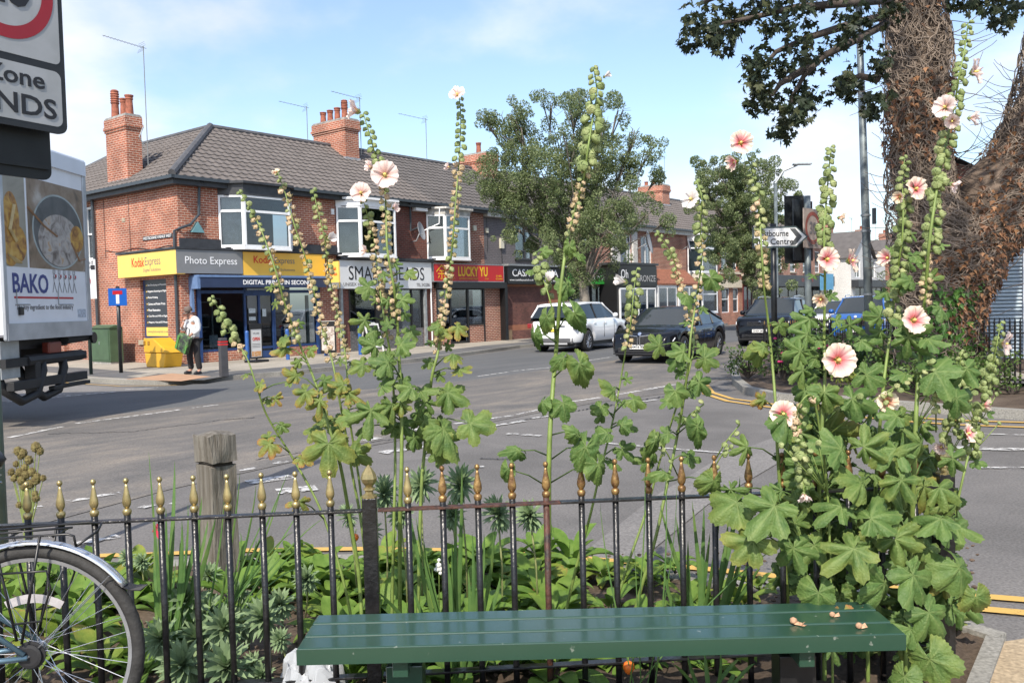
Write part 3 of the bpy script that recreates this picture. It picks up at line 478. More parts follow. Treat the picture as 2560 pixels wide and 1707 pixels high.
def stroke(p,q,w_=.045,x0=11.22,z0=2.77,s=.6):
    p=V((x0+p[0]*s*1.1,-.204,z0+p[1]*s)); q=V((x0+q[0]*s*1.1,-.204,z0+q[1]*s)); d=(q-p).normalized(); n_=V((-d.z,0,d.x))*w_/2
    b.add([p-n_,q-n_,q+n_,p+n_],[(0,1,2,3)])
for p_,q_ in (((.5,1),(.02,.55)),((.5,1),(.98,.55)),((.3,.62),(.72,.62)),((.15,.42),(.87,.42)),((.5,.62),(.5,.02)),((.5,.05),(.38,.1)),((.3,.3),(.16,.12)),((.7,.3),(.86,.12))): stroke(p_,q_)
for p_,q_ in (((1.05,1.0),(1.55,.0)),((1.18,1.05),(1.7,.05))): stroke(p_,q_,.02)
sub(b,'chinese_character',yell,o)
o=sgn(r,'shutter_box',11.25,15.6,2.42,2.68,-.32,black,.3)
b=MB(); b.box(13.4,14.4,.0,.1,.1,.85); B(b,'stall_riser',bR,r); b=MB(); b.box(11.4,12.2,.0,.1,.1,.6); B(b,'stall_riser',bR,r); b=MB(); b.box(11.4,14.4,.03,.04,.6,2.45); B(b,'shop_window_glass',wglass,r)
b=MB(); 
for x in (11.38,12.2,13.3,14.35): b.box(x,x+.09,-.01,.08,.1,2.45)
b.box(11.38,14.4,-.012,.078,2.36,2.45); b.box(13.39,14.4,-.03,.06,.85,.92); b.box(12.2,13.3,.0,.08,.1,.2); B(b,'shopfront_frame',black,r)
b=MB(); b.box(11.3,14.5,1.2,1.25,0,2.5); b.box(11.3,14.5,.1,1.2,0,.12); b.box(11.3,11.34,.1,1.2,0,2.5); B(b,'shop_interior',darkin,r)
b=MB(); b.box(13.45,14.35,.6,.62,1.7,2.35); b.box(11.6,12.1,.5,.52,1.7,2.2); B(b,'red_poster',reds,r); b=MB(); b.box(13.45,14.35,.62,.64,.9,1.68); B(b,'counter_panel',mat('mid_grey',(.16,.17,.18),.6,.3,3),r)
b=MB(); b.lathe([(.001,0),(.28,.05),(.32,.12),(.05,.16)],12,M=Matrix.Translation((14.0,.45,1.12))); B(b,'red_lantern',mat('lantern_red',(.5,.05,.02),.5,.1),r)
pipe(r,[(11.0,-.09,3.4),(11.0,-.09,.1)],.03,white); pipe(r,[(11.05,-.65,5.6),(11.0,-.65,5.0),(10.5,-.2,4.7)],.022,white)
b=MB(); b.box(13.75,13.95,-.08,-.0,4.9,5.12); b.box(14.6,14.75,-.08,-.0,4.85,5.05); B(b,'alarm_box',mat('cream_plastic',(.6,.57,.46),.5,.05),r)
# ---- grey pizza shop ----
r=bld('pizza_shop','grey painted brick shop with a black pizza sign above a brick-patterned shutter',14.5)
b=MB(); wall(b,'x',0,14.5,20.4,2.6,5.8,[(16.7,18.05,3.75,5.35)]); B(b,'grey_wall',bG,r); front_roof(r,14.5,20.4,tileB)
b=MB(); wall(b,'x',.0,15.7,20.4,0,2.6,[(16.0,19.2,.75,2.5)]); B(b,'terracotta_render',mat('terracotta_render',(.33,.135,.075),.9,.18,2),r); b=MB(); b.box(15.95,19.2,.04,.08,.75,2.5); b.box(15.75,20.3,-.04,-.002,.1,.5); B(b,'brick_shutter',bS,r)
b=MB(); b.box(14.5,20.4,-.25,-.005,5.55,EZ-.03); B(b,'eaves_fascia',mat('old_white',(.55,.54,.5),.6,.2),r); win(r,16.7,18.05,3.75,5.35,.12,(.62,),(.25,),fm=mat('dark_frame',(.06,.06,.065),.5,.1))
chimney(r,17.75,18.6,2.5,4.2,7.6,9.0,[(18.15,3.3,.55,'')],bO,.08)
aerial(r,14.6,3.4,8.0,10.3,(-1,.3,.1),1.4,6); 
o=sgn(r,'fascia_sign',15.72,20.3,2.62,3.4,-.3,black,.28); ftext(o,'CASA',whitel,16.05,17.35,2.95,3.28,-.302,bold=.01); ftext(o,'Della',greyl,17.45,17.85,2.98,3.14,-.302); ftext(o,'PIZZA',whitel,17.95,19.55,2.95,3.28,-.302,bold=.01); ftext(o,'www.casadellapizzahull.co.uk',whitel,15.85,17.6,2.72,2.84,-.302); ftext(o,'01482 446680',whitel,18.4,19.9,2.70,2.84,-.302)
b=MB(); b.box(15.7,20.4,-.4,-.0,3.42,3.5); B(b,'sign_canopy',grey_m,r); b=MB(); b.box(15.5,15.68,-.3,.0,.1,2.6); B(b,'pilaster',black,r)
b=MB(); b.box(15.72,16.0,-.25,-.045,.1,.55); B(b,'step_block',mat('step',(.22,.15,.09),.9,.2),r); b=MB(); b.box(15.55,15.78,-.1,-.0,4.2,4.65); B(b,'alarm_box',mat('cream_plastic',(.6,.57,.46),.5,.05),r)
b=MB(); b.tube([(14.7,-.02,5.5),(14.72,-.02,4.9),(14.7,-.02,4.0)],.01,4); b.tube([(15.66,-.02,4.2),(15.7,-.02,3.5)],.01,4); B(b,'wall_cable',blackl,r)
# ---- more of the terrace ----
green=mat('green_sign',(.03,.30,.04),.4,.05)
def shop(root,s0,s1,fm,y=.03,riser=.5,rm=None,ztop=2.55,mull=3):
    b=MB(); b.box(s0,s1,y+.01,y+.02,.12,ztop); B(b,'shop_window_glass',wglass,root); b=MB(); b.box(s0,s1,y-.03,y+.08,.1,riser); B(b,'stall_riser',rm or fm,root)
    b=MB()
    for i in range(mull+1): x=s0+(s1-s0-.08)*i/mull; b.box(x,x+.08,y-.02,y+.07,riser,ztop)
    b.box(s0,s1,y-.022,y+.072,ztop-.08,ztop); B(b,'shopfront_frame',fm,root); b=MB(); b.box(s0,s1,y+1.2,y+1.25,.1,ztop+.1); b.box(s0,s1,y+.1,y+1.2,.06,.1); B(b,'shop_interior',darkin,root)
r=bld('green_sign_shop','terrace shop with a green sign behind the large street tree',20.4)
b=MB(); wall(b,'x',0,20.4,25.2,.0,5.8,[(20.8,24.8,.1,2.55),(21.5,22.9,3.75,5.35)]); B(b,'brick_wall',bR,r); front_roof(r,20.4,25.2,tileB); win(r,21.5,22.9,3.75,5.35,.1,(.5,),(.7,),cur=curtain)
o=sgn(r,'fascia_sign',20.5,24.4,2.62,3.4,-.25,green,.22); ftext(o,'PIZZERIA',whitel,21.6,23.9,2.85,3.2,-.252,bold=.01); shop(r,20.8,24.8,black)
b=MB(); b.box(20.4,25.2,-.25,-.005,5.55,EZ-.03); B(b,'eaves_fascia',mat('old_white'  ,(.55,.54,.5)),r)
r=bld('tanning_shop','shop with a projecting black sign in grey capitals beside white painted brick',25.2)
b=MB(); wall(b,'x',0,25.2,29.5,.0,5.8,[(25.6,26.9,3.7,5.3),(27.9,29.1,3.5,5.3)]); B(b,'brick_wall',bR,r); b=MB(); b.box(24.75,25.55,-.12,-.0,2.5,5.6);b.box(26.9,27.35,-.12,-.0,2.5,5.6); B(b,'white_brick_pier',bW,r); front_roof(r,25.2,29.5,tileB)
win(r,25.6,26.9,3.7,5.3,.1,(.75,),(),cur=curtain); win(r,27.9,29.1,3.5,5.3,.1,(.5,),(.7,),cur=curtain)
b=MB(); b.box(23.7,27.75,-1.0,-.0,0,3.6); B(b,'front_extension',black,r); b=MB(); b.box(23.6,27.9,-1.1,.02,3.6,3.72); B(b,'flat_roof',fasciam,r)
o=sgn(r,'fascia_sign',23.75,27.7,2.5,3.55,-1.08,black,.07); ftext(o,'Oh',whitel,24.0,24.7,2.9,3.35,-1.084);
text(o,'BRONZE',mat('silver_letters',(.45,.45,.45),.4,0),(26.6,-1.087,2.9),X1,Z1,1.9,.34); shop(r,23.9,27.6,white,-1.06,.4,bGr,2.4,4)
b=MB(); b.box(25.2,29.5,-.25,-.005,5.55,EZ-.03); B(b,'eaves_fascia',mat('old_white',(.55,.54,.5)),r)
b=MB(); b.lathe([(.0,0),(.3,.03),(.62,.14),(.64,.15),(.3,.01),(0,-.02)],20,M=Matrix.Translation((27.3,-.75,4.85))@Matrix.Rotation(radians(78),4,'X')@Matrix.Rotation(radians(20),4,'Y'),cap=False); b.tube([(27.3,-.7,4.8),(27.3,0,4.5)],.03,6); B(b,'satellite_dish',mat('dish_grey',(.28,.29,.31)),r,smooth=True)
r=bld('porch_house','red brick house with tiled porch roofs over white sash windows',29.5,'house')
b=MB(); wall(b,'x',0,29.5,33.2,0,5.8,[(28.2+1.6,31.2,.9,2.4)]); B(b,'brick_wall',bR,r); front_roof(r,29.5,33.2,tileA); win(r,29.8,31.2,.9,2.4,.1,(.5,),(.5,),cur=curtain)
b=MB(); b.add([(28.0,-1.0,2.65),(33.0,-1.0,2.65),(33.0,0,3.5),(28.0,0,3.5),(28.0,-1,2.55),(33.0,-1,2.55)],[(0,1,2,3),(4,5,1,0),(0,3,4),(5,2,1)]); B(b,'porch_roof',mat('porch_tiles',(.25,.10,.06),.8,.3,8,.3,40),r)
b=MB(); b.box(28.0,30.2,-.95,-.85,.9,2.55); b.box(30.4,32.9,-.95,-.88,.9,2.5); B(b,'porch_window',white,r); b=MB(); b.box(28.15,29.0,-.97,-.955,1.0,2.4); b.box(29.15,30.05,-.97,-.955,1.0,2.4); b.box(30.6,31.6,-.97,-.955,1.0,2.4); b.box(31.8,32.7,-.97,-.955,1.0,2.4); B(b,'pane',wglass,r); b=MB(); b.box(28.0,33,-.86,0,.0,.9); b.box(28.05,32.95,-.84,-.1,.9,2.5); B(b,'porch_wall',bR,r)
b=MB(); b.box(29.5,33.2,-.25,-.005,5.55,EZ-.03); B(b,'eaves_fascia',mat('old_white',(.55,.54,.5)),r)
b=MB(); b.lathe([(.0,0),(.2,.02),(.4,.09),(.41,.1),(.2,.01),(0,-.02)],16,M=Matrix.Translation((32.4,-.55,4.9))@Matrix.Rotation(radians(78),4,'X')@Matrix.Rotation(radians(20),4,'Y'),cap=False); b.tube([(32.4,-.5,4.85),(32.5,0,4.6)],.02,6); B(b,'satellite_dish',mat('dish_grey',(.28,.29,.31)),r,smooth=True)
r=bld('white_bay_house','red brick house with a tall white bay window on both floors',33.2,'house')
b=MB(); wall(b,'x',0,33.2,37.0,0,5.8,[(33.6,36.4,3.4,5.4),(33.6,36.4,.9,2.5)]); B(b,'brick_wall',bD,r); front_roof(r,33.2,37.0,tileA)
bay(r,33.4,33.9,35.9,36.5,3.35,5.3,.7,5.6,fr=(.75,),topm=white,curt=(1,1,1)); bay(r,33.4,33.9,35.9,36.5,.9,2.5,.7,2.7,fr=(.7,),topm=black,curt=(1,1,1)); b=MB(); b.prism([(33.4,0),(33.9,-.72),(35.9,-.72),(36.5,0)],2.78,3.29); B(b,'bay_apron',mat('cream_panel',(.55,.50,.42),.6,.1),r); b=MB(); b.prism([(33.4,0),(33.9,-.72),(35.9,-.72),(36.5,0)],0,.84); B(b,'bay_base',bR,r)
chimney(r,34.95,35.9,2.5,4.2,7.6,9.0,[(35.4,3.9,.3,''),(35.4,3.4,.3,''),(35.4,2.9,.3,'')],bO,.08); aerial(r,36.2,3.0,8,11.0,(-1,.1,0),1.0,6); aerial(r,35.3,4.6,8,10.6,(-1,.1,0),.9,6)
b=MB(); b.box(33.2,37.0,-.25,-.005,5.55,EZ-.03); B(b,'eaves_fascia',mat('old_white',(.55,.54,.5)),r)
r=bld('stone_lintel_house','orange-red brick house with cream stone lintels and a dark red porch canopy',37.0,'house')
b=MB(); wall(b,'x',0,37,43.5,0,5.8,[(38.0,39.0,3.6,5.2),(39.6,40.4,3.6,5.2),(38.0,39.2,.8,2.4),(39.7,40.6,.8,2.4),(41.6,42.6,3.6,5.2)]); B(b,'brick_wall',bO,r); front_roof(r,37,43.5,tileA)
for a_,c_,d_,e_ in ((38.0,39.0,3.6,5.2),(39.6,40.4,3.6,5.2),(38.0,39.2,.8,2.4),(39.7,40.6,.8,2.4),(41.6,42.6,3.6,5.2)): win(r,a_,c_,d_,e_,.1,(),(.55,),cur=curtain,sill=False)
b=MB(); b.box(37.6,40.9,-.12,-.001,2.42,2.95); b.box(37.6,40.9,-.08,-.001,3.32,3.48); b.box(41,43.4,-.1,-.001,3.2,3.34); B(b,'stone_band',mat('cream_stone',(.62,.54,.42),.8,.12),r)
b=MB(); b.add([(41.0,-1.1,2.4),(43.4,-1.1,2.4),(43.4,0,3.0),(41.0,0,3.0),(41,-1.1,2.3),(43.4,-1.1,2.3)],[(0,1,2,3),(4,5,1,0),(0,3,4)]); B(b,'canopy',mat('dark_red_canopy',(.22,.04,.04),.7,.15),r); b=MB(); b.box(39.1,39.3,-.02,-.001,3.0,3.2); B(b,'vent_plate',white,r)
shop(r,41.2,43.3,mat('maroon_frame',(.12,.02,.025),.5,.1),.0-.05)
r=bld('dark_fascia_shops','brick shops with dark grey fascias and white upstairs windows further along the street',43.5)
b=MB(); wall(b,'x',0,43.5,57.5,0,5.8,[(44.5+i*2.6,45.6+i*2.6,3.6,5.3) for i in range(5)]); B(b,'brick_wall',bR,r); front_roof(r,43.5,57.5,tileA)
for i in range(5): win(r,44.5+i*2.6,45.6+i*2.6,3.6,5.3,.1,(),(.3,),cur=curtain)
b=MB(); b.box(43.6,57.4,-.7,-.0,2.5,3.3); o=B(b,'fascia_sign',mat('charcoal_sign',(.05,.055,.06),.5,.1),r); ftext(o,'DANTE',mat('maroon_letters',(.25,.04,.03),.5,0),50.2,52.6,2.85,3.1,-.702,bold=.02); shop(r,43.8,57.2,black,-.2,.3,None,2.5,8)
b=MB(); b.box(54,57,-.75,-.71,2.2,3.5); B(b,'blue_sign',mat('sky_blue_sign',(.10,.32,.50),.5,.1),r)
for k,(s0,h,mm) in enumerate(((59,6.4,bW),(70,6.2,bR),(78,6.6,bW),(90,6.3,bW),(103,6.4,bR))):
    lab=['white gable-fronted house with a black bay, left of the lamp post in the distance','brick house between the two white gables in the distance','white gable house just right of the lamp post in the distance','far white rendered house half hidden by the ivy tree','farthest brick house at the end of the street'][k]
    r=bld('gable_house',lab,s0,'house','distant gable-fronted houses'); e=s0+9.5
    b=MB(); wall(b,'x',-1.5,s0,e,0,4.9,[(s0+1,s0+2.4,3.2,4.7),(s0+4,s0+6.5,3.2,4.7),(s0+1,s0+8.5,.3,2.4)]); b.add([(s0,-1.5,4.9),(s0+6,-1.5,4.9),(s0+3,-1.5,h+.6)],[(0,1,2)]); b.quad((s0,-1.5,0),(s0,8,0),(s0,8,4.9),(s0,-1.5,4.9)); B(b,'gable_wall',mm,r)
    b=MB(); b.add([(s0-.3,-1.8,4.8),(s0+3,-1.8,h+.75),(s0+3,4,h+.75),(s0-.3,4,4.8),(s0+6.3,-1.8,4.8),(s0+6.3,4,4.8)],[(0,1,2,3),(1,4,5,2)]); b.quad((s0+4,-1.6,4.9),(e+.4,-1.6,4.9),(e+.4,3.5,7.6),(s0+4,3.5,7.6)); b.quad((s0-.3,3.5,7.4),(e+.4,3.5,7.4),(e+.4,8,4.8),(s0-.3,8,4.8)); B(b,'roof',tileB,r)
    for a_,c_ in ((s0+1,s0+2.4),(s0+4,s0+6.5)): win(r,a_,c_,3.2,4.7,-1.4,(.5,),(),cur=None,sill=False)
    b=MB(); b.box(s0,e,-2.1,-1.52,2.4,3.0); B(b,'fascia_board',fasciam,r); shop(r,s0+1,s0+8.5,white if k%2 else black,-1.45,.5,None,2.4,5)
    chimney(r,s0+7,s0+8.6,2.8,3.8,7.1,8.3,[(s0+7.2+.3*i,3.3,.35,'') for i in range(5)],bR,.06)
    aerial(r,s0+7.2,4.2,7.5,9.6,(-1,.1,0),.8,4,.02)
# ---- building behind the ivy tree, right ----
P0=at(2418,900,20); r=thing('shuttered_building','dark brick building with a pale blue roller shutter behind the ivy tree','building',(P0.x,P0.y,0),radians(-31))
b=MB(); wall(b,'x',0,-1.3,9,0,3.8,[(.0,1.15,.1,3.2)]); b.quad((-1.3,0,0),(-1.3,8,0),(-1.3,8,3.8),(-1.3,0,3.8)); b.add([(-1.3,0,3.8),(1.3,0,3.8),(-.3,0,4.7)],[(0,1,2)]); b.build('brick_wall',bD,r)
b=MB(); b.add([(-1.6,-.3,3.7),(-.3,-.3,4.82),(-.3,8,4.82),(-1.6,8,3.7),(1.5,-.3,3.7),(1.5,8,3.7)],[(0,1,2,3),(1,4,5,2)]); b.box(1.3,9.2,-.2,8,3.8,3.95); b.build('roof',tileB,r)
b=MB(); 
for i in range(36): z=.15+i*.082; b.tube([(.05,.06,z),(1.1,.06,z)],.042,6,cap=False)
o=b.build('roller_shutter',mat('pale_blue_steel',(.42,.50,.56),.4,.08,3,metal=.3),r,smooth=True); b=MB(); b.box(-.08,.04,-.05,.05,.1,3.1); b.box(1.1,1.22,-.05,.05,.1,3.1); b.build('shutter_guide',mat('pale_frame',(.5,.52,.56),.5,.05),r); b=MB(); b.box(-.1,1.25,-.3,-.002,3.12,3.75); b.build('shutter_box',navy,r)
b=MB(); b.tube([(1.9,-.08,0),(1.9,-.08,4.3)],.06,8); b.build('downpipe',black,r); b=MB(); b.box(2.3,2.7,-.02,0,1.6,2.1); b.build('wall_notice',mat('teal_notice',(.10,.25,.28),.5,.1),r)
# ================= CARS =================
carglass=D.materials.new('car_glass'); carglass.use_nodes=True; _b=carglass.node_tree.nodes['Principled BSDF']; _b.inputs['Base Color'].default_value=(.02,.026,.03,1); _b.inputs['Roughness'].default_value=.04; _b.inputs['Coat Weight'].default_value=0; _b.inputs['Specular IOR Level'].default_value=.6; _b.inputs['Coat Roughness'].default_value=.02
plast=mat('black_plastic',(.02,.02,.022),.5,.1); lampg=mat('headlight_glass',(.8,.83,.86),.2,.05,30,metal=.2); tailm=mat('tail_light',(.25,.01,.012),.15,0,coat=1); platew=mat('plate_white',(.8,.8,.78),.4,0); platey=mat('plate_yellow',(.8,.6,.08),.4,0); alloy=mat('alloy',(.42,.43,.45),.25,0,metal=.8)
def interp(T,x):
    if x<=T[0][0]: return T[0][1]
    for (a,p),(b_,q) in zip(T,T[1:]):
        if x<=b_: t=(x-a)/(b_-a); t=t*t*(3-2*t) if False else t; return p+(q-p)*t
    return T[-1][1]
def carpaint(name,c): return mat(name,c,.22,0,coat=.5 if sum(c)<.2 else 1,metal=0,spec=.12 if sum(c)<.2 else .4)
def car(name,label,pos,rz,L_,W,paint,belt,roof,wb,wr=.34,cat='car',plate='',front='grille',lower=None,gh=None,rails=False,rp=None,sills=.28,group=None):
    """x forward from the centre; belt: [(x,z)] bonnet and belt line; roof: [(x,z)]; gh=(base front,base rear)"""
    r=thing(name,label,cat,(pos[0],pos[1],0),rz,group); h=L_/2; xf,xr=wb
    N=64; b=MB(); ring=[]; ks=10
    def hw(x):
        t=(x+h)/L_; e=min(t,1-t)*L_
        return W/2*(1-.24*max(0,1-e/.55)**2.2)
    vs=[];fs=[]
    for i in range(N+1):
        x=-h+L_*i/N; zb=sills if abs(x)<h-.25 else sills+.0
        for xw in (xf,xr):
            d=abs(x-xw); ra=wr+.07
            if d<ra: zb=max(zb,wr+sqrt(ra*ra-d*d))
        zt=interp(belt,x); w_=hw(x); e=min((x+h),(h-x)); 
        zt2=zt-(.16*max(0,1-e/.22)**2); zb=min(zb,zt2-.05)
        prof=[(.93,zb),(.985,zb+(zt2-zb)*.10),(1.0,zb+(zt2-zb)*.35),(1.0,zb+(zt2-zb)*.6),(.975,zb+(zt2-zb)*.8),(.955,zb+(zt2-zb)*.93),(.90,zt2),(.6,zt2+.035*min(1,e)),(0,zt2+.05*min(1,e))]
        pts=[V((x,-w_*k,z)) for k,z in prof]+[V((x,w_*k,z)) for k,z in prof[::-1][1:]]; vs+=pts
    m=len(pts)
    for i in range(N):
        for k in range(m-1): fs.append((i*m+k,i*m+k+1,(i+1)*m+k+1,(i+1)*m+k))
    fs+=[tuple(range(m)),tuple(N*m+k for k in range(m))[::-1]]
    b.add(vs,fs); body=b.build('body',paint,r,smooth=True,recalc=True); es=body.modifiers.new('e','EDGE_SPLIT'); es.split_angle=radians(50)
    b=MB(); b.box(-h+.2,h-.2,-W/2+.16,W/2-.16,.2,sills+.35); b.build('underbody',plast,r)
    if lower:
        b=MB(); b.box(-h+.02,-h+.5,-W/2*.80,W/2*.80,.3,.52); b.box(-h-.03,-h+.1,-W/2*.74,W/2*.74,.34,.5); o=b.build('rear_bumper_trim',lower,r,bevel=.03)
    # greenhouse
    gf,gr=gh; n=26; sec=[]
    for i in range(n+1):
        x=gr+(gf-gr)*i/n; zb=interp(belt,x)+.0; zt=max(zb+.02,interp(roof,x)); f=(zt-zb)/.5
        wb_=W/2*.90; wt=W/2*(.90-.17*min(1,f)); sec.append((x,zb,zt,wb_,wt))
    x0=min(p[0] for p in roof if p[1]>roof[1][1]-.0) if False else roof[1][0]; x1=roof[-2][0]
    side=MB(); top=MB(); scr=MB(); scr2=MB()
    for sg in (-1,1):
        vs=[]; 
        for x,zb,zt,wb_,wt in sec: vs+=[V((x,sg*wb_,zb)),V((x,sg*(wb_*.3+wt*.7)*1.0,zb+(zt-zb)*.55)),V((x,sg*wt,zb+(zt-zb)*.88))]
        side.add(vs,[(3*i+k,3*i+k+1,3*i+3+k+1,3*i+3+k) for i in range(n) for k in (0,1)])
    vt=[]
    for x,zb,zt,wb_,wt in sec:
        z8=zb+(zt-zb)*.88; vt.append([V((x,-wt,z8)),V((x,-wt*.92,zb+(zt-zb)*.965)),V((x,-wt*.6,zt)),V((x,0,zt+.015)),V((x,wt*.6,zt)),V((x,wt*.92,zb+(zt-zb)*.965)),V((x,wt,z8))])
    for i in range(n):
        xm=(sec[i][0]+sec[i+1][0])/2; M_=top if x0<xm<x1 else (scr if xm>0 else scr2)
        M_.add(vt[i]+vt[i+1],[(k,k+1,8+k,7+k) for k in range(6)])
    side.build('side_window',carglass,r,smooth=True); scr.build('windscreen',carglass,r,smooth=True); scr2.build('rear_window',carglass,r,smooth=True); 
    o=top.build('roof',rp or paint,r,smooth=True,recalc=False)
    # pillars
    b=MB(); 
    for sg in (-1,1):
        for xa,xb_ in ((gf-.02,x1+.0),(gr+.02,x0-.0)):
            P=[]; 
            for t in (0,.25,.5,.75,1.0):
                x=xa+(xb_-xa)*t; zb=interp(belt,x); zt=interp(roof,x); f=(zt-zb)/.5; wt=W/2*(.90-.17*min(1,f)); P.append((x,sg*(wt if f>.3 else W/2*.87),zb+(zt-zb)*.9))
            b.tube(P,.035,6)
        P=[(x,sg*wt*1.0,zb+(zt-zb)*.88) for x,zb,zt,wb_,wt in sec if x0-.05<=x<=x1+.05]; b.tube(P,.03,6)
    b.build('pillar',rp or paint,r,smooth=True)
    b=MB()
    for sg in (-1,1):
        for xm in ((x0+x1)/2+.25,(x0+x1)/2-.75):
            zb=interp(belt,xm); zt=interp(roof,xm); wt=W/2*.735; b.tube([(xm,sg*W/2*.905,zb),(xm-.05,sg*(wt*.7+W/2*.27),zb+(zt-zb)*.55),(xm-.1,sg*wt*1.02,zb+(zt-zb)*.88)],.03,5)
    b.build('door_pillar',plast,r)
    # door seams and handles
    for sg in (-1,1):
        for xm in (xf-.62,(xf+xr)/2-.12):
            b=MB(); zt=interp(belt,xm); b.box(xm-.006,xm+.006,sg*W/2*1.0-.006,sg*W/2+.004,sills+.12,zt-.12); b.build('door_seam',plast,r)
            b=MB(); xh=xm-.85; b.box(xh,xh+.2,sg*W/2*.985-.02,sg*W/2*.985+.03,interp(belt,xh)-.19,interp(belt,xh)-.155); b.build('door_handle',chrome if paint.name!='white_car' else paint,r)
        b=MB(); xm=gf-.45; b.lathe([(.02,-.12),(.09,-.08),(.11,0),(.09,.09),(.02,.12)],8,M=Matrix.Translation((xm,sg*(W/2+.08),interp(belt,xm)+.09))@Matrix.Rotation(pi/2,4,'X')@Matrix.Scale(.8,4)); b.build('wing_mirror',paint,r,smooth=True)
    # wheels
    for xw in wb:
        for sg in (-1,1):
            wo=thing('wheel',None,None,(xw,sg*(W/2-.12),wr),0); wo.parent=r; M=Matrix.Rotation(pi/2,4,'X')
            b=MB(); b.lathe([(wr*.66,-.11),(wr*.94,-.115),(wr,-.08),(wr,.08),(wr*.94,.115),(wr*.66,.11)],28,M=M,cap=False); b.build('tyre',rubber,wo,smooth=True)
            b=MB(); 
            so_=-sg*.09
            b.lathe([(wr*.68,so_),(wr*.62,so_*.85),(wr*.60,0)],28,M=M,cap=False)
            for k in range(10):
                a=2*pi*k/10; c_,s_=cos(a),sin(a); b.tube([(.03*c_,sg*.075,.03*s_),(wr*.64*c_,sg*.085,wr*.64*s_)],.016,4)
            b.lathe([(.055,so_*.8),(.05,so_*.95),(.001,so_*.98)],12,M=M,cap=False); b.build('rim',alloy,wo,smooth=False)
            b=MB(); b.lathe([(.001,0),(wr*.6,0)],20,M=M,cap=False); b.build('brake_disc',plast,wo)
    zf=interp(belt,h-.3)
    if front:
        for sg in (-1,1):
            b=MB(); b.add([V((h-.14,sg*.40,zf-.19)),V((h-.50,sg*W/2*.93,zf-.10)),V((h-.44,sg*W/2*.93,zf-.25)),V((h-.10,sg*.42,zf-.29)),V((h-.5,sg*W/2*.93,zf-.10)),],[(0,1,2,3)])
            b.v=[tuple(V(p)+V((.10,sg*.01,0))) for p in b.v]; o=b.build('headlight',plast,r)
            for k,(yy,xx) in enumerate(((.56,.10),(.75,.21))):
                c=MB(); c.lathe([(.001,.02),(.06,.015),(.078,0)],12,M=Matrix.Translation((h-xx+.03,sg*yy,zf-.215))@Matrix.Rotation(pi/2,4,'Y'),cap=False); c.build('lamp_ring',lampg,o)
            c=MB(); c.tube([(h-.01,sg*.42,zf-.27),(h-.24,sg*.88*W/1.9,zf-.225),(h-.33,sg*W/2*.945,zf-.15)],.02,5); c.build('daylight_strip',lampg,o)
        fr_=front; 
        if fr_=='kidney':
            for sg in (-1,1):
                b=MB(); pl=[(.03,.05),(.37,.09),(.41,-.04),(.33,-.20),(.07,-.22),(.03,-.16)]; pp=[V((h+.045-abs(y)*.06,sg*y,zf-.15+z)) for y,z in pl]; b.add(pp,[tuple(range(6)) if sg>0 else tuple(range(6))[::-1]]); o=b.build('grille',plast,r)
                c=MB(); c.tube(pp+[pp[0]],.019,6); c.build('grille_surround',chrome,o)
                c=MB()
                for k in range(8): y=.07+k*.042; c.tube([(h+.055-y*.06,sg*y,zf-.09),(h+.055-y*.06,sg*y,zf-.33)],.006,4)
                c.build('grille_bars',chrome,o)
        else:
            b=MB(); b.box(h-.02,h+.012,-.44,.44,zf-.30,zf-.14); o=b.build('grille',plast,r); c=MB()
            if fr_=='bars':
                for k in range(3): c.box(h+.005,h+.025,-.43,.43,zf-.165-k*.06,zf-.15-k*.06)
                c.build('grille_bars',chrome,o)
                b=MB(); 
                for k in range(3): b.box(h+.02,h+.035,-.6,.6,.36+k*.05,.372+k*.05)
                b.build('lower_grille_bars',chrome,r)
            else:
                for k in range(9): y=-.36+k*.09; c.box(h+.012,h+.022,y,y+.012,zf-.28,zf-.16)
                c.build('grille_bars',chrome,o); c=MB(); c.tube([(h+.015,-.46,zf-.13),(h+.015,.46,zf-.13),(h+.015,.38,zf-.32),(h+.015,-.38,zf-.32),(h+.015,-.46,zf-.13)],.013,5); c.build('grille_surround',chrome,o)
        b=MB(); b.lathe([(.001,.012),(.05,.01),(.055,0)],14,M=Matrix.Translation((h+(.03 if fr_=='bars' else -.05),0,zf-(.16 if fr_=='bars' else .03)))@Matrix.Rotation(radians(90 if fr_=='bars' else 60),4,'Y')); b.build('round_badge',chrome,r)
        b=MB(); b.box(h-.1,h+.01,-W*.33,W*.33,.30,.44); b.build('lower_intake',plast,r,bevel=.02); b=MB(); b.box(h-.06,h+.03,-W*.40,W*.40,.25,.285); b.build('splitter',plast,r,bevel=.01)
        b=MB(); zp=.46 if fr_=='kidney' else .50 if fr_!='bars' else .56; b.box(h+.02,h+.045,-.26,.26,zp-.055,zp+.055); o=b.build('number_plate',platew,r)
        if plate: text(o,plate,blackl,(h+.046,0,zp),(0,1,0),Z1,.47,.075,bold=.02)
    else:
        for sg in (-1,1):
            b=MB(); zz=interp(belt,-h+.3); b.box(-h-.012,-h+.32,sg*W/2*.90-.09,sg*W/2*.90+.07,zz-.24,zz-.08); b.build('tail_light',tailm,r,bevel=.02)
        b=MB(); b.box(-h-.03,-h-.0,-.26,.26,.72,.83); o=b.build('number_plate',platey,r); b=MB(); b.box(-h-.03,-h+.02,-.52,.52,.90,.925); b.build('tailgate_strip',plast,r)
        b=MB(); b.box(-h-.02,-h+.05,-.6,.6,.28,.34); b.build('rear_skid',mat('satin_silver',(.4,.4,.41),.4,0),r)
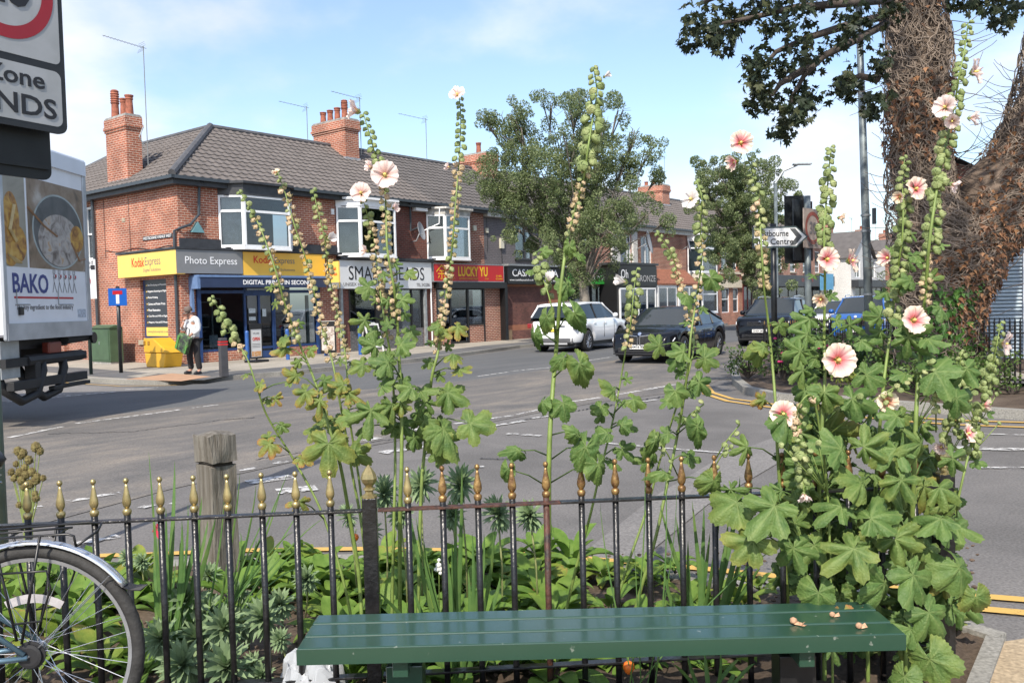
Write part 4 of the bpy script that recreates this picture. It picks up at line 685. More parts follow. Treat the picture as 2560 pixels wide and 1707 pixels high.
    if rails:
        b=MB()
        for sg in (-1,1): b.tube([(x,sg*W/2*.66,interp(roof,x)+(.05 if x0+.15<x<x1-.15 else .0)) for x in (x0+.05,x0+.2,(x0+x1)/2,x1-.2,x1-.05)],.018,6)
        b.build('roof_rails',chrome,r)
    return r
def head(deg): return atan2(-cos(radians(deg)),-sin(radians(deg)))    # a car whose nose points to the camera side, axis deg from the view axis
car('parked_suv','white seven-seat SUV seen from behind, parked at the kerb under the street tree',(2.55,32.2),head(31)+pi,4.6,1.96,carpaint('white_car',(.80,.81,.82)),[(-2.3,1.0),(-2.2,1.08),(-1.2,1.13),(.9,1.13),(1.0,1.12),(2.0,1.0),(2.3,.80)],[(-2.3,1.1),(-1.92,1.68),(-.9,1.74),(.25,1.72),(1.15,1.12)],(1.36,-1.36),.37,front=None,lower=mat('grey_trim',(.10,.10,.105),.5,.1),gh=(1.12,-2.24),rails=False,sills=.34)
car('black_saloon','glossy black hatchback saloon with a double kidney grille coming round the bend',(4.72,25.9),head(31),5.0,1.90,carpaint('black_car',(.006,.007,.010)),[(-2.5,.95),(-2.3,1.02),(-1.2,.99),(.8,.96),(.95,.95),(1.9,.92),(2.5,.76)],[(-2.25,1.03),(-1.1,1.42),(-.2,1.52),(.3,1.5),(1.35,.92)],(1.52,-1.5),.36,plate='DX18 ZZF',front='kidney',gh=(1.32,-2.1),sills=.24)
car('black_suv','black estate SUV with a chrome barred grille facing us behind the black saloon',(9.85,32.6),head(31),4.78,1.94,carpaint('black_car',(.006,.007,.010)),[(-2.39,1.0),(-2.2,1.1),(-1.2,1.1),(.8,1.08),(.95,1.07),(1.9,1.06),(2.39,.95)],[(-2.3,1.1),(-1.85,1.62),(-.9,1.71),(.3,1.68),(1.3,1.05)],(1.42,-1.42),.37,plate='GH04 MUN',front='bars',gh=(1.28,-2.2),rails=True,sills=.32)
car('blue_suv','bright blue SUV with a black slatted grille facing us behind the lamp post',(12.95,32.3),head(29),4.7,1.88,carpaint('blue_car',(.012,.09,.34)),[(-2.35,1.0),(-2.2,1.08),(-1.2,1.08),(.8,1.06),(.95,1.05),(1.9,1.05),(2.35,.93)],[(-2.3,1.08),(-1.8,1.6),(-.9,1.69),(.3,1.66),(1.3,1.03)],(1.4,-1.4),.36,plate='YY73 LTU',front='slats',gh=(1.28,-2.2),rails=True,sills=.32)
car('white_hatchback','small white hatchback behind the black SUV',(14.6,39.6),head(33),4.0,1.74,carpaint('white_car',(.80,.81,.82)),[(-2,.9),(-1.8,1.0),(.8,.95),(1.6,.86),(2,.72)],[(-1.95,1.0),(-1.5,1.42),(-.5,1.5),(.3,1.47),(1.2,.93)],(1.25,-1.25),.31,front='slats',gh=(1.18,-1.85),sills=.25)
car('dark_blue_car','dark blue car beyond the blue SUV, mostly hidden',(18.3,41.5),head(36),4.4,1.85,carpaint('dark_blue_car',(.02,.03,.08)),[(-2.2,.95),(-2,1.05),(.8,1.03),(1.8,.94),(2.2,.78)],[(-2.15,1.0),(-1.7,1.55),(-.8,1.64),(.3,1.6),(1.25,1.0)],(1.3,-1.3),.34,front='slats',gh=(1.22,-2.05),sills=.3)
car('silver_hatchback','silver car parked far down the street beyond the white hatchback',(21.5,52),head(38),4.2,1.78,carpaint('silver_car',(.4,.42,.44)),[(-2.1,.9),(-1.9,1.0),(.8,.97),(1.7,.88),(2.1,.74)],[(-2.05,1.0),(-1.6,1.45),(-.6,1.52),(.3,1.49),(1.2,.95)],(1.25,-1.25),.32,front='slats',gh=(1.18,-1.95),sills=.25)
# ================= LORRY =================
r=thing('box_lorry','white box lorry with food photographs and a navy logo on its rear doors','lorry',(-7.33,15.3,0),0)
TW=2.55; TH=4.32; TB=1.44; whitep=mat('lorry_white',(.72,.74,.78),.35,.06,2); alum=mat('aluminium_trim',(.42,.44,.47),.35,.15,3,metal=.4)
b=MB(); b.box(-7.2,-.02,-TW,0,TB,TH-.02); b.build('box_body',whitep,r)
b=MB(); b.box(-.02,.03,-.09,.03,TB-.08,TH-.02); b.build('corner_post',alum,r,bevel=.01); b=MB(); b.box(-.02,.03,-TW-.03,-TW+.06,TB-.08,TH-.02); b.build('corner_post',alum,r,bevel=.01)
b=MB(); b.box(-.02,.05,-TW,0,TH-.24,TH+.0); b.tube([(-.02,-TW,TH-.02),(-.02,0,TH-.02)],.07,8); b.build('header_rail',mat('header_white',(.66,.70,.76),.35,.05,2),r); b=MB(); b.box(-.02,.04,-TW+.0,0,TB-.09,TB+.16); b.build('sill_rail',alum,r)
b=MB(); b.box(-.02,.008,-TW+.06,-.09,TB+.16,TH-.24); door=b.build('rear_shutter',whitep,r)
def tq(y0,y1,z0,z1,m,x=.012,name='photo_panel'): b=MB(); b.box(x-.004,x,y0,y1,z0,z1); return b.build(name,m,door)
def photomat(name,cols,sc):
    m=D.materials.new(name); m.use_nodes=True; nt=m.node_tree; N=nt.nodes; L=nt.links; bb=N['Principled BSDF']; bb.inputs['Roughness'].default_value=.35
    tc=N.new('ShaderNodeTexCoord'); n=N.new('ShaderNodeTexNoise'); n.inputs['Scale'].default_value=sc; n.inputs['Detail'].default_value=6; n.inputs['Distortion'].default_value=.8; L.new(tc.outputs['Object'],n.inputs['Vector'])
    r_=N.new('ShaderNodeValToRGB'); e=r_.color_ramp.elements; e[0].position=.3; e[0].color=(*cols[0],1); e[1].position=.72; e[1].color=(*cols[-1],1)
    for i,c in enumerate(cols[1:-1]): k=e.new(.3+.42*(i+1)/(len(cols)-1)); k.color=(*c,1)
    L.new(n.outputs[0],r_.inputs[0]); L.new(r_.outputs[0],bb.inputs['Base Color']); return m
YL=-TW+.06; zt_,zb_=TH-.5,2.44
wood=photomat('photo_pale_wood',[(.20,.19,.15),(.30,.28,.23),(.38,.36,.31)],1.6); flour=photomat('photo_floured_table',[(.08,.06,.045),(.20,.14,.09),(.27,.21,.16),(.45,.42,.38)],2.4); mixm=photomat('photo_bowl_mix',[(.10,.08,.07),(.30,.27,.25),(.42,.40,.38),(.40,.22,.06)],6); dark=photomat('photo_bowl_dark',[(.045,.05,.055),(.08,.085,.09),(.11,.11,.115)],3); gold=photomat('photo_fried_food',[(.14,.05,.01),(.34,.16,.03),(.50,.29,.05),(.55,.36,.10)],6)
tq(-2.5,-1.90,zb_,zt_,wood,.012); tq(-1.84,-.10,zb_,zt_,flour,.012)
def disc(cy,cz,ry,rz_,m,x,name,a0=0,a1=2*pi):
    b=MB(); n=40; pts=[V((x,cy+ry*cos(a0+(a1-a0)*k/n),cz+rz_*sin(a0+(a1-a0)*k/n))) for k in range(n+1)]; b.add(pts,[tuple(range(n+1))]); return b.build(name,m,door)
cy,cz=-.93,3.05; disc(cy,cz,.80,.60,mat('photo_rim',(.33,.38,.38),.4,.2,3),.0135,'photo_bowl_rim'); disc(cy,cz,.76,.57,dark,.0145,'photo_bowl'); disc(cy+.02,cz-.14,.66,.42,mixm,.0155,'photo_mixture'); disc(-.35,2.98,.22,.22,gold,.0165,'photo_butter')
b=MB(); b.tube([(.018,-1.84,3.36),(.018,-1.4,3.12),(.018,-1.0,2.98)],.02,4); b.tube([(.018,-.55,2.9),(.018,-.3,2.62),(.018,-.1,2.66)],.018,4); b.build('photo_spoon',mat('photo_wood',(.28,.17,.10),.5,.1),door)
disc(-2.3,3.12,.22,.42,gold,.0145,'photo_bread'); disc(-2.13,2.78,.22,.27,gold,.0155,'photo_roll'); disc(-2.35,2.66,.2,.22,gold,.0165,'photo_pie'); 
b=MB(); 
for k in range(4): b.tube([(.02,-2.42+.06*k,2.62-.02*k),(.02,-2.22+.05*k,2.5)],.014,4)
b.build('photo_breadstick',mat('photo_pastry',(.46,.36,.18),.6,.2,8),door); b=MB(); b.tube([(.02,-2.22,3.35),(.02,-2.36,2.98),(.02,-2.2,2.82)],.035,5); b.build('photo_pastry',mat('photo_pastry',(.46,.36,.18)),door)
logo=mat('logo_navy',(.03,.045,.20),.4,0); lred=mat('logo_red',(.42,.02,.03),.4,0)
text(door,'BAKO',logo,(.012,-1.83,2.20),(0,1,0),Z1,1.0,.30,bold=.02); b=MB(); b.box(.008,.013,-2.30,-.55,1.97,2.00); b.build('red_line',lred,door); text(door,"'The key ingredient to the food industry'",greyl,(.012,-1.42,1.83),(0,1,0),Z1,1.72,.11)
for k in range(5):   # five little line-drawn bakers walking in a row
    y0=-1.20+.16*k; z0=2.07; b=MB(); T=lambda p:(.014,y0+p[0],z0+p[1])
    for seg in ([(.0,0),(.03,.10),(.05,.16)],[(.12,.0),(.08,.09),(.06,.16)],[(.05,.16),(.04,.26),(.06,.30)],[(.04,.26),(.09,.22),(.12,.27)],[(.03,.30),(.08,.30),(.09,.36),(.03,.36),(.03,.30)]): b.tube([T(p) for p in seg],.004,4)
    b.build('walking_figure',greyl,door); b=MB(); b.box(.0125,.0145,y0+.09,y0+.13,z0+.24,z0+.29); b.build('red_flag',lred,door)
b=MB(); b.tube([(.02,-2.25,2.1),(.02,-2.25,1.88),(.02,-1.9,1.88)],.008,4); b.tube([(.02,-1.05,2.1),(.02,-1.05,1.88),(.02,-.6,1.88)],.008,4); b.build('handle_recess',grey_m,door); b=MB(); b.box(.01,.05,-2.22,-2.12,1.72,1.84); b.build('door_lock',black,door,bevel=.01)
b=MB(); b.box(.008,.012,-.42,-.14,1.66,1.80); b.build('notice_label',mat('label_blue_grey',(.42,.47,.55),.4,.3,30),door)
chas=mat('chassis_black',(.014,.014,.015),.6,.4,5)
b=MB(); b.box(-7,-.3,-TW+.75,-TW+.9,.95,TB-.1); b.box(-7,-.3,-.9,-.75,.95,TB-.1); b.box(-2.3,-.25,-TW+.3,-.3,TB-.25,TB-.09); b.build('chassis_rails',chas,r)
b=MB(); b.box(-.3,-.05,-TW+.05,-.05,.95,1.08); b.tube([(-.1,-1.9,1.02),(-.1,-.15,1.02)],.09,8); b.tube([(-.1,-.7,1.3),(-.1,.12,1.33)],.08,8); b.build('lift_crossbeam',chas,r)
for yy in (-1.85,-1.2):
    b=MB(); b.tube([(-.35,yy-.5,.95),(-.2,yy-.45,.6),(-.1,yy-.2,.42),(-.05,yy+.15,.5),(-.05,yy+.35,.85),(-.1,yy+.4,1.0)],.07,8); b.build('lift_arm',chas,r,smooth=True)
b=MB(); b.box(-.12,.0,-2.4,-.15,.60,.74); b.box(-.08,.02,-1.3,-.1,.52,.58); b.box(-.2,-.02,-1.75,-1.6,.45,1.0); b.build('underrun_bar',chas,r,bevel=.01)
b=MB(); b.box(-.7,-.12,-TW+.05,-TW+.55,.78,TB-.1); b.build('battery_box',mat('lorry_locker',(.36,.38,.38),.5,.15),r,bevel=.01)
b=MB(); b.box(-.16,-.04,-1.3,-.9,1.1,1.28); b.build('tail_light',mat('dark_red_lamp',(.16,.03,.02),.3,.1),r,bevel=.02); b=MB(); b.lathe([(.001,-.02),(.1,-.02),(.1,.02),(.001,.02)],14,M=Matrix.Translation((0,.12,1.3))@Matrix.Rotation(pi/2,4,'Y')); b.build('marker_lamp',black,r)
for xw in (-2.3,-6.2):
    for yy in (-TW+.25,-.25):
        wo=thing('wheel',None,None,(xw,yy,.48)); wo.parent=r; b=MB(); M=Matrix.Rotation(pi/2,4,'X'); b.lathe([(.28,-.22),(.45,-.22),(.48,-.17),(.48,.17),(.45,.22),(.28,.22)],24,M=M,cap=False); b.build('tyre',rubber,wo,smooth=True); b=MB(); b.lathe([(.001,.1),(.28,.18),(.28,-.18),(.001,-.1)],20,M=M,cap=False); b.build('rim',grey_m,wo)
b=MB(); b.box(-9.0,-7.4,-TW+.05,-.05,.5,2.9); b.build('cab',whitep,r,bevel=.1); b=MB(); b.box(-9.02,-8.6,-TW+.2,-.2,1.7,2.5); b.build('windscreen',carglass,r)
# ================= STREET FURNITURE (far side) =================
def bollard(x,y,h,label,m,r_=.07,band=None,square=False):
    P=gp(x,y,.11); r=thing('bollard',label,'bollard',(P.x,P.y,.1)); b=MB()
    if square: b.box(-r_,r_,-r_,r_,0,h*.92); b.box(-r_*.95,r_*.95,-r_*.95,r_*.95,h*.92,h); b.build('shaft',m,r,bevel=.012,rot=(0,0,radians(38)))
    else: b.lathe([(r_,0),(r_,h*.96),(r_*.7,h),(.001,h*1.01)],16); b.build('shaft',m,r,smooth=False)
    if band:
        for z in (h*.83,h*.9): b=MB(); b.box(-r_-.004,r_+.004,-r_-.004,r_+.004,z-.018,z+.018); b.build('reflective_band',band,r,rot=(0,0,radians(38)))
bluebol=mat('blue_bollard',(.03,.10,.32),.4,.2,5)
bollard(560,940,.95,'square dark grey bollard with red bands in front of the man',mat('bollard_grey',(.055,.055,.062),.5,.15),.09,mat('red_band',(.5,.02,.02),.4,0),True)
for (x,y,h,l) in ((620,905,.98,'blue post left of the open sign by the photo shop door'),(720,898,.98,'blue post in the middle of the photo shop front'),(815,888,.98,'blue post between the photo shop and the hair salon'),(901,886,.98,'blue post beside the white chalkboard sign')): bollard(x,y,h,l,bluebol,.062)
def frame_at(px,py,z=.1,rz=BA): P=gp(px,py,z); return (P.x,P.y,z),rz
# pavement signs
loc,rz=frame_at(642,905); r=thing('pavement_sign','black framed pavement sign with a white OPEN poster by the photo shop door','pavement sign',loc,rz+radians(12))
b=MB(); b.box(-.27,.27,-.02,.02,.12,.16);b.box(-.27,-.23,-.02,.02,.16,1.1);b.box(.23,.27,-.02,.02,.16,1.1);b.box(-.27,.27,-.02,.02,1.02,1.2); b.build('frame',black,r,bevel=.02); b=MB(); b.box(-.3,.3,-.25,.25,.0,.07); b.box(-.03,.03,-.03,.03,.07,.13); b.build('base',black,r,bevel=.03)
b=MB(); b.box(-.23,.23,-.008,.008,.16,1.02); o=b.build('poster',mat('poster_white',(.72,.71,.68),.5,.04),r); text(o,'OPEN',redt,(0,-.01,.72),X1,Z1,.32,.11,bold=.03); text(o,'WE ARE',greyl,(0,-.01,.9),X1,Z1,.28,.05)
for k in range(3): c=MB(); c.box(-.18,.18,-.0105,-.008,.56-k*.05,.575-k*.05); c.build('text_line',greyl,o)
c=MB(); c.box(-.2,.2,-.011,-.008,.18,.34); c.build('orange_picture',photomat('orange_print',[(.6,.2,.05),(.75,.4,.15),(.7,.62,.55)],14),o)
loc,rz=frame_at(822,890); r=thing('pavement_sign','black pavement sign seen edge-on beside the hair salon','pavement sign',loc,rz-radians(50)); b=MB(); b.box(-.27,.27,-.03,.03,.1,1.2); b.build('frame',black,r,bevel=.02); b=MB(); b.box(-.22,.22,-.035,-.031,.2,1.0); b.build('poster',photomat('salon_print',[(.2,.12,.1),(.5,.45,.4),(.6,.58,.55)],10),r)
loc,rz=frame_at(930,883); r=thing('chalkboard_sign','white A-frame chalkboard leaning open on the pavement outside the hair salon','chalkboard',loc,rz)
for sy in (-1,1):
    M=Matrix.Translation((0,sy*.3,0))@Matrix.Rotation(radians(sy*16),4,'X'); b=MB(); b.box(-.32,-.27,-.015,.015,0,1.08,M=M); b.box(.27,.32,-.015,.015,0,1.08,M=M); b.box(-.27,.27,-.015,.015,.22,.28,M=M); b.box(-.27,.27,-.015,.015,1.02,1.08,M=M); b.tube([M@V((-.3,0,1.0)),M@V((-.15,0,1.09)),M@V((.15,0,1.09)),M@V((.3,0,1.0))],.03,6); o=b.build('frame',mat('white_wood',(.7,.7,.68),.5,.1),r)
    b=MB(); b.box(-.27,.27,-.008,.008,.28,1.02,M=M); c=b.build('board',mat('chalkboard',(.018,.02,.025),.8,.3),o)
    if sy<0:
        for k in range(5):
            nn_=M@V((0,-.0085,.86-k*.11)); text(o,['OPEN TODAY','cut & blow dry','colour','walk in','welcome'][k],whitel,nn_,X1,(M.to_3x3()@Z1),.36-.05*(k%2),.05,name='chalk_writing')
# green cabinet, grit bin
loc,rz=frame_at(270,908); r=thing('utility_cabinet','dark green utility cabinet against the brick side wall','cabinet',loc,rz)
g_=mat('cabinet_green',(.055,.10,.052),.55,.15,3); b=MB(); b.box(-.22,.22,-.62,.62,.06,1.16); b.build('body',g_,r,bevel=.01); b=MB(); b.add([(-.26,-.65,1.16),(.26,-.65,1.16),(.26,.65,1.16),(-.26,.65,1.16),(0,-.65,1.26),(0,.65,1.26)],[(0,1,4),(3,5,2),(0,4,5,3),(1,2,5,4),(0,3,2,1)]); b.build('lid',g_,r); b=MB(); b.box(-.2,.2,-.6,.6,0,.06); b.build('plinth',capm,r)
b=MB(); b.box(-.235,-.222,-.56,.5,.12,1.1); b.build('door',g_,r,bevel=.004); b=MB(); b.box(-.25,-.236,.02,.05,.62,.72); b.build('handle',grey_m,r)
loc,rz=frame_at(412,917); r=thing('grit_bin','yellow plastic grit bin with a sloping lid under the poster window','grit bin',loc,rz+radians(0))
gy=mat('grit_yellow',(.62,.34,.02),.45,.08,3); b=MB(); Mx=Matrix(((0,0,1,0),(-1,0,0,0),(0,1,0,0),(0,0,0,1)))
prof=[(-.55,0),(.45,.0),(.58,.42),(-.62,.42)]; b.prism([(p[0],p[1]) for p in prof],-.28,.28,M=Mx); b.build('tub',gy,r,bevel=.03); b=MB(); b.prism([(-.62,.43),(.6,.43),(.52,.55),(-.1,.86),(-.62,.86)],-.30,.30,M=Mx); b.build('lid',gy,r,bevel=.03)
for k in (-.12,.12): b=MB(); b.box(-.32,-.301,.43+k-.05,.43+k+.05,.66,.78); b.build('lid_recess_shade',mat('grit_shade',(.28,.14,.01),.5,.1),r,bevel=.01)  # raised plates in darker yellow, painted as the shade inside lid recesses
# no-through-road sign
blk=mat('sign_post_black',(.014,.016,.018),.35,.2,8)
def signpost(name,label,px,py,h,rad=.04,z=.1,m=blk,cat='road sign',rz=0): P=gp(px,py,z); r=thing(name,label,cat,(P.x,P.y,z),rz); b=MB(); b.tube([(0,0,0),(0,0,h)],rad,12); b.build('post',m,r,smooth=True); return r,P
r,P=signpost('no_through_road_sign','blue square sign with a white T and red bar on a black post',303,932,2.35,.05)
faceaz=radians(35)
def plate(par,w_,h_,zc,m,y=-.07,x=0,name='sign_plate',back=None,rr=.05):
    b=MB(); b.box(x-w_/2,x+w_/2,y-.01,y,zc-h_/2,zc+h_/2); o=b.build(name,m,par,bevel=.004); c=MB(); c.box(x-w_/2+.01,x+w_/2-.01,y,y+.012,zc-h_/2+.01,zc+h_/2-.01); c.build('sign_back',back or grey_m,o); return o
def rect(o,x0,x1,z0,z1,m,y=-.084,name='sign_mark'): c=MB(); c.box(x0,x1,y-.001,y+.004,z0,z1); return c.build(name,m,o)
r.rotation_euler.z=radians(18); blues=mat('sign_blue',(.01,.10,.42),.3,.05,3); signred=mat('sign_red',(.45,.012,.02),.3,0); signw=mat('sign_white',(.72,.73,.74),.35,.05,4)
o=plate(r,.46,.47,2.06,blues); rect(o,-.04,.04,1.88,2.18,signw); rect(o,-.12,.12,2.13,2.23,signred,-.086); 
# controlled parking sign
r,P=signpost('parking_zone_sign','white parking zone sign half hidden by the lorry, on a dark green post',228,936,3.05,.045,m=mat('dark_green_post',(.02,.04,.035),.4,.2)); r.rotation_euler.z=radians(15)
o=plate(r,.72,1.05,2.55,signw,x=-.12); text(o,'Controlled\nZONE P',greyl,(-.12,-.086,2.92),X1,Z1,.6,.26); text(o,'Mon-Sat\n9am-5pm',greyl,(-.12,-.086,2.12),X1,Z1,.4,.14)
def ring(o,cx,cz,r0,r1,m,y=-.088,n=40,name='ring'):
    b=MB(); vs=[]
    for k in range(n): a=2*pi*k/n; vs+=[V((cx+r0*cos(a),y,cz+r0*sin(a))),V((cx+r1*cos(a),y,cz+r1*sin(a)))]
    b.add(vs,[(2*k,2*k+1,(2*k+3)%(2*n),(2*k+2)%(2*n)) for k in range(n)]); return b.build(name,m,o)
def dsk(o,cx,cz,r0,m,y=-.087,n=40,name='disc'): b=MB(); b.add([V((cx+r0*cos(2*pi*k/n),y,cz+r0*sin(2*pi*k/n))) for k in range(n)],[tuple(range(n))]); return b.build(name,m,o)
dsk(o,-.12,2.5,.19,blues); ring(o,-.12,2.5,.17,.225,signred,-.089); rect(o,.12,.22,2.8,2.92,blackl,-.087)
# ---- man with a bag ----
P=gp(487,934,.11); mr=thing('person','man in a pale jacket and cap looking down, holding a large bag','person',(P.x,P.y,.106),radians(-28))
def skin_mesh(name,V_,E_,R_,m,parent,lev=2,root=0):
    me=D.meshes.new(name); me.from_pydata(V_,E_,[]); o=D.objects.new(name,me); C.objects.link(o); o.parent=parent
    me.materials.append(m); sk=o.modifiers.new('s','SKIN'); sv=me.skin_vertices[0].data
    for i,q in enumerate(R_): sv[i].radius=(q if isinstance(q,tuple) else (q,q))
    sv[root].use_root=True; sk.use_smooth_shade=True
    ss=o.modifiers.new('ss','SUBSURF'); ss.levels=lev; ss.render_levels=lev; return o
skinm=mat('skin',(.50,.27,.19),.55,.06); 
# body: pelvis, spine bent slightly, head down, right hand at the chin, left hand on the bag
bv=[(0,0,.93),(0,-.01,1.12),(0,-.03,1.32),(0,-.06,1.45),(0,-.09,1.53),(0,-.14,1.61),
    (-.17,-.03,1.40),(-.25,-.08,1.15),(-.11,-.27,1.22),(-.05,-.24,1.36),(.18,-.03,1.40),(.25,-.05,1.13),(.15,-.26,1.0),(.12,-.30,.93),
    (-.10,0,.88),(-.13,-.03,.50),(-.15,.03,.10),(-.17,-.12,.05),(.10,0,.88),(.16,-.05,.50),(.17,.02,.10),(.22,-.12,.05)]
be=[(0,1),(1,2),(2,3),(3,4),(4,5),(3,6),(6,7),(7,8),(8,9),(3,10),(10,11),(11,12),(12,13),(0,14),(14,15),(15,16),(16,17),(0,18),(18,19),(19,20),(20,21)]
br=[(.15,.12),(.15,.11),(.165,.11),(.10,.08),.055,.085,.06,.05,.036,.03,.06,.05,.036,.03,.09,.062,.045,.04,.09,.062,.045,.04]
skin_mesh('body',bv,be,br,skinm,mr)
shirt=mat('pale_jacket',(.62,.64,.66),.8,.1,9,.2,12); trs=mat('dark_trousers',(.025,.024,.026),.85,.2)
jv=[(0,0,.88),(0,0,1.0),(0,-.01,1.15),(0,-.03,1.33),(0,-.05,1.43),(-.18,-.03,1.41),(-.265,-.08,1.15),(-.15,-.23,1.2),(.19,-.03,1.41),(.265,-.05,1.13),(.19,-.20,1.03)]
skin_mesh('jacket',jv,[(0,1),(1,2),(2,3),(3,4),(4,5),(5,6),(6,7),(4,8),(8,9),(9,10)],[(.185,.15),(.185,.15),(.185,.14),(.19,.135),(.12,.10),.08,.066,.052,.08,.066,.052],shirt,mr)
tv=[(0,0,.93),(-.10,0,.84),(-.13,-.03,.50),(-.15,.03,.10),(.10,0,.84),(.16,-.05,.50),(.17,.02,.10)]
skin_mesh('trousers',tv,[(0,1),(1,2),(2,3),(0,4),(4,5),(5,6)],[(.165,.13),.105,.085,.075,.105,.085,.075],trs,mr)
for sx,yy in ((-.16,-.03),(.2,-.03)): b=MB(); b.lathe([(.04,0),(.055,.02),(.05,.06),(.02,.09)],12,M=Matrix.Translation((sx,yy-.05,.0))@Matrix.Scale(2.4,4,(0,1,0))); b.build('shoe',blackl,mr,smooth=True)
b=MB(); b.lathe([(.10,-.03),(.105,.02),(.09,.08),(.04,.105),(.001,.11)],16,M=Matrix.Translation((0,-.13,1.645))@Matrix.Rotation(radians(22),4,'X')); b.prism([(-.08,-.03),(.08,-.03),(.06,-.17),(-.06,-.17)],-.035,-.02,M=Matrix.Translation((0,-.13,1.645))@Matrix.Rotation(radians(22),4,'X')); b.build('flat_cap',mat('cap_tweed',(.13,.10,.085),.9,.2),mr,smooth=True)
b=MB(); b.lathe([(.001,-.02),(.012,0),(.014,.02),(.001,.03)],8,M=Matrix.Translation((0,-.232,1.585))@Matrix.Rotation(radians(70),4,'X')); b.build('nose',skinm,mr,smooth=True)
for sx in (-1,1):
    b=MB(); b.lathe([(.001,-.01),(.018,0),(.02,.03),(.001,.045)],8,M=Matrix.Translation((sx*.085,-.13,1.59))); b.build('ear',skinm,mr,smooth=True)
def hand(parent,P,dirv,upv,name='hand',s=1.0,curl=.8):
    P=V(P); d=V(dirv).normalized(); u_=V(upv).normalized(); sd=d.cross(u_).normalized(); vs=[P,P+d*.05*s,P+d*.085*s]; E_=[(0,1),(1,2)]; R_=[.02*s,(.036*s,.016*s),(.036*s,.014*s)]
    for i,(o_,ln) in enumerate(((-.03,.062),(-.01,.072),(.012,.066),(.031,.052))):
        k=len(vs); a=P+d*.085*s+sd*o_*s; b1=a+(d*cos(curl*.6)-u_*sin(curl*.6))*ln*.5*s; b2=b1+(d*cos(curl*1.6)-u_*sin(curl*1.6))*ln*.5*s; vs+=[a,b1,b2]; E_+=[(2,k),(k,k+1),(k+1,k+2)]; R_+=[.010*s,.009*s,.008*s]
    k=len(vs); a=P+d*.03*s+sd*(-.035*s); vs+=[a,a+(d*.6-sd*.6-u_*.4)*.04*s,a+(d*1.1-sd*.6-u_*.8)*.055*s]; E_+=[(1,k),(k,k+1),(k+1,k+2)]; R_+=[.013*s,.011*s,.009*s]
    return skin_mesh(name,[tuple(p) for p in vs],E_,R_,skinm,parent,1)
hand(mr,(-.05,-.24,1.36),(.5,.0,.8),(0,-1,0)); hand(mr,(.12,-.30,.93),(-.7,-.1,-.6),(0,-1,.2))
bag=thing('shopping_bag','large green and black patterned bag held by the man on the corner','bag',(P.x,P.y,.106),radians(-28))
b=MB(); M=Matrix.Translation((.03,-.33,.80))@Matrix.Rotation(radians(24),4,'Y'); b.prism([(-.21,-.07),(.21,-.07),(.17,.07),(-.17,.07)],-.23,.23,M=M); b.build('bag_body',photomat('bag_print',[(.015,.02,.02),(.05,.06,.05),(.07,.17,.04),(.22,.20,.19)],11),bag,bevel=.03)
b=MB(); M2=M@Matrix.Translation((0,-.075,0)); b.box(-.2,-.13,-.012,.0,-.2,.16,M=M2); b.box(.15,.2,-.012,.0,-.18,.0,M=M2); b.build('green_panel',mat('bag_green',(.08,.24,.05),.5,.3,20),bag)
b=MB(); b.tube([M@V((-.08,0,.25)),M@V((-.05,0,.42)),M@V((.05,0,.42)),M@V((.08,0,.25))],.012,6); b.build('bag_handle',blackl,bag)
# ---- street lamp, island posts ----
P=gp(2182,955,.2); P=at(2177,900,16.8); lamp=thing('lamp_post','tall galvanised lamp post with banded joints in front of the blue SUV','lamp post',(P.x,P.y,.15))
topx=at(2150,120,16.8); dx=(topx.x-P.x)/ (topx.z-.15)
lm=mat('weathered_galvanised',(.17,.20,.21),.5,.45,3.5,.1,30,metal=.3)
b=MB(); b.tube([(0,0,0),(dx*3,0,3.0),(dx*9,0,9.0)],[.085,.074,.05],14); b.build('column',lm,lamp,smooth=True)
for z in (1.55,2.75,3.05): b=MB(); b.tube([(dx*z,0,z),(dx*z,0,z+.035)],.092,14); b.build('joint_band',grey_m,lamp)
b=MB(); b.box(.06,.11,-.04,.04,2.9,3.2); b.build('control_box',lm,lamp); b=MB(); b.tube([(dx*9,0,9),(dx*9+.3,0,9.3),(dx*9+1.2,0,9.4)],.05,8); b.build('lamp_arm',lm,lamp); b=MB(); b.box(dx*9+1.1,dx*9+1.8,-.12,.12,9.35,9.47); b.build('lamp_head',lm,lamp,bevel=.03)
P=at(1937,900,18); r=thing('direction_sign','white arrow sign pointing right to the NHS centre on a black post','road sign',(P.x,P.y,.2)); z1=at(1937,566,18).z
b=MB(); b.tube([(0,0,-.1),(0,0,z1-.15)],.06,12); b.build('post',blk,r,smooth=True)
za,zb2=at(1940,568,18).z-.0-.2,at(1940,620,18).z-.2; xl=at(1878,600,18).x-P.x; xr=at(2017,596,18).x-P.x; xm=xr-.25; zc=(za+zb2)/2; hh=(za-zb2)/2*1.02
def arrow(y,s,m,name,par,dep=.02): b=MB(); pts=[(xl+s,zc-hh+s),(xm,zc-hh+s),(xr-s*1.3,zc),(xm,zc+hh-s),(xl+s,zc+hh-s)]; n=len(pts); b.add([V((p[0],y,p[1])) for p in pts]+[V((p[0],y+dep,p[1])) for p in pts],[tuple(range(n)),tuple(range(n,2*n))[::-1]]+[(i,n+i,n+(i+1)%n,(i+1)%n) for i in range(n)]); return b.build(name,m,par)
o=arrow(-.10,0,mat('sign_border',(.06,.085,.09),.4,.1),'arrow_plate',r); arrow(-.104,.035,signw,'arrow_face',o,.003)
text(o,'Westbourne',blackl,((xl+xm)/2-.07,-.108,zc+hh*.36),X1,Z1,(xm-xl)*.86*.94,hh*.58,bold=.008); text(o,'NHS Centre',blackl,((xl+xm)/2-.03,-.108,zc-hh*.40),X1,Z1,(xm-xl)*.93,hh*.56,bold=.008)
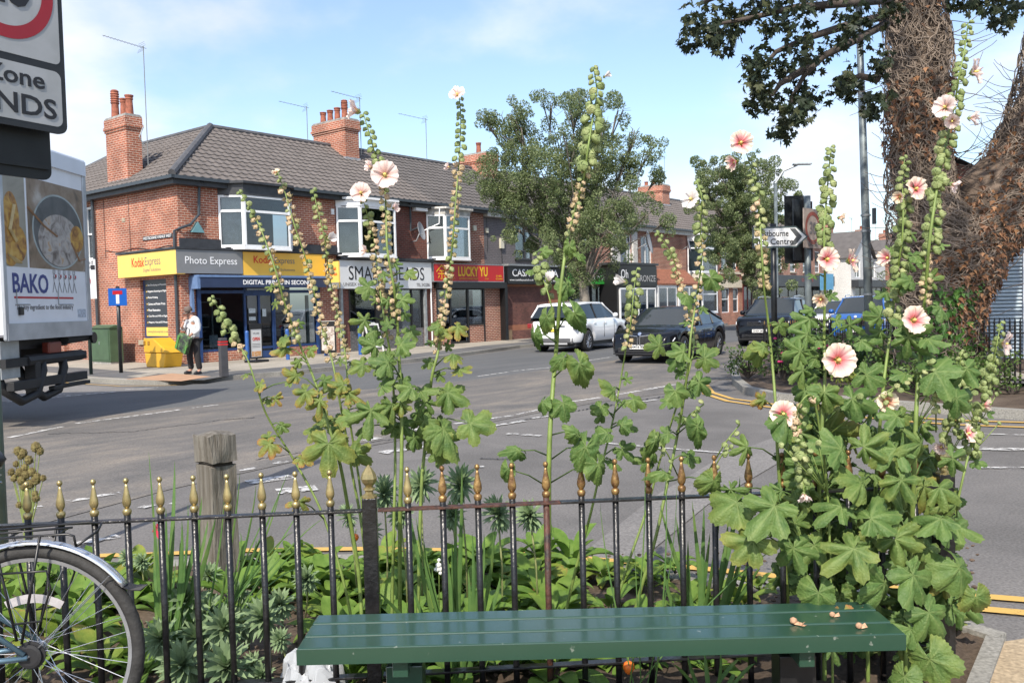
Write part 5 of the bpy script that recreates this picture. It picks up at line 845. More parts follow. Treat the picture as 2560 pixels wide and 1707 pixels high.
b=MB(); c_=.09; b.add([V((x,-.107,z)) for x,z in ((xm-.13,zc+hh*.78),(xm-.02,zc+hh*.78),(xr-.13,zc),(xm-.02,zc-hh*.78),(xm-.13,zc-hh*.78),(xr-.25,zc))],[(0,1,2,5),(5,2,3,4)]); b.build('chevron',mat('chevron_grey',(.08,.085,.09),.4,.05),o)
P=at(2022,900,18.6); r=thing('speed_limit_sign','back-to-back speed limit boards with a faded thirty roundel turned edge-on','road sign',(P.x,P.y,.2)); z1=at(2022,490,18.6).z-.2
b=MB(); b.tube([(0,0,-.1),(0,0,z1)],.07,12); b.build('post',lm,r,smooth=True); 
hd=thing('sign_head',None,None,(0,0,0),radians(45)); hd.parent=r; zt3=z1-.1; b=MB(); b.box(-.42,.42,.09,.12,zt3-1.25,zt3+.02); b.build('rear_board',blk,hd); 
o=MB(); o.box(-.38,.38,-.12,-.09,zt3-1.0,zt3-.18); o=o.build('front_board',mat('faded_board',(.34,.28,.24),.6,.2),hd); ring(o,0,zt3-.58,.26,.34,mat('faded_red',(.25,.07,.05),.6,.2),-.124); text(o,'30',greyl,(0,-.124,zt3-.58),X1,Z1,.3,.26,bold=.03); text(o,'Zone\nENDS',greyl,(0,-.124,zt3-.9),X1,Z1,.4,.12)
r.rotation_euler.z=0
b=MB(); b.box(-.45,-.04,.08,.11,zt3-1.3,zt3+.12); b.build('dark_board',blk,r)
# far street light whose arm shows above the second tree
P=at(1942,740,44); r=thing('street_light','distant street light with a long sloping arm above the second street tree','street light',(P.x,P.y,0)); q1=at(1948,428,44); q2=at(2028,408,44)
b=MB(); b.tube([(0,0,0),(.0,0,q1.z-.6)],.09,10); b.build('column',lm,r); b=MB(); b.tube([(0,0,q1.z-.6),(.4,0,q1.z),(q2.x-P.x-.7,0,q2.z-.08)],.05,8); b.build('arm',grey_m,r); b=MB(); b.box(q2.x-P.x-.9,q2.x-P.x,-.15,.15,q2.z-.08,q2.z); b.build('lamp_head',grey_m,r,bevel=.02)
# ================= TREES =================
def leafmesh(rs,pts,n,size,m,name,parent,spread,kind='quad',hang=.3):
    b=MB(); vs=[];fs=[];cs=[]
    for (P,rad) in pts:
        k=int(n*(rad**2))
        tint=rs.random()
        for _ in range(k):
            while True:
                q=V((rs.uniform(-1,1),rs.uniform(-1,1),rs.uniform(-1,1)))
                if .15<q.length<1: break
            q=q*(q.length**-.35) if q.length>0 else q
            c=P+V((q.x,q.y*spread,q.z))*rad; a=V((rs.gauss(0,1),rs.gauss(0,1),rs.gauss(0,1)-hang)).normalized(); t=a.cross(V((rs.gauss(0,1),rs.gauss(0,1),rs.gauss(0,1)))).normalized(); s=size*rs.uniform(.6,1.3); o=len(vs)
            col=(rs.random(),tint,0)
            if kind=='quad': L4=[c-a*s*.5,c+t*s*.33,c+a*s*.6,c-t*s*.33]; vs+=L4; cs+=[col]*4; fs.append((o,o+1,o+2,o+3))
            else:
                nrm=a.cross(t)*.12; L4=[c-a*s*.1,c+t*s*.25-a*s*.18,c+t*s*.55+a*s*.1,c+t*s*.24+a*s*.14,c+t*s*.36+a*s*.48,c+t*s*.12+a*s*.36,c+a*s*.72+nrm*s,c-t*s*.12+a*s*.36,c-t*s*.36+a*s*.48,c-t*s*.24+a*s*.14,c-t*s*.55+a*s*.1,c-t*s*.25-a*s*.18]
                vs+=L4; cs+=[col]*12; fs+=[(o,o+1,o+2,o+3),(o,o+3,o+4,o+5),(o,o+5,o+6,o+7),(o,o+7,o+8,o+9),(o,o+9,o+10,o+11)]
    b.v=vs;b.f=fs;b.mi=[0]*len(fs);b.c=cs; return b.build(name,m,parent)
def leafmat(name,c1,c2,c3,trans=.3,rough=.5):
    m=D.materials.new(name); m.use_nodes=True; nt=m.node_tree; N=nt.nodes; L=nt.links; bb=N['Principled BSDF']; bb.inputs['Roughness'].default_value=rough; bb.inputs['Specular IOR Level'].default_value=.35
    at_=N.new('ShaderNodeAttribute'); at_.attribute_name='lf'; s=N.new('ShaderNodeSeparateColor'); L.new(at_.outputs['Color'],s.inputs[0])
    r_=N.new('ShaderNodeValToRGB'); e=r_.color_ramp.elements; e[0].color=(*c1,1); e[1].color=(*c3,1); k=e.new(.6); k.color=(*c2,1); L.new(s.outputs[0],r_.inputs[0]); L.new(r_.outputs[0],bb.inputs['Base Color'])
    ts=N.new('ShaderNodeBsdfTranslucent'); L.new(r_.outputs[0],ts.inputs[0]); ms=N.new('ShaderNodeMixShader'); ms.inputs[0].default_value=trans; L.new(bb.outputs[0],ms.inputs[1]); L.new(ts.outputs[0],ms.inputs[2]); L.new(ms.outputs[0],N['Material Output'].inputs[0]); MATS[name]=m; return m
birchleaf=leafmat('birch_leaves',(.11,.155,.065),(.19,.24,.105),(.30,.345,.17),.4); bark=mat('bark_grey',(.17,.15,.125),.9,.4,4,.6,18); darkbark=mat('bark_dark',(.07,.055,.045),.9,.4,5,.6,25)
def street_tree(label,bpx,Y,blobs,rs,n,size,trunk,depth,group=None):
    P=at(bpx,860,Y); P.z=.1; r=thing('street_tree',label,'tree',P,0,group); pts=[]
    for (x,y,rad) in blobs:
        c=at(x,y,Y); R_=rad/2200*Y; dy=rs.uniform(-1,1)*depth*max(.2,1-abs(x-bpx)/300); c=at(x,y,Y+dy)-P; pts.append((c,R_))
        if rad>45:
            c2=at(x+rs.uniform(-20,20),y+rs.uniform(-15,15),Y-dy*.9)-P; pts.append((c2,R_*.9))
    b=MB(); b.tube([(0,0,-.1),(.05,0,1.2),(.0,0,2.4)],[trunk*1.15,trunk,trunk*.85],12)
    for (c,R_) in pts:
        m1=V((c.x*.25,c.y*.25,2.3+.25*(c.z-2.3)+.3)); m2=V((c.x*.62,c.y*.62,2.3+.62*(c.z-2.3)+.2)); b.tube([V((0,0,2.0)),m1,m2,c,c+V((rs.uniform(-.3,.3),0,R_*.8))],[trunk*.26,trunk*.18,trunk*.10,trunk*.05,.006],5)
        for _ in range(5): q=c+V((rs.uniform(-1,1)*R_,rs.uniform(-1,1)*R_,rs.uniform(-.8,1)*R_)); b.tube([c.lerp(m2,.4),c.lerp(q,.5)+V((0,0,.1)),q],[.02,.014,.005],4)
    b.build('trunk',bark,r,smooth=True); fin=[]
    for c,R_ in pts:
        kk=max(5,int(16*R_*R_))
        for _ in range(kk):
            q=V((rs.gauss(0,.5),rs.gauss(0,.5),rs.gauss(0,.5)))*R_; fin.append((c+q,rs.uniform(.12,.36)))
    leafmesh(rs,fin,n,size,birchleaf,'crown',r,1.0); return r
rs=random.Random(11)
T1=[(1290,280,45),(1360,262,42),(1430,270,50),(1250,315,40),(1212,300,18),(1540,290,34),(1500,340,50),(1590,345,32),(1625,385,32),(1300,390,80),(1400,370,80),(1500,420,80),(1575,430,50),(1650,440,16),(1222,440,32),(1260,480,50),(1330,500,80),(1440,500,90),(1540,510,70),(1615,545,36),(1665,560,16),(1210,465,25),(1300,565,50),(1400,590,75),(1490,590,70),(1560,610,40),(1330,612,14),(1455,690,42),(1515,690,30),(1400,650,26),(1370,440,60),(1290,330,40)]
street_tree('large airy grey-green street tree behind the white SUV',1462,33,T1,rs,3600,.068,.2,1.6)
T2=[(1770,415,28),(1800,445,45),(1860,425,40),(1925,435,32),(1962,470,26),(1990,495,12),(1790,520,45),(1870,520,65),(1940,545,40),(1800,600,40),(1870,615,55),(1935,615,38),(1830,670,30),(1900,685,40),(1760,470,25),(1910,720,22)]
T2=[(x,y,r*1.28) for x,y,r in T2]
street_tree('second street tree behind the direction sign with yellower foliage',1888,46,T2,rs,3600,.085,.18,1.6)
street_tree('dark leafy tree low between the two street trees and the far shops',1905,58,[(1890,700,34),(1910,740,30),(1890,660,26)],rs,900,.12,.2,1)
street_tree('small distant tree beside the white gable houses',2275,62,[(2240,690,34),(2290,700,34),(2335,690,34),(2265,655,22)],rs,700,.12,.12,1)
# ---- the ivy-clad sycamore ----
YT=15.0; P=at(2385,980,YT); P.z=.18; syc=thing('ivy_tree','huge forked tree with dead brown ivy on its trunk and shaded overhanging maple leaves','tree',P)
def L_(x,y,Y=YT): return at(x,y,Y)-P
trk=[(2350,990,.68),(2348,900,.60),(2346,800,.58),(2352,740,.66),(2366,680,.78),(2352,600,.74),(2304,500,.48),(2296,400,.42),(2292,300,.42),(2300,200,.45),(2294,100,.43),(2277,0,.41),(2270,-150,.44),(2280,-400,.4)]
limb=[(2395,680,.5),(2440,600,.66),(2505,510,.72),(2565,415,.64),(2612,300,.56),(2640,190,.50),(2670,0,.44),(2700,-250,.4)]
ivyb=mat('ivy_wood',(.12,.088,.066),.95,.5,7,.9,30)
def lumpy(path,n=26,sub_=8,amp=.12):
    b=MB(); P3=[(L_(x,y),r_) for x,y,r_ in path]; pts=[];rr=[]
    for i in range(len(P3)-1):
        for k in range(sub_): t=k/sub_; pts.append(P3[i][0].lerp(P3[i+1][0],t)); rr.append(P3[i][1]*(1-t)+P3[i+1][1]*t)
    pts.append(P3[-1][0]); rr.append(P3[-1][1]); b.tube(pts,rr,n)
    from mathutils import noise
    b.v=[tuple(V(p)+V((noise.noise(V(p)*2.2),noise.noise(V(p)*2.2+V((9,0,0))),0))*amp+V((noise.noise(V(p)*7),noise.noise(V(p)*7+V((5,0,0))),0))*amp*.6) for p in b.v]; return b,pts,rr
b,p1,r1=lumpy(trk); b.build('trunk',ivyb,syc,smooth=True); b,p2,r2=lumpy(limb); b.build('limb',ivyb,syc,smooth=True)
# vine stems: thin tubes crawling over the trunk, some sticking out
def vines(P_,R_,n,rs,out=.0):
    b=MB(); N_=len(P_)
    for _ in range(n):
        i=rs.randrange(0,max(1,N_-10)); a=rs.uniform(0,2*pi) if rs.random()<.2 else rs.uniform(pi*.95,pi*2.05); pts=[]; st=rs.uniform(.5,1.6); lo=rs.uniform(.0,.07); da=rs.uniform(-.16,.16); loose=rs.random()<out
        for k in range(rs.randint(7,14)):
            j=i+k*st*.55
            if j>=N_-1: break
            c=P_[int(j)].lerp(P_[int(j)+1],j-int(j)); R1=R_[int(j)]; a+=da+rs.uniform(-.14,.14); h=R1+lo+.05+(.07*k**1.15*rs.uniform(.7,1.2) if loose else 0); pts.append(c+V((cos(a)*h,sin(a)*h,rs.uniform(-.06,.06))))
        if len(pts)>3: b.tube(pts,rs.uniform(.004,.010) if not loose else .006,4,cap=False)
    return b
rs=random.Random(4)
vm=mat('ivy_stems',(.24,.19,.15),.9,.35,3)
vines(p1,r1,1500,rs).build('ivy_stems',vm,syc); vines(p2,r2,1500,rs).build('ivy_stems',vm,syc)
b=MB()   # loose bare tendrils standing off the trunk
for _ in range(130):
    lim=rs.random()<.35; P_,R_=(p2,r2) if lim else (p1,r1); j=rs.randrange(6,len(P_)-14); sg=rs.choice((-1,1)) if not lim else -1; c=P_[j]; pts=[c+V((sg*R_[j]*.95,rs.uniform(-.6,.1),0))]; d=V((sg*rs.uniform(.6,1),rs.uniform(-.3,.1),rs.uniform(-.7,.5))).normalized()
    for k in range(7): d=(d+V((sg*.03,0,rs.uniform(-.1,.32)))+V((rs.uniform(-.25,.25),rs.uniform(-.2,.2),0))).normalized(); pts.append(pts[-1]+d*rs.uniform(.07,.15))
    b.tube(pts,[.008,.007,.006,.006,.005,.005,.004,.004],4,cap=False)
b.build('loose_tendrils',mat('tendrils',(.12,.09,.07),.9,.2),syc)
brown=leafmat('dead_ivy_leaves',(.09,.045,.025),(.21,.10,.05),(.40,.21,.10),.15); ivyg=leafmat('green_ivy_leaves',(.03,.08,.015),(.06,.15,.025),(.11,.22,.04),.2)
def surf_leaves(P_,R_,n,rs,lo,hi,size,m,name,prob):
    b=MB()
    for _ in range(n):
        j=rs.uniform(lo,hi)*(len(P_)-2); c=P_[int(j)].lerp(P_[int(j)+1],j-int(j)); a=rs.uniform(pi*.9,pi*2.1); 
        if rs.random()>prob(c+P,a,rs): continue
        h=R_[int(j)]+rs.uniform(.02,.16); q=c+V((cos(a)*h,sin(a)*h,rs.uniform(-.1,.1))); o=V((cos(a),sin(a),.2)); t=V((-sin(a),cos(a),0)); up=V((rs.gauss(0,.35),rs.gauss(0,.35),-1)).normalized(); t=(t+o*rs.gauss(0,.5)).normalized(); s=size*rs.uniform(.6,1.3)
        b.add([q-up*s*.2,q+t*s*.45+o*.01,q+t*s*.2+up*s*.2,q+up*s*.75+o*rs.uniform(0,.04),q-t*s*.2+up*s*.2,q-t*s*.45],[(0,1,2,3),(0,3,4,5)],0,[(rs.random(),0,0)]*6)
    return b.build(name,m,syc)
from mathutils import noise as _nz
def pr(p,a,rs): 
    right=cos(a); n_=_nz.noise(p*1.1)+.35*_nz.noise(p*3.1); return max(0,min(1,(.22+n_*1.3)+(.75*right if p.z<3.6 else -.05)-(.15 if p.z>4.2 else 0)))
surf_leaves(p1,r1,6500,rs,.0,.95,.11,brown,'dead_ivy_leaves',pr); surf_leaves(p2,r2,3800,rs,.0,.6,.11,brown,'dead_ivy_leaves',lambda p,a,rs:.6 if p.z<4.2 else .12)
surf_leaves(p1,r1,2600,rs,.0,.26,.12,ivyg,'green_ivy_leaves',lambda p,a,rs:max(0,min(1,.9-abs(a-pi*1.45)*.9-(p.z-1.0)*.3)))
syleaf=leafmat('shaded_sycamore_leaves',(.018,.028,.014),(.028,.042,.018),(.055,.06,.022),.06,.55)  # near-black greens: shade under the crown is put into the leaf colour
S1=[(1740,30,34),(1800,35,36),(1850,60,28),(1728,88,18),(1765,80,30),(1810,112,16),(1895,20,22),(1915,70,26),(1950,25,44),(1970,95,52),(1905,150,30),(2005,50,55),(2055,30,60),(2110,60,60),(2090,125,48),(2030,130,44),(1878,165,24),(1890,200,26),(1962,165,28),(1925,255,22),(1903,250,16),(2005,232,26),(1985,285,26),(1958,335,20),(2012,262,14),(2150,50,60),(2185,110,48),(2205,170,36),(2190,250,26),(2175,280,16),(2118,205,9),(2100,215,8),(2130,225,8),(2400,0,18),(2450,8,26),(2500,18,30),(2540,8,34),(2505,52,10),(2230,30,50)]
rs=random.Random(21); cps=[]
for (x,y,rad) in S1:
    Y=rs.uniform(11.0,13.2); Y=12+(Y-12)*.8; cps.append((at(x,y,Y)-P,rad/2200*Y))
fin=[]
for c,R_ in cps:
    for _ in range(max(4,int(40*R_*R_))): fin.append((c+V((rs.gauss(0,.42)*R_,rs.gauss(0,.6)*R_,rs.gauss(0,.42)*R_)),rs.uniform(.10,.2)))
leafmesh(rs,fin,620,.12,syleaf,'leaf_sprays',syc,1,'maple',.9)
up=[]   # the crown above the frame, shading the junction
for _ in range(150):
    q=V((rs.uniform(2.6,12),rs.uniform(5,15),rs.uniform(8.2,12.5))); pj=q.y
    up.append((q-P,rs.uniform(.7,1.2)))
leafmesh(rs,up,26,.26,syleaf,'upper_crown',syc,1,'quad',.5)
b=MB()
A_=[((2215,60),[(2120,110),(2060,140),(2010,190),(1985,235),(1972,290)]),((2215,40),[(2130,60),(2020,95),(1940,130),(1890,190)]),((2225,0),[(2100,10),(1980,20),(1880,45),(1800,60)]),((2060,140),[(2000,180),(1950,210),(1930,240)]),((2215,150),[(2190,200),(2150,190),(2110,205)]),((2240,-100),[(2350,-60),(2450,-20),(2520,10)]),((2230,-60),[(2000,-60),(1850,-30),(1750,10)])]
for s_,ps in A_:
    pts=[at(s_[0],s_[1],13.4)-P]+[at(x,y,12.1)-P for x,y in ps]; b.tube(pts,[.06]+[.045*(1-k/len(ps))+.01 for k in range(len(ps))],6)
b.build('branches',darkbark,syc,smooth=True)
# ================= NEAR SIGN =================
P=at(3,1304,5.7); zr=thing('speed_zone_sign','large white ENDS sign with a red ring on a grey-green pole','road sign',(P.x,P.y,.15),atan2(.89,.455))
teal=mat('pole_teal',(.10,.16,.15),.4,.25,4,.1,30,metal=.2)
b=MB(); b.tube([(0,0,-.1),(0,0,4.4)],.038,14); b.build('pole',teal,zr,smooth=True)
def rplate(w_,z0,z1,y,m,name,par,rad=.05,dep=.01,xo=0):
    b=MB(); pts=[]
    for cx,cz,a0 in ((w_-rad,z1-rad,0),(-w_+rad,z1-rad,90),(-w_+rad,z0+rad,180),(w_-rad,z0+rad,270)):
        for k in range(6): a=radians(a0+k*18); pts.append((cx+rad*cos(a)+xo,cz+rad*sin(a)))
    n=len(pts); b.add([V((p[0],y,p[1])) for p in pts]+[V((p[0],y+dep,p[1])) for p in pts],[tuple(range(n)),tuple(range(n,2*n))[::-1]]+[(i,n+i,n+(i+1)%n,(i+1)%n) for i in range(n)][::1]); return b.build(name,m,par,recalc=True)
fy=-.06; greyw=mat('grubby_sign_white',(.40,.41,.42),.5,.12,5,col2=(.33,.34,.34))
o=rplate(.42,2.80,4.2,fy,black,'sign_plate',zr,.06,.03,.15)
rplate(.385,3.27,4.16,fy-.003,greyw,'upper_panel',o,.04,.003,.15); rplate(.385,2.845,3.22,fy-.003,greyw,'lower_panel',o,.05,.003,.15)
ring(o,.155,3.71,.262,.345,mat('sign_red_dull',(.30,.012,.022),.4,.06),fy-.006,60,'red_ring'); 
text(o,'20',blackl,(.155,fy-.006,3.72),X1,Z1,.36,.27,bold=.035); text(o,'Zone',blackl,(.20,fy-.005,3.135),X1,Z1,.42,.115,bold=.016); text(o,'ENDS',blackl,(.22,fy-.005,2.955),X1,Z1,.54,.135,bold=.016)
bp=mat('board_back',(.012,.014,.014),.6,.35,4); o=rplate(.36,2.49,3.2,.06,bp,'rear_board',zr,.06,.02,.16); b=MB(); b.box(-.18,.5,.04,.06,2.56,2.59); b.build('board_rib',bp,o)
b=MB(); b.box(-.05,.05,-.05,.06,3.0,3.04); b.build('clip',grey_m,zr)
# ================= IRON FENCE =================
def fY(px): return 3.2+.22*px/1873.0
iron=mat('black_iron',(.012,.012,.013),.3,.4,30,.25,70); rusty=mat('rusty_iron',(.10,.035,.02),.6,.5,30,.5,60,col2=(.02,.015,.014)); gold=mat('gold_paint',(.40,.32,.15),.36,.2,30,metal=.75); goldr=mat('tarnished_gold',(.38,.24,.09),.4,.5,45,.3,80,metal=.6,col2=(.14,.07,.035))
P0=at(0,1318,fY(0)); P1=at(2356,1218,fY(2356)); FD=(P1-P0); FD.z=0; FD.normalize(); fn=V((FD.y,-FD.x,0)); RZf=.935
fence=thing('iron_fence','low black iron fence with gold spear finials behind the green bench','fence',(P0.x,P0.y,GZ))
def fpt(px,z=RZf):   # point of the fence plane seen at column px
    d=ray(px,1260); t=(P0-V((0,0,HC))).dot(fn)/d.dot(fn); p=d*t; q=P0+FD*((V((p.x,p.y,0))-V((P0.x,P0.y,0))).dot(FD)); return V((q.x,q.y,z))-V((P0.x,P0.y,GZ))
xs=[68,151,235,317,401,485,569,655,740,826]; xs2=[1020,1107,1195,1281,1366,1454,1539,1622,1705,1787,1872,1956,2040,2122,2205,2288]
rsF=random.Random(2)
def spear(z0,fat=1):
    return [(.0125,z0-.004),(.0135,z0+.006),(.0095,z0+.016),(.014,z0+.028),(.0125,z0+.038),(.006,z0+.043)]
def finial(q,m,par,s=1.0):
    z=q.z; M=Matrix.Translation((q.x,q.y,z))@Matrix.Scale(.93,4,(0,0,1)); b=MB()
    b.lathe([(.010,0),(.0145,.008),(.0165,.017),(.0145,.026),(.009,.031)],14,M=M,cap=True)
    Mf=M@Matrix.Diagonal((.86,.55,1,1)); b.lathe([(.009,.031),(.0165,.042),(.0195,.054),(.0175,.070),(.012,.092),(.0075,.115),(.0052,.130)],14,M=Mf)
    b.lathe([(.0012,.128),(.0075,.132),(.0105,.141),(.0075,.150),(.001,.153)],12,M=M,cap=False)
    o=b.build('finial',m,par,smooth=True); c=MB(); c.lathe([(.002,.034),(.0108,.043),(.0135,.054),(.0120,.068),(.007,.090),(.002,.11)],12,M=M@Matrix.Translation((0,-.0068,0))@Matrix.Diagonal((1,.45,1,1)),cap=False); return o
for px in [-190,-103,-17]+xs+xs2:
    q=fpt(px); q0=fpt(px+0,.0); rust=px in (1366,) ; b=MB(); b.tube([(q.x,q.y,-.12),(q.x,q.y,q.z-GZ+.0+.03-0)],.0105,10) if False else b.tube([(q.x,q.y,-.12),(q.x,q.y,q.z+.022)],.0122,10)
    o=b.build('baluster',rusty if rust else iron,fence,smooth=True); finial(V((q.x,q.y,q.z+.018)),goldr if px>1100 else gold,o)
def bar(px0,px1,z,m,name='rail',w_=.019,h_=.0045):
    a=fpt(px0,z); c=fpt(px1,z); d=(c-a); n=10; b=MB(); M=Matrix.Translation(a)@Matrix.Rotation(atan2(d.y,d.x),4,'Z'); b.box(0,d.length,-w_,w_,-h_,h_,M=M); return b.build(name,m,fence,bevel=.0015)
bar(-300,905,RZf,iron); bar(945,1400,RZf,rusty); bar(1400,2345,RZf,iron); bar(-300,905,.30,iron); bar(945,2345,.30,iron)
for px,w_ in ((924,.027),(2358,.032)):
    q=fpt(px,.985); b=MB(); M=Matrix.Translation((q.x,q.y,0))@Matrix.Rotation(atan2(FD.y,FD.x),4,'Z'); b.box(-w_,w_,-w_,w_,-.15,q.z,M=M); o=b.build('post',iron,fence,bevel=.003)
    b=MB(); b.lathe([(.030,0),(.030,.005),(.016,.014),(.015,.024),(.022,.029),(.021,.035),(.013,.040),(.027,.058),(.031,.072),(.026,.090),(.012,.112),(.001,.124)],8,M=Matrix.Translation((q.x,q.y,q.z))); b.build('finial',gold,o)
    b=MB(); 
q=fpt(2040,RZf)
# ================= BENCH =================
bg=D.materials.new('bench_green'); MATS['bench_green']=bg; bg.use_nodes=True; _b=bg.node_tree.nodes['Principled BSDF']; _b.inputs['Base Color'].default_value=(.014,.050,.034,1); _b.inputs['Roughness'].default_value=.3; _b.inputs['Coat Weight'].default_value=.5; _b.inputs['Coat Roughness'].default_value=.12
_n=bg.node_tree.nodes.new('ShaderNodeTexNoise'); _n.inputs['Scale'].default_value=6; _n.inputs['Detail'].default_value=6; _r=bg.node_tree.nodes.new('ShaderNodeMapRange'); _r.inputs[3].default_value=.22; _r.inputs[4].default_value=.42; bg.node_tree.links.new(_n.outputs[0],_r.inputs[0]); bg.node_tree.links.new(_r.outputs[0],_b.inputs['Roughness'])
_t=bg.node_tree; _w=_t.nodes.new('ShaderNodeTexNoise'); _w.inputs['Scale'].default_value=34; _w.inputs['Detail'].default_value=7; _q=_t.nodes.new('ShaderNodeValToRGB'); _q.color_ramp.elements[0].position=.69; _q.color_ramp.elements[1].position=.73; _o=_t.nodes.new('ShaderNodeTexNoise'); _o.inputs['Scale'].default_value=2.5; _o.inputs['Detail'].default_value=6
_tc=_t.nodes.new('ShaderNodeTexCoord'); _m=_t.nodes.new('ShaderNodeMix'); _m.data_type='RGBA'; _m.inputs[7].default_value=(.16,.19,.16,1); _v=_t.nodes.new('ShaderNodeMix'); _v.data_type='RGBA'; _v.inputs[6].default_value=(.014,.048,.030,1); _v.inputs[7].default_value=(.026,.070,.045,1)
for _x in (_w,_n,_o): _t.links.new(_tc.outputs['Object'],_x.inputs['Vector'])
_t.links.new(_w.outputs[0],_q.inputs[0]); _t.links.new(_q.outputs[0],_m.inputs[0]); _t.links.new(_o.outputs[0],_v.inputs[0]); _t.links.new(_v.outputs[2],_m.inputs[6]); _t.links.new(_m.outputs[2],_b.inputs['Base Color'])
A_=at(741,1621,2.726); zt=A_.z; xr_=at(2266,1586,2.722).x; bench=thing('green_bench','glossy dark green metal slatted bench without a back in front of the fence','bench',(A_.x,2.86,.2)); BLx=xr_-A_.x; zt-=.2
for y0,y1 in ((-.134,-.040),(-.028,.075),(.087,.170)): b=MB(); b.box(0,BLx,y0,y1,zt-.045,zt); b.build('slat',bg,bench,bevel=.0055)
b=MB(); b.box(0,BLx,-.137,-.1342,zt-.052,zt-.003); b.build('front_fascia',bg,bench)
b=MB(); b.box(.02,BLx-.02,.04,.12,zt-.11,zt-.046); b.build('stretcher',bg,bench)
for x in (.32,BLx-.30):
    b=MB(); b.box(x-.025,x+.025,-.10,.15,zt-.115,zt-.0465); b.build('bracket',bg,bench,bevel=.003); b=MB(); b.box(x-.06,x+.06,-.01,.09,-.15,zt-.1155); b.build('leg',black if x>1 else bg,bench,bevel=.004); b=MB(); b.box(x-.06,x+.06,-.12,.15,-.02,.02); b.build('foot',black,bench)
petalb=mat('withered_petal',(.42,.25,.15),.8,.4,60,.4,90)
for px,py,s,l in ((1975,1558,1.0,'largest withered brown blossom lying on the bench seat'),(1998,1563,.5,'tiny withered bud beside the largest blossom on the bench seat'),(2075,1543,.8,'withered blossom lying nearest the back slat of the bench'),(2142,1573,.9,'pointed withered blossom nearest the right end of the bench')):
    d=ray(px,py); t=(A_.z-HC)/d.z; q=d*t; r=thing('withered_blossom',l,'fallen blossom',(q.x,q.y,A_.z),rsF.uniform(0,6)); b=MB(); s*=1.15; b.lathe([(.001,0),(.008*s,.003),(.010*s,.012*s),(.004*s,.02*s)],8,M=Matrix.Translation((0,0,.008*s))@Matrix.Rotation(1.3,4,'Y')); b.build('dry_calyx',petalb,r,smooth=True)
    b=MB(); b.add([V((.012*s,-.006,0.002)),V((.035*s,-.012*s,.004)),V((.042*s,.004,.012*s)),V((.030*s,.012*s,.003)),V((.012*s,.006,.012*s))],[(0,1,2,3,4)]); b.build('dry_petal',petalb,r)
# ================= BICYCLE =================
Wc=at(90,1627,2.95); WR=.362; bike=thing('bicycle','old bicycle with silver mudguard and black rear rack beside the fence','bicycle',(Wc.x,Wc.y,.2),radians(3)); hz=Wc.z-.2
steel=mat('steel',(.55,.56,.58),.25,.1,20,metal=.9); frm=mat('frame_teal_metallic',(.10,.17,.22),.25,.15,5,metal=.5,coat=.5); tyre_m=mat('tyre_rubber',(.03,.029,.028),.75,.3,30,.3,90); alu=mat('rim_aluminium',(.34,.35,.37),.35,.1,20,metal=.5)
MX=Matrix.Rotation(pi/2,4,'X')
def bwheel(cx,par,name='wheel'):
    wo=thing(name,None,None,(cx,0,hz)); wo.parent=par
    b=MB(); n=72; R0=WR-.02; prof=[(cos(t)*.021,sin(t)*.021) for t in [2*pi*k/10 for k in range(10)]]; vs=[]
    for i in range(n*2):
        a=2*pi*i/(n*2); bump=.0018*(i%2); 
        for k,(u_,v_) in enumerate(prof): rr_=R0+u_+(bump if u_>.012 else 0); vs.append(V((rr_*cos(a),v_,rr_*sin(a))))
    m=n*2; b.add(vs,[(i*10+k,i*10+(k+1)%10,((i+1)%m)*10+(k+1)%10,((i+1)%m)*10+k) for i in range(m) for k in range(10)]); b.build('tyre',tyre_m,wo,smooth=True)
    b=MB(); b.lathe([(R0-.018,-.012),(R0-.031,-.010),(R0-.034,0),(R0-.031,.010),(R0-.018,.012)],72,M=MX,cap=False); b.build('rim',alu,wo,smooth=False)
    b=MB()
    for i in range(36):
        a=2*pi*i/36; sg=(1,-1)[i%2]; off=(.95 if (i//2)%2 else -.95); ph=a+off; b.tube([(.024*cos(ph),sg*.026,.024*sin(ph)),((R0-.035)*cos(a),0,(R0-.035)*sin(a))],.0012,4,cap=False)
    b.build('spokes',steel,wo); b=MB(); b.lathe([(.001,-.06),(.008,-.06),(.008,-.034),(.026,-.032),(.026,-.022),(.013,-.018),(.013,.018),(.026,.022),(.026,.032),(.008,.04),(.001,.06)],16,M=MX); b.build('hub',steel,wo,smooth=False)
    return wo
w1=bwheel(0,bike); b=MB()
for i in range(8): a=radians(118-i*7.5); b.add([V((r_*cos(a),-.009,r_*sin(a))) for r_ in (.17,.20)]+[V((r_*cos(a-radians(7.5)),-.009,r_*sin(a-radians(7.5)))) for r_ in (.17,.20)],[(0,1,3,2)])
b.build('spoke_reflector',mat('reflector_white',(.40,.38,.39),.5,.15,40),w1)
b=MB(); b.lathe([(.03,.03),(.048,.032),(.048,.036),(.03,.038)],24,M=MX); b.lathe([(.03,.042),(.04,.044),(.04,.048),(.03,.05)],24,M=MX); b.build('sprocket',plast,w1)
bwheel(-1.04,bike)
b=MB(); 
def arc(r_,a0,a1,n=26): return [V((r_*cos(radians(a0+(a1-a0)*k/n)),0,hz+r_*sin(radians(a0+(a1-a0)*k/n)))) for k in range(n+1)]
vs=[];n=30
for k in range(n+1):
    a=radians(35+(158-35)*k/n)
    for u_ in (-1,-.6,0,.6,1): rr_=WR+.022-.012*abs(u_)**2.5; vs.append(V((rr_*cos(a),u_*.024,hz+rr_*sin(a))))
b.add(vs,[(5*i+k,5*i+k+1,5*i+6+k,5*i+5+k) for i in range(n) for k in range(4)]); o=b.build('mudguard',mat('polished_aluminium',(.70,.72,.75),.18,.04,3,metal=.85),bike,smooth=True); sd=o.modifiers.new('s','SOLIDIFY'); sd.thickness=.0015
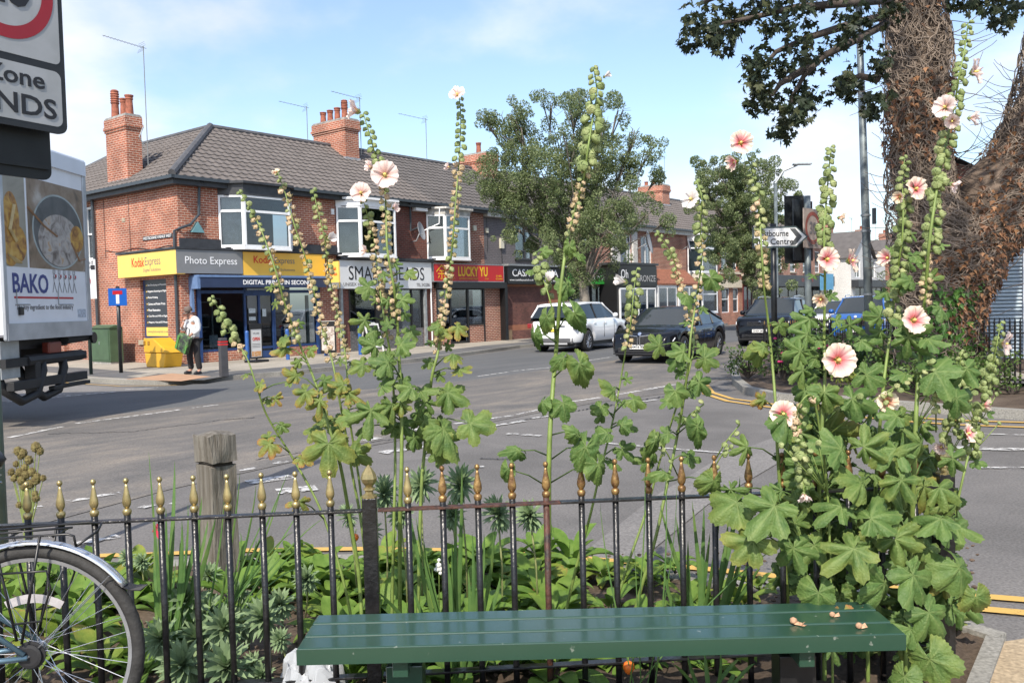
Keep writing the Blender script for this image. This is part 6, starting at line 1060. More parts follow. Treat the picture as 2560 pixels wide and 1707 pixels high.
b=MB(); a=radians(36); p=V((.38*cos(a),0,hz+.38*sin(a))); b.add([p+V((-.03,-.02,.005)),p+V((-.03,.02,.005)),p+V((.02,.022,-.018)),p+V((.055,.018,-.02)),p+V((.075,0,-.012)),p+V((.055,-.018,-.025)),p+V((.02,-.022,-.022))],[(0,1,2,3,4,5,6)]); o=b.build('mud_flap',plast,bike); sd=o.modifiers.new('s','SOLIDIFY'); sd.thickness=.004
b=MB(); b.tube([(0,-.045,hz),(.37*cos(radians(44)),-.03,hz+.37*sin(radians(44)))],.002,5); b.tube([(0,.045,hz),(.37*cos(radians(44)),.03,hz+.37*sin(radians(44)))],.002,5); b.build('mudguard_stay',steel,bike)
zt2=hz+.40; b=MB()
b.tube([(-.28,-.055,zt2+.0),(.15,-.06,zt2+.012),(.17,-.06,zt2+.005),(.175,-.06,zt2-.03)],.0045,6); b.tube([(-.28,.055,zt2+.0),(.17,.06,zt2+.022),(.215,.055,zt2+.018),(.215,.02,zt2+.0),(.175,-.06,zt2-.03)],.0045,6); b.tube([(-.28,0,zt2+.0),(.14,0,zt2+.02)],.004,6)
for x in (-.2,-.05,.1): b.tube([(x,-.056,zt2+.004),(x,.056,zt2+.004)],.0035,5)
for sg in (-1,1): b.tube([(.06,sg*.06,zt2+.01),(-.015,sg*.062,hz+.05)],.005,6); b.tube([(-.09,sg*.06,zt2),(-.03,sg*.062,hz+.06)],.005,6); b.tube([(-.07,sg*.07,zt2-.11),(.09,sg*.09,zt2-.10),(.10,sg*.09,zt2-.16),(.06,sg*.08,zt2-.27),(-.03,sg*.07,zt2-.28)],.004,6)
b.build('rear_rack',black,bike,smooth=True)
b=MB(); BBp=V((-.43,0,hz-.06)); ST=V((-.56,0,hz+.42)); HT=V((-1.0,0,hz+.52)); HB=V((-.985,0,hz+.36))
for sg in (-1,1): b.tube([(0,sg*.058,hz),(-.2,sg*.045,hz-.02),BBp+V((0,sg*.02,0))],[.009,.011,.012],8); b.tube([(-.01,sg*.058,hz+.01),ST+V((.02,sg*.025,-.03))],.009,8)
b.tube([BBp,ST+V((-.03,0,.1))],.015,10); b.tube([BBp,HB],.017,10); b.tube([ST,HT-V((0,0,.03))],.014,10); b.tube([HB-V((-.01,0,.03)),HT+V((-.005,0,.03))],.018,10)
for sg in (-1,1): b.tube([HB+V((.01,sg*.04,-.03)),V((-1.03,sg*.05,hz))],.011,8)
b.build('frame',frm,bike,smooth=True)
sp=at(-25,1158,2.95)-Wc; sz=hz+sp.z; b=MB(); b.tube([ST,V((sp.x-.06,0,sz-.05))],.013,8); b.build('seat_post',steel,bike)
b=MB(); b.lathe([(.001,-.02),(.085,-.015),(.10,.01),(.085,.035),(.001,.045)],18,M=Matrix.Translation((sp.x-.055,0,sz))@Matrix.Diagonal((1.05,.9,1,1))); b.tube([(sp.x-.08,0,sz+.01),(sp.x-.25,0,sz+.02)],[.05,.022],10); o=b.build('saddle',plast,bike,smooth=True)
for sg in (-1,1): b=MB(); b.tube([(sp.x+.0+.018*cos(t),sg*.035+.018*sin(t),sz-.02-.004*t) for t in [k*.6 for k in range(26)]],.003,5); b.build('saddle_spring',steel,o)
b=MB(); b.tube([HT,HT+V((.02,0,.12)),HT+V((-.04,-.12,.14)),HT+V((.05,-.28,.12)),HT+V((.16,-.29,.11))],.011,8); b.tube([HT+V((.02,0,.12)),HT+V((-.04,.12,.14)),HT+V((.05,.28,.12)),HT+V((.16,.29,.11))],.011,8); b.build('handlebar',steel,bike,smooth=True)
b=MB(); b.lathe([(.085,.045),(.09,.045),(.09,.05),(.085,.05)],30,M=Matrix.Translation(BBp)@MX); b.tube([BBp+V((0,-.06,0)),BBp+V((.1,-.07,-.13))],.01,6); b.build('crankset',steel,bike); b=MB(); b.box(BBp.x+.06,BBp.x+.14,-.17,-.08,BBp.z-.145,BBp.z-.125); b.build('pedal',plast,bike)
# ================= WOODEN POST =================
woodm=mat('weathered_wood',(.23,.21,.18),.95,.5,6,.9,26,col2=(.10,.085,.065))
mpw=woodm.node_tree.nodes.new('ShaderNodeMapping'); mpw.inputs['Scale'].default_value=(6,6,.5)
for l_ in list(woodm.node_tree.links):
    if l_.from_node.type=='TEX_COORD': woodm.node_tree.links.new(l_.from_socket,mpw.inputs[0]); woodm.node_tree.links.new(mpw.outputs[0],l_.to_socket)
P=at(545,1300,5.0); ztw=at(545,1084,5.0).z; wpst=thing('wooden_post','weathered square wooden post with a grooved neck standing in the flower bed','post',(P.x,P.y,.1),radians(52))
from mathutils import noise as NZ
def rough(b,amp,f=9): b.v=[tuple(V(p)+NZ.noise_vector(V((p[0]*f,p[1]*f,p[2]*f*.6)))*amp) for p in b.v]
def gridbox(b,h0,z0,z1,n=6,nz=10,top=.012):
    for ax in range(4):
        M=Matrix.Rotation(ax*pi/2,4,'Z'); vs=[]
        for j in range(nz+1):
            for i in range(n+1): vs.append(M@V((-h0+2*h0*i/n,-h0,z0+(z1-z0)*j/nz)))
        b.add(vs,[(j*(n+1)+i,j*(n+1)+i+1,(j+1)*(n+1)+i+1,(j+1)*(n+1)+i) for j in range(nz) for i in range(n)])
    vs=[V((-h0+2*h0*i/n,-h0+2*h0*j/n,z1+top*sin(pi*i/n)*sin(pi*j/n))) for j in range(n+1) for i in range(n+1)]; b.add(vs,[(j*(n+1)+i,j*(n+1)+i+1,(j+1)*(n+1)+i+1,(j+1)*(n+1)+i) for j in range(n) for i in range(n)])
zg=ztw-.1; b=MB(); gridbox(b,.078,-.2,zg-.175); rough(b,.012); b.build('shaft',woodm,wpst); b=MB(); gridbox(b,.066,zg-.18,zg-.15,6,2); b.build('neck',mat('dark_groove',(.04,.03,.022),.95,.2),wpst); b=MB(); gridbox(b,.085,zg-.155,zg,8,6,.022); b.add([V((x,y,zg-.155)) for x,y in ((-.085,-.085),(.085,-.085),(.085,.085),(-.085,.085))],[(3,2,1,0)]); rough(b,.016,11); b.build('head',woodm,wpst)
# ================= HOLLYHOCKS =================
def leaf_shader(name,g1,g2,yl,trans=.22,vein=(.36,.42,.16),bmp=.5):
    m=D.materials.new(name); m.use_nodes=True; nt=m.node_tree; N=nt.nodes; L=nt.links; bb=N['Principled BSDF']; bb.inputs['Roughness'].default_value=.55; bb.inputs['Specular IOR Level'].default_value=.3
    at_=N.new('ShaderNodeAttribute'); at_.attribute_name='lf'; s=N.new('ShaderNodeSeparateColor'); L.new(at_.outputs['Color'],s.inputs[0]); tc=N.new('ShaderNodeTexCoord')
    n=N.new('ShaderNodeTexNoise'); n.inputs['Scale'].default_value=18; n.inputs['Detail'].default_value=5; L.new(tc.outputs['Object'],n.inputs['Vector'])
    r_=N.new('ShaderNodeValToRGB'); e=r_.color_ramp.elements; e[0].position=.3; e[0].color=(*g1,1); e[1].position=.7; e[1].color=(*g2,1); L.new(n.outputs[0],r_.inputs[0])
    mx=N.new('ShaderNodeMix'); mx.data_type='RGBA'; mx.inputs[7].default_value=(*vein,1); L.new(r_.outputs[0],mx.inputs[6]); mm=N.new('ShaderNodeMath'); mm.operation='MULTIPLY'; mm.inputs[1].default_value=.28; L.new(s.outputs[1],mm.inputs[0]); L.new(mm.outputs[0],mx.inputs[0])
    # yellow/brown: factor = clamp(blue*(.3+radial^2*1.6)+noise)
    p2=N.new('ShaderNodeMath'); p2.operation='POWER'; p2.inputs[1].default_value=3; L.new(s.outputs[0],p2.inputs[0]); ma=N.new('ShaderNodeMath'); ma.operation='MULTIPLY_ADD'; ma.inputs[1].default_value=1.2; ma.inputs[2].default_value=.25; L.new(p2.outputs[0],ma.inputs[0])
    mb=N.new('ShaderNodeMath'); mb.operation='MULTIPLY'; L.new(ma.outputs[0],mb.inputs[0]); L.new(s.outputs[2],mb.inputs[1]); mc=N.new('ShaderNodeMath'); mc.operation='MULTIPLY'; mc.use_clamp=True; L.new(mb.outputs[0],mc.inputs[0]); mr=N.new('ShaderNodeMapRange'); mr.inputs[1].default_value=.3; mr.inputs[2].default_value=.7; mr.inputs[3].default_value=.5; mr.inputs[4].default_value=1.5; L.new(n.outputs[0],mr.inputs[0]); L.new(mr.outputs[0],mc.inputs[1])
    ry=N.new('ShaderNodeValToRGB'); e=ry.color_ramp.elements; e[0].position=.0; e[0].color=(*yl,1); e[1].position=1; e[1].color=(.30,.15,.05,1); L.new(mc.outputs[0],ry.inputs[0])
    my=N.new('ShaderNodeMix'); my.data_type='RGBA'; L.new(mc.outputs[0],my.inputs[0]); L.new(mx.outputs[2],my.inputs[6]); L.new(ry.outputs[0],my.inputs[7]); L.new(my.outputs[2],bb.inputs['Base Color'])
    vn=N.new('ShaderNodeTexVoronoi'); vn.feature='DISTANCE_TO_EDGE'; vn.inputs['Scale'].default_value=70; L.new(tc.outputs['Object'],vn.inputs['Vector']); cl=N.new('ShaderNodeMath'); cl.operation='MINIMUM'; cl.inputs[1].default_value=.25; L.new(vn.outputs[0],cl.inputs[0])
    bp=N.new('ShaderNodeBump'); bp.inputs['Strength'].default_value=bmp; bp.inputs['Distance'].default_value=.008; L.new(cl.outputs[0],bp.inputs['Height']); L.new(bp.outputs[0],bb.inputs['Normal'])
    ts=N.new('ShaderNodeBsdfTranslucent'); L.new(my.outputs[2],ts.inputs[0]); ms=N.new('ShaderNodeMixShader'); ms.inputs[0].default_value=trans; L.new(bb.outputs[0],ms.inputs[1]); L.new(ts.outputs[0],ms.inputs[2]); L.new(ms.outputs[0],N['Material Output'].inputs[0]); MATS[name]=m; return m
hleaf=leaf_shader('hollyhock_leaf',(.056,.120,.030),(.120,.200,.052),(.40,.36,.06))
gleaf=leaf_shader('groundcover_leaf',(.09,.18,.025),(.17,.28,.05),(.40,.38,.05),.28,(.25,.35,.10),.25)
stemm=mat('hollyhock_stem',(.18,.25,.06),.5,.25,14,trans=.08); budm=leafmat('bud_green',(.19,.25,.09),(.27,.33,.13),(.42,.43,.21),.15,.6); podm=leafmat('seed_pod',(.26,.25,.10),(.46,.36,.21),(.60,.44,.30),.12,.7)
petm={}
def petal_mat(name,c0,c1,c2,c3):
    m=D.materials.new(name); m.use_nodes=True; nt=m.node_tree; N=nt.nodes; L=nt.links; bb=N['Principled BSDF']; bb.inputs['Roughness'].default_value=.6; bb.inputs['Specular IOR Level'].default_value=.2
    at_=N.new('ShaderNodeAttribute'); at_.attribute_name='lf'; s=N.new('ShaderNodeSeparateColor'); L.new(at_.outputs['Color'],s.inputs[0])
    # streaks run along the petal: noise that varies with angle only
    cb=N.new('ShaderNodeCombineXYZ'); a=N.new('ShaderNodeMath'); a.operation='MULTIPLY'; a.inputs[1].default_value=42; L.new(s.outputs[1],a.inputs[0]); L.new(a.outputs[0],cb.inputs[0]); n=N.new('ShaderNodeTexNoise'); n.inputs['Scale'].default_value=1; n.inputs['Detail'].default_value=4; L.new(cb.outputs[0],n.inputs['Vector'])
    b2=N.new('ShaderNodeMath'); b2.operation='SUBTRACT'; b2.inputs[1].default_value=.5; L.new(n.outputs[0],b2.inputs[0]); c2_=N.new('ShaderNodeMath'); c2_.operation='MULTIPLY_ADD'; c2_.inputs[1].default_value=.38; L.new(b2.outputs[0],c2_.inputs[0]); L.new(s.outputs[0],c2_.inputs[2])
    r_=N.new('ShaderNodeValToRGB'); e=r_.color_ramp.elements; e[0].position=.10; e[0].color=(*c0,1); e[1].position=.78; e[1].color=(*c3,1)
    k=e.new(.26); k.color=(*c1,1); k=e.new(.52); k.color=(*c2,1); L.new(c2_.outputs[0],r_.inputs[0]); L.new(r_.outputs[0],bb.inputs['Base Color'])
    ts=N.new('ShaderNodeBsdfTranslucent'); L.new(r_.outputs[0],ts.inputs[0]); ms=N.new('ShaderNodeMixShader'); ms.inputs[0].default_value=.3; L.new(bb.outputs[0],ms.inputs[1]); L.new(ts.outputs[0],ms.inputs[2]); L.new(ms.outputs[0],N['Material Output'].inputs[0]); MATS[name]=m; return m
petm['pink']=petal_mat('petal_pink_cream',(.52,.50,.12),(.72,.17,.19),(.82,.42,.42),(.86,.72,.60)); petm['pale']=petal_mat('petal_pale_pink',(.62,.58,.25),(.72,.42,.38),(.82,.62,.57),(.86,.72,.67)); petm['white']=petal_mat('petal_white_pink',(.65,.62,.45),(.78,.66,.62),(.84,.78,.75),(.86,.82,.80)); petm['peach']=petal_mat('petal_peach',(.55,.50,.15),(.62,.25,.16),(.80,.55,.40),(.86,.74,.56))
stam=mat('stamen_yellow',(.75,.62,.18),.6,.1)
def add_leaf(b,P,dirv,nrm,size,depth=.5,curl=.3,yel_=0.0,rs=None,petiole=None,fold=.5,b2=None,nar=1.0):
    d=dirv.normalized(); n=(nrm-d*nrm.dot(d)).normalized(); x=d.cross(n); A=60; K=6; lobes=[(l_+rs.uniform(-7,7),v_) for l_,v_ in ((0,1.0),(57,.88),(-57,.88),(116,.64),(-116,.64),(152,.45),(-152,.45))]; jit=[rs.uniform(.8,1.12) for _ in lobes]; base=.86-.60*depth; ph=rs.uniform(0,6); bx=rs.uniform(-.5,.9); by=rs.uniform(-.3,.9); tw=rs.uniform(-.5,.5); o=len(b.v); vs=[];cs=[]
    vs.append(P); cs.append((0,1,yel_))
    for i in range(A+1):
        phi=-160+320*i/A; best=0; bd=99
        for (lp,ll),j in zip(lobes,jit):
            dd=abs(phi-lp); w_=(28 if abs(lp)<130 else 20)-(6 if depth>.8 else 0); v=base*.9+(ll*j-base*.9)*max(0,cos(min(90,dd/w_*90*.98)*pi/180))**.62 if dd<w_ else base*.9
            if v>best: best=v
            bd=min(bd,dd)
        rr=best*size*(1+.035*(1 if i%2 else -1)); pr=radians(phi)
        for k in range(1,K+1):
            f=k/K; r_=rr*f; ve=max(0,1-(radians(bd)*f)/.055) if bd<34 else 0
            side=max(0,1-abs(((f*7+bd*.09)%1)-.5)/.16)*.45*(1 if bd>3 else 0)
            rx=r_*sin(pr)/size; ry=r_*cos(pr)/size; z=-curl*size*f*f*(.5+.5*cos(pr+ph))-fold*size*.17*f*(min(bd,29)/29)**1.2-size*.45*(bx*rx*rx+by*ry*ry*(1 if ry>0 else .3)+tw*rx*ry)+size*.022*sin(f*11+bd*.25+ph)+size*.045*sin(i*.6+ph*2)*f*f+size*.02*sin(i*1.9+ph)*f
            vs.append(P+d*(r_*cos(pr))+x*(r_*sin(pr)*nar)+n*(z+(size*.10*sin(f*8+i*.75+ph)*f if nar<.9 else 0)-(size*.55*max(0,ry)**2 if nar<.9 else 0))); cs.append((f,min(1,ve+side),yel_))
    fs=[]
    for i in range(A):
        a=o+1+i*K; c=a+K; fs.append((o,a,c)); fs+=[(a+k,a+k+1,c+k+1,c+k) for k in range(K-1)]
    b.v+=[tuple(v) for v in vs]; b.c+=cs; b.f+=fs; b.mi+=[0]*len(fs)
    if petiole is not None:
        mid=petiole.lerp(P,.5)+V((0,0,.02*size/.1)); (b2 or b).tube([petiole,mid,P],[.0035,.0028,.0022],5,col=(.5,.3,yel_*.5) if b2 is None else None)
def add_bud(b,P,ax,r_,pod,rs,tint):
    ax=ax.normalized(); q=ax.orthogonal().normalized(); w_=ax.cross(q); n=9; vs=[];cs=[]; o=len(b.v); h=r_*.68
    prof=[(.15,-.9),(.8,-.62),(1.05,-.05),(.82,.5),(.38,.78),(.05,.7)]
    for (a,z) in prof:
        for k in range(n): t=2*pi*k/n; rr=a*r_*(1+.10*cos(t*5)); vs.append(P+q*(rr*cos(t))+w_*(rr*sin(t))+ax*(z*h)); cs.append((min(1,max(0,tint+.12*cos(t*5)+(.25*(z>.4) if pod else -.12*(z<-.3)))),0,0))
    fs=[(o+j*n+k,o+j*n+(k+1)%n,o+(j+1)*n+(k+1)%n,o+(j+1)*n+k) for j in range(len(prof)-1) for k in range(n)]
    b.v+=[tuple(v) for v in vs]; b.c+=cs; b.f+=fs; b.mi+=[0]*len(fs)
    for k in range(5):   # sepal tips, closing over a bud, splayed and ragged on a pod
        t=2*pi*k/5+rs.random()*.4; o=len(b.v); e=q*cos(t)+w_*sin(t); s_=q*-sin(t)+w_*cos(t)
        if pod: tip=P+e*r_*rs.uniform(.2,1.2)+ax*h*rs.uniform(1.1,1.9); base=P+e*r_*.75+ax*h*.35
        else: tip=P+e*r_*.15+ax*h*1.35; base=P+e*r_*.98+ax*h*.15
        b.v+=[tuple(base-s_*r_*.45),tuple(base+s_*r_*.45),tuple(tip)]; cc=min(1,tint+(.35 if pod else .2)); b.c+=[(tint,0,0),(tint,0,0),(cc,0,0)]; b.f.append((o,o+1,o+2)); b.mi.append(0)
def add_flower(par,P,face,diam,kind,rs,openv=.75,name='flower'):
    ax=face.normalized(); q=ax.orthogonal().normalized(); t0=rs.uniform(0,6); q=(Matrix.Rotation(t0,3,ax)@q); w_=ax.cross(q); R_=diam/2; b=MB()
    for pt in range(5):
        c0=2*pi*pt/5; A=14; K=8; vs=[];cs=[]; off=.0015*pt; ph=rs.uniform(0,6)
        for i in range(A+1):
            u_=(i/A-.5)*2; 
            for k in range(K+1):
                f=k/K; ang=c0+u_*radians(47)*(.55+.45*f**.5); edge=1-.10*abs(u_)**3-.03*cos(u_*14+ph); r_=R_*f*edge*(.25+.75*openv); ruf=.075*R_*f**3*sin(u_*11+ph)+.04*R_*f**3*sin(u_*23+ph*2)
                z=R_*(1.15-openv)*1.5*f**.75-R_*.12*f**4*openv+ruf+off*(1 if u_>0 else -1)*1.0+.08*R_*u_*u_*f
                vs.append(P+q*(r_*cos(ang))+w_*(r_*sin(ang))+ax*(z-R_*.25)); cs.append((f*edge,(pt+u_*.5+.5)/5.0,0))
        o=len(b.v); b.v+=[tuple(v) for v in vs]; b.c+=cs; fs=[(o+i*(K+1)+k,o+i*(K+1)+k+1,o+(i+1)*(K+1)+k+1,o+(i+1)*(K+1)+k) for i in range(A) for k in range(K)]; b.f+=fs; b.mi+=[0]*len(fs)
    o=b.build(name,petm[kind],par,smooth=True); c=MB(); c.tube([P-ax*R_*.2,P+ax*R_*.12,P+ax*R_*.24],[R_*.05,R_*.10,R_*.03],8); c.build('stamen',stam,o,smooth=True)
    g=MB(); 
    for k in range(6): t=2*pi*k/6; e=q*cos(t)+w_*sin(t); s_=q*-sin(t)+w_*cos(t); o2=len(g.v); g.v+=[tuple(P-ax*R_*.42),tuple(P+e*R_*.2-s_*R_*.11-ax*R_*.22),tuple(P+e*R_*.42+ax*(R_*(.9-openv)*.5-R_*.1)),tuple(P+e*R_*.2+s_*R_*.11-ax*R_*.22)]; g.c+=[(.4,0,0)]*4; g.f.append((o2,o2+1,o2+2,o2+3)); g.mi.append(0)
    g.build('calyx',budm,o); return o
FR=V((0,-1,.12)); LF=V((-1,-.35,.1)); RT=V((1,-.35,.1)); DN=V((.1,-.4,-1)); UPF=V((0,-.6,.8))
HY=[ # label, pts(px), Y, stem radius, buds(y0,y1), pods(y0,y1), small leaves (y0,y1,n,yellow), flowers
('short yellow-footed hollyhock leaning left in front of the photo shop door',[(528,742),(545,770),(575,830),(615,890),(640,960),(668,1040),(735,1150),(800,1270),(850,1420),(880,1560)],3.75,.006,(742,850),(850,905),(930,1180,5,.75),[]),
('hollyhock leaning across the corner bay window, thick with pods and browning leaves',[(598,478),(625,520),(655,580),(690,680),(712,760),(745,850),(790,960),(820,1060),(850,1160),(872,1280),(895,1420),(905,1560)],3.7,.0085,(478,545),(545,860),(700,1150,11,.6),[]),
('slim hollyhock with a pink tip in front of the bay window right edge',[(693,428),(712,480),(735,560),(765,650),(785,730),(805,820),(830,900),(845,980),(860,1060),(880,1180),(905,1320),(930,1560)],3.9,.0065,(428,470),(470,900),(900,1150,5,.5),[(690,430,22,V((-.3,-.6,.8)),'peach')]),
('hollyhock with one white open bloom beside the hanging sign',[(783,474),(795,530),(812,600),(822,680),(838,760),(858,850),(868,940),(872,1030),(885,1120),(905,1260),(930,1560)],4.0,.006,(474,520),(520,900),(900,1100,4,.6),[(820,596,42,V((.7,-.7,.1)),'white')]),
('tall hollyhock with large face-on pale pink bloom in front of the salon roof',[(908,283),(925,340),(942,400),(958,440),(965,520),(968,620),(985,720),(992,790),(998,900),(1003,1000),(1004,1150),(1000,1300),(1000,1560)],3.6,.0085,(283,420),(460,800),(640,1130,15,.12),[(890,278,58,V((-.9,-.3,.25)),'pale'),(962,437,72,V((.1,-1,.1)),'pale'),(926,418,34,V((-.6,-.5,.3)),'pale'),(985,520,30,V((.9,-.5,.1)),'pale')]),
('slim hollyhock topped by a round pale pink bloom at the salon window',[(905,492),(925,560),(938,620),(945,690),(955,760),(966,830),(978,900),(985,1000),(988,1150),(985,1300),(980,1560)],3.65,.0065,(500,560),(560,850),(700,1080,9,.2),[(902,482,54,V((-.1,-1,.25)),'pale'),(915,628,34,V((-.8,-.5,.2)),'pale')]),
('hollyhock topped by a pink bloom against the sky left of the big street tree',[(1148,240),(1152,300),(1148,400),(1142,470),(1135,560),(1128,640),(1118,720),(1105,800),(1095,880),(1080,940),(1072,1020),(1062,1120),(1052,1250),(1045,1560)],3.7,.0075,(250,400),(400,880),(800,1150,11,.25),[(1143,236,44,V((-.3,-.8,.6)),'pale'),(1122,418,26,V((-.8,-.4,.3)),'pale')]),
('very tall bare-stemmed hollyhock in front of the big street tree with curled leaves',[(1484,168),(1492,230),(1483,290),(1470,370),(1462,430),(1445,500),(1425,570),(1412,640),(1402,720),(1396,800),(1390,880),(1383,960),(1376,1060),(1372,1180),(1372,1400),(1372,1600)],3.55,.0105,(168,420),(420,590),(0,0,0,0),[(1512,192,26,V((.9,-.4,.4)),'white')]),
('short hollyhock side shoot with a closed pink bud left of the white SUV',[(1340,628),(1352,680),(1372,740),(1385,800),(1390,880)],3.6,.0045,(625,740),(0,0),(0,0,0,0),[(1372,702,40,V((.1,-.7,.8)),'white')]),
('slender hollyhock with half-open white bloom in front of the black saloon',[(1592,672),(1584,730),(1578,800),(1565,870),(1550,960),(1530,1060),(1500,1180),(1475,1290),(1440,1420),(1400,1600)],3.7,.0065,(672,790),(790,880),(930,1180,8,.05),[(1562,705,46,V((-.9,-.4,.25)),'white')]),
('hollyhock with a large white bloom at the top between the two street trees',[(1742,452),(1755,500),(1750,560),(1755,640),(1742,740),(1728,830),(1722,900),(1712,980),(1695,1080),(1670,1200),(1640,1340),(1600,1480),(1570,1600)],3.65,.0075,(452,600),(600,800),(760,1180,9,.05),[(1727,497,54,V((-.7,-.7,.2)),'white')]),
('hollyhock spike with yellowish pods just left of the white-bloomed one',[(1642,580),(1680,640),(1700,710),(1722,780),(1735,850),(1722,930),(1690,1020),(1650,1150),(1615,1280),(1560,1440),(1520,1600)],3.8,.006,(580,650),(650,860),(900,1180,8,.1),[]),
('hollyhock headed by a deep pink bloom in front of the direction sign',[(1862,372),(1880,430),(1892,490),(1900,560),(1905,640),(1910,720),(1920,800),(1930,900),(1938,1000),(1945,1150),(1960,1350),(1975,1600)],3.45,.007,(400,500),(500,720),(780,900,2,.2),[(1852,357,62,V((.05,-1,.1)),'pink'),(1838,405,50,V((-.95,-.3,-.3)),'pink')]),
('hollyhock left of the lamp post carrying several big pink blooms',[(2078,366),(2072,430),(2066,500),(2060,580),(2062,660),(2062,750),(2060,850),(2062,950),(2055,1060),(2048,1200),(2050,1380),(2060,1600)],3.4,.009,(366,620),(0,0),(640,1000,9,.0),[(2068,648,64,V((.25,-1,.05)),'pink'),(2128,652,62,V((.85,-.6,.15)),'pink'),(2052,748,40,V((-.5,-.6,-.5)),'peach'),(2096,900,90,V((.05,-1,.1)),'pink'),(2100,545,34,V((.9,-.4,-.2)),'peach'),(1958,1035,72,V((-.1,-1,.25)),'pink')]),
('hollyhock with deep pink bloom in front of the left edge of the ivy trunk',[(2262,392),(2256,450),(2258,520),(2255,600),(2242,690),(2232,780),(2222,860),(2210,950),(2200,1060),(2190,1200),(2180,1380),(2170,1600)],3.4,.008,(392,800),(0,0),(560,1000,9,.0),[(2290,472,62,V((.25,-1,.15)),'pink'),(2250,492,38,V((-.7,-.5,-.2)),'peach'),(2220,645,54,V((-.9,-.4,.1)),'pink'),(2218,1004,56,V((-.1,-1,.1)),'peach')]),
('tallest hollyhock on the right reaching above the ivy tree fork',[(2420,58),(2412,120),(2398,190),(2388,250),(2372,330),(2352,420),(2335,520),(2322,620),(2315,720),(2305,820),(2298,920),(2290,1040),(2285,1200),(2275,1400),(2265,1600)],3.3,.009,(58,640),(640,760),(540,1050,10,.0),[(2438,180,66,V((.7,-.65,.1)),'pale'),(2362,268,60,V((-.7,-.6,.2)),'pale'),(2380,303,38,V((-.3,-.7,-.4)),'pale'),(2428,296,44,V((.95,-.3,-.1)),'pale'),(2382,462,40,V((.7,-.4,-.5)),'pale'),(2285,800,74,V((.15,-1,.2)),'pink')]),
('outermost right hollyhock with a pale pink bloom beside the forecourt railings',[(2502,806),(2492,860),(2480,920),(2462,980),(2440,1060),(2420,1140),(2395,1250),(2370,1380),(2350,1600)],3.5,.006,(806,1150),(0,0),(1000,1200,3,.0),[(2512,858,62,V((.7,-.6,-.1)),'pale'),(2462,1012,36,V((.9,-.3,0)),'pink'),(2420,1083,52,V((.6,-.7,.3)),'pink'),(2354,1116,42,V((-.6,-.5,-.3)),'pale')]),
('short branching hollyhock spike packed with round buds left of the outermost stem',[(2402,878),(2396,960),(2380,1040),(2360,1120),(2345,1250),(2330,1400),(2320,1600)],3.55,.006,(878,1120),(0,0),(1120,1300,3,.0),[]),
('drooping hollyhock spike with a closed pink bloom at its hanging tip',[(2010,1228),(2006,1180),(1998,1120),(1990,1060),(2000,1010),(2030,990),(2050,1080),(2070,1250),(2080,1600)],3.12,.0045,(1090,1215),(1000,1090),(0,0,0,0),[(2010,1238,44,V((0,-.5,-1)),'pale')]),
]
plants=[]
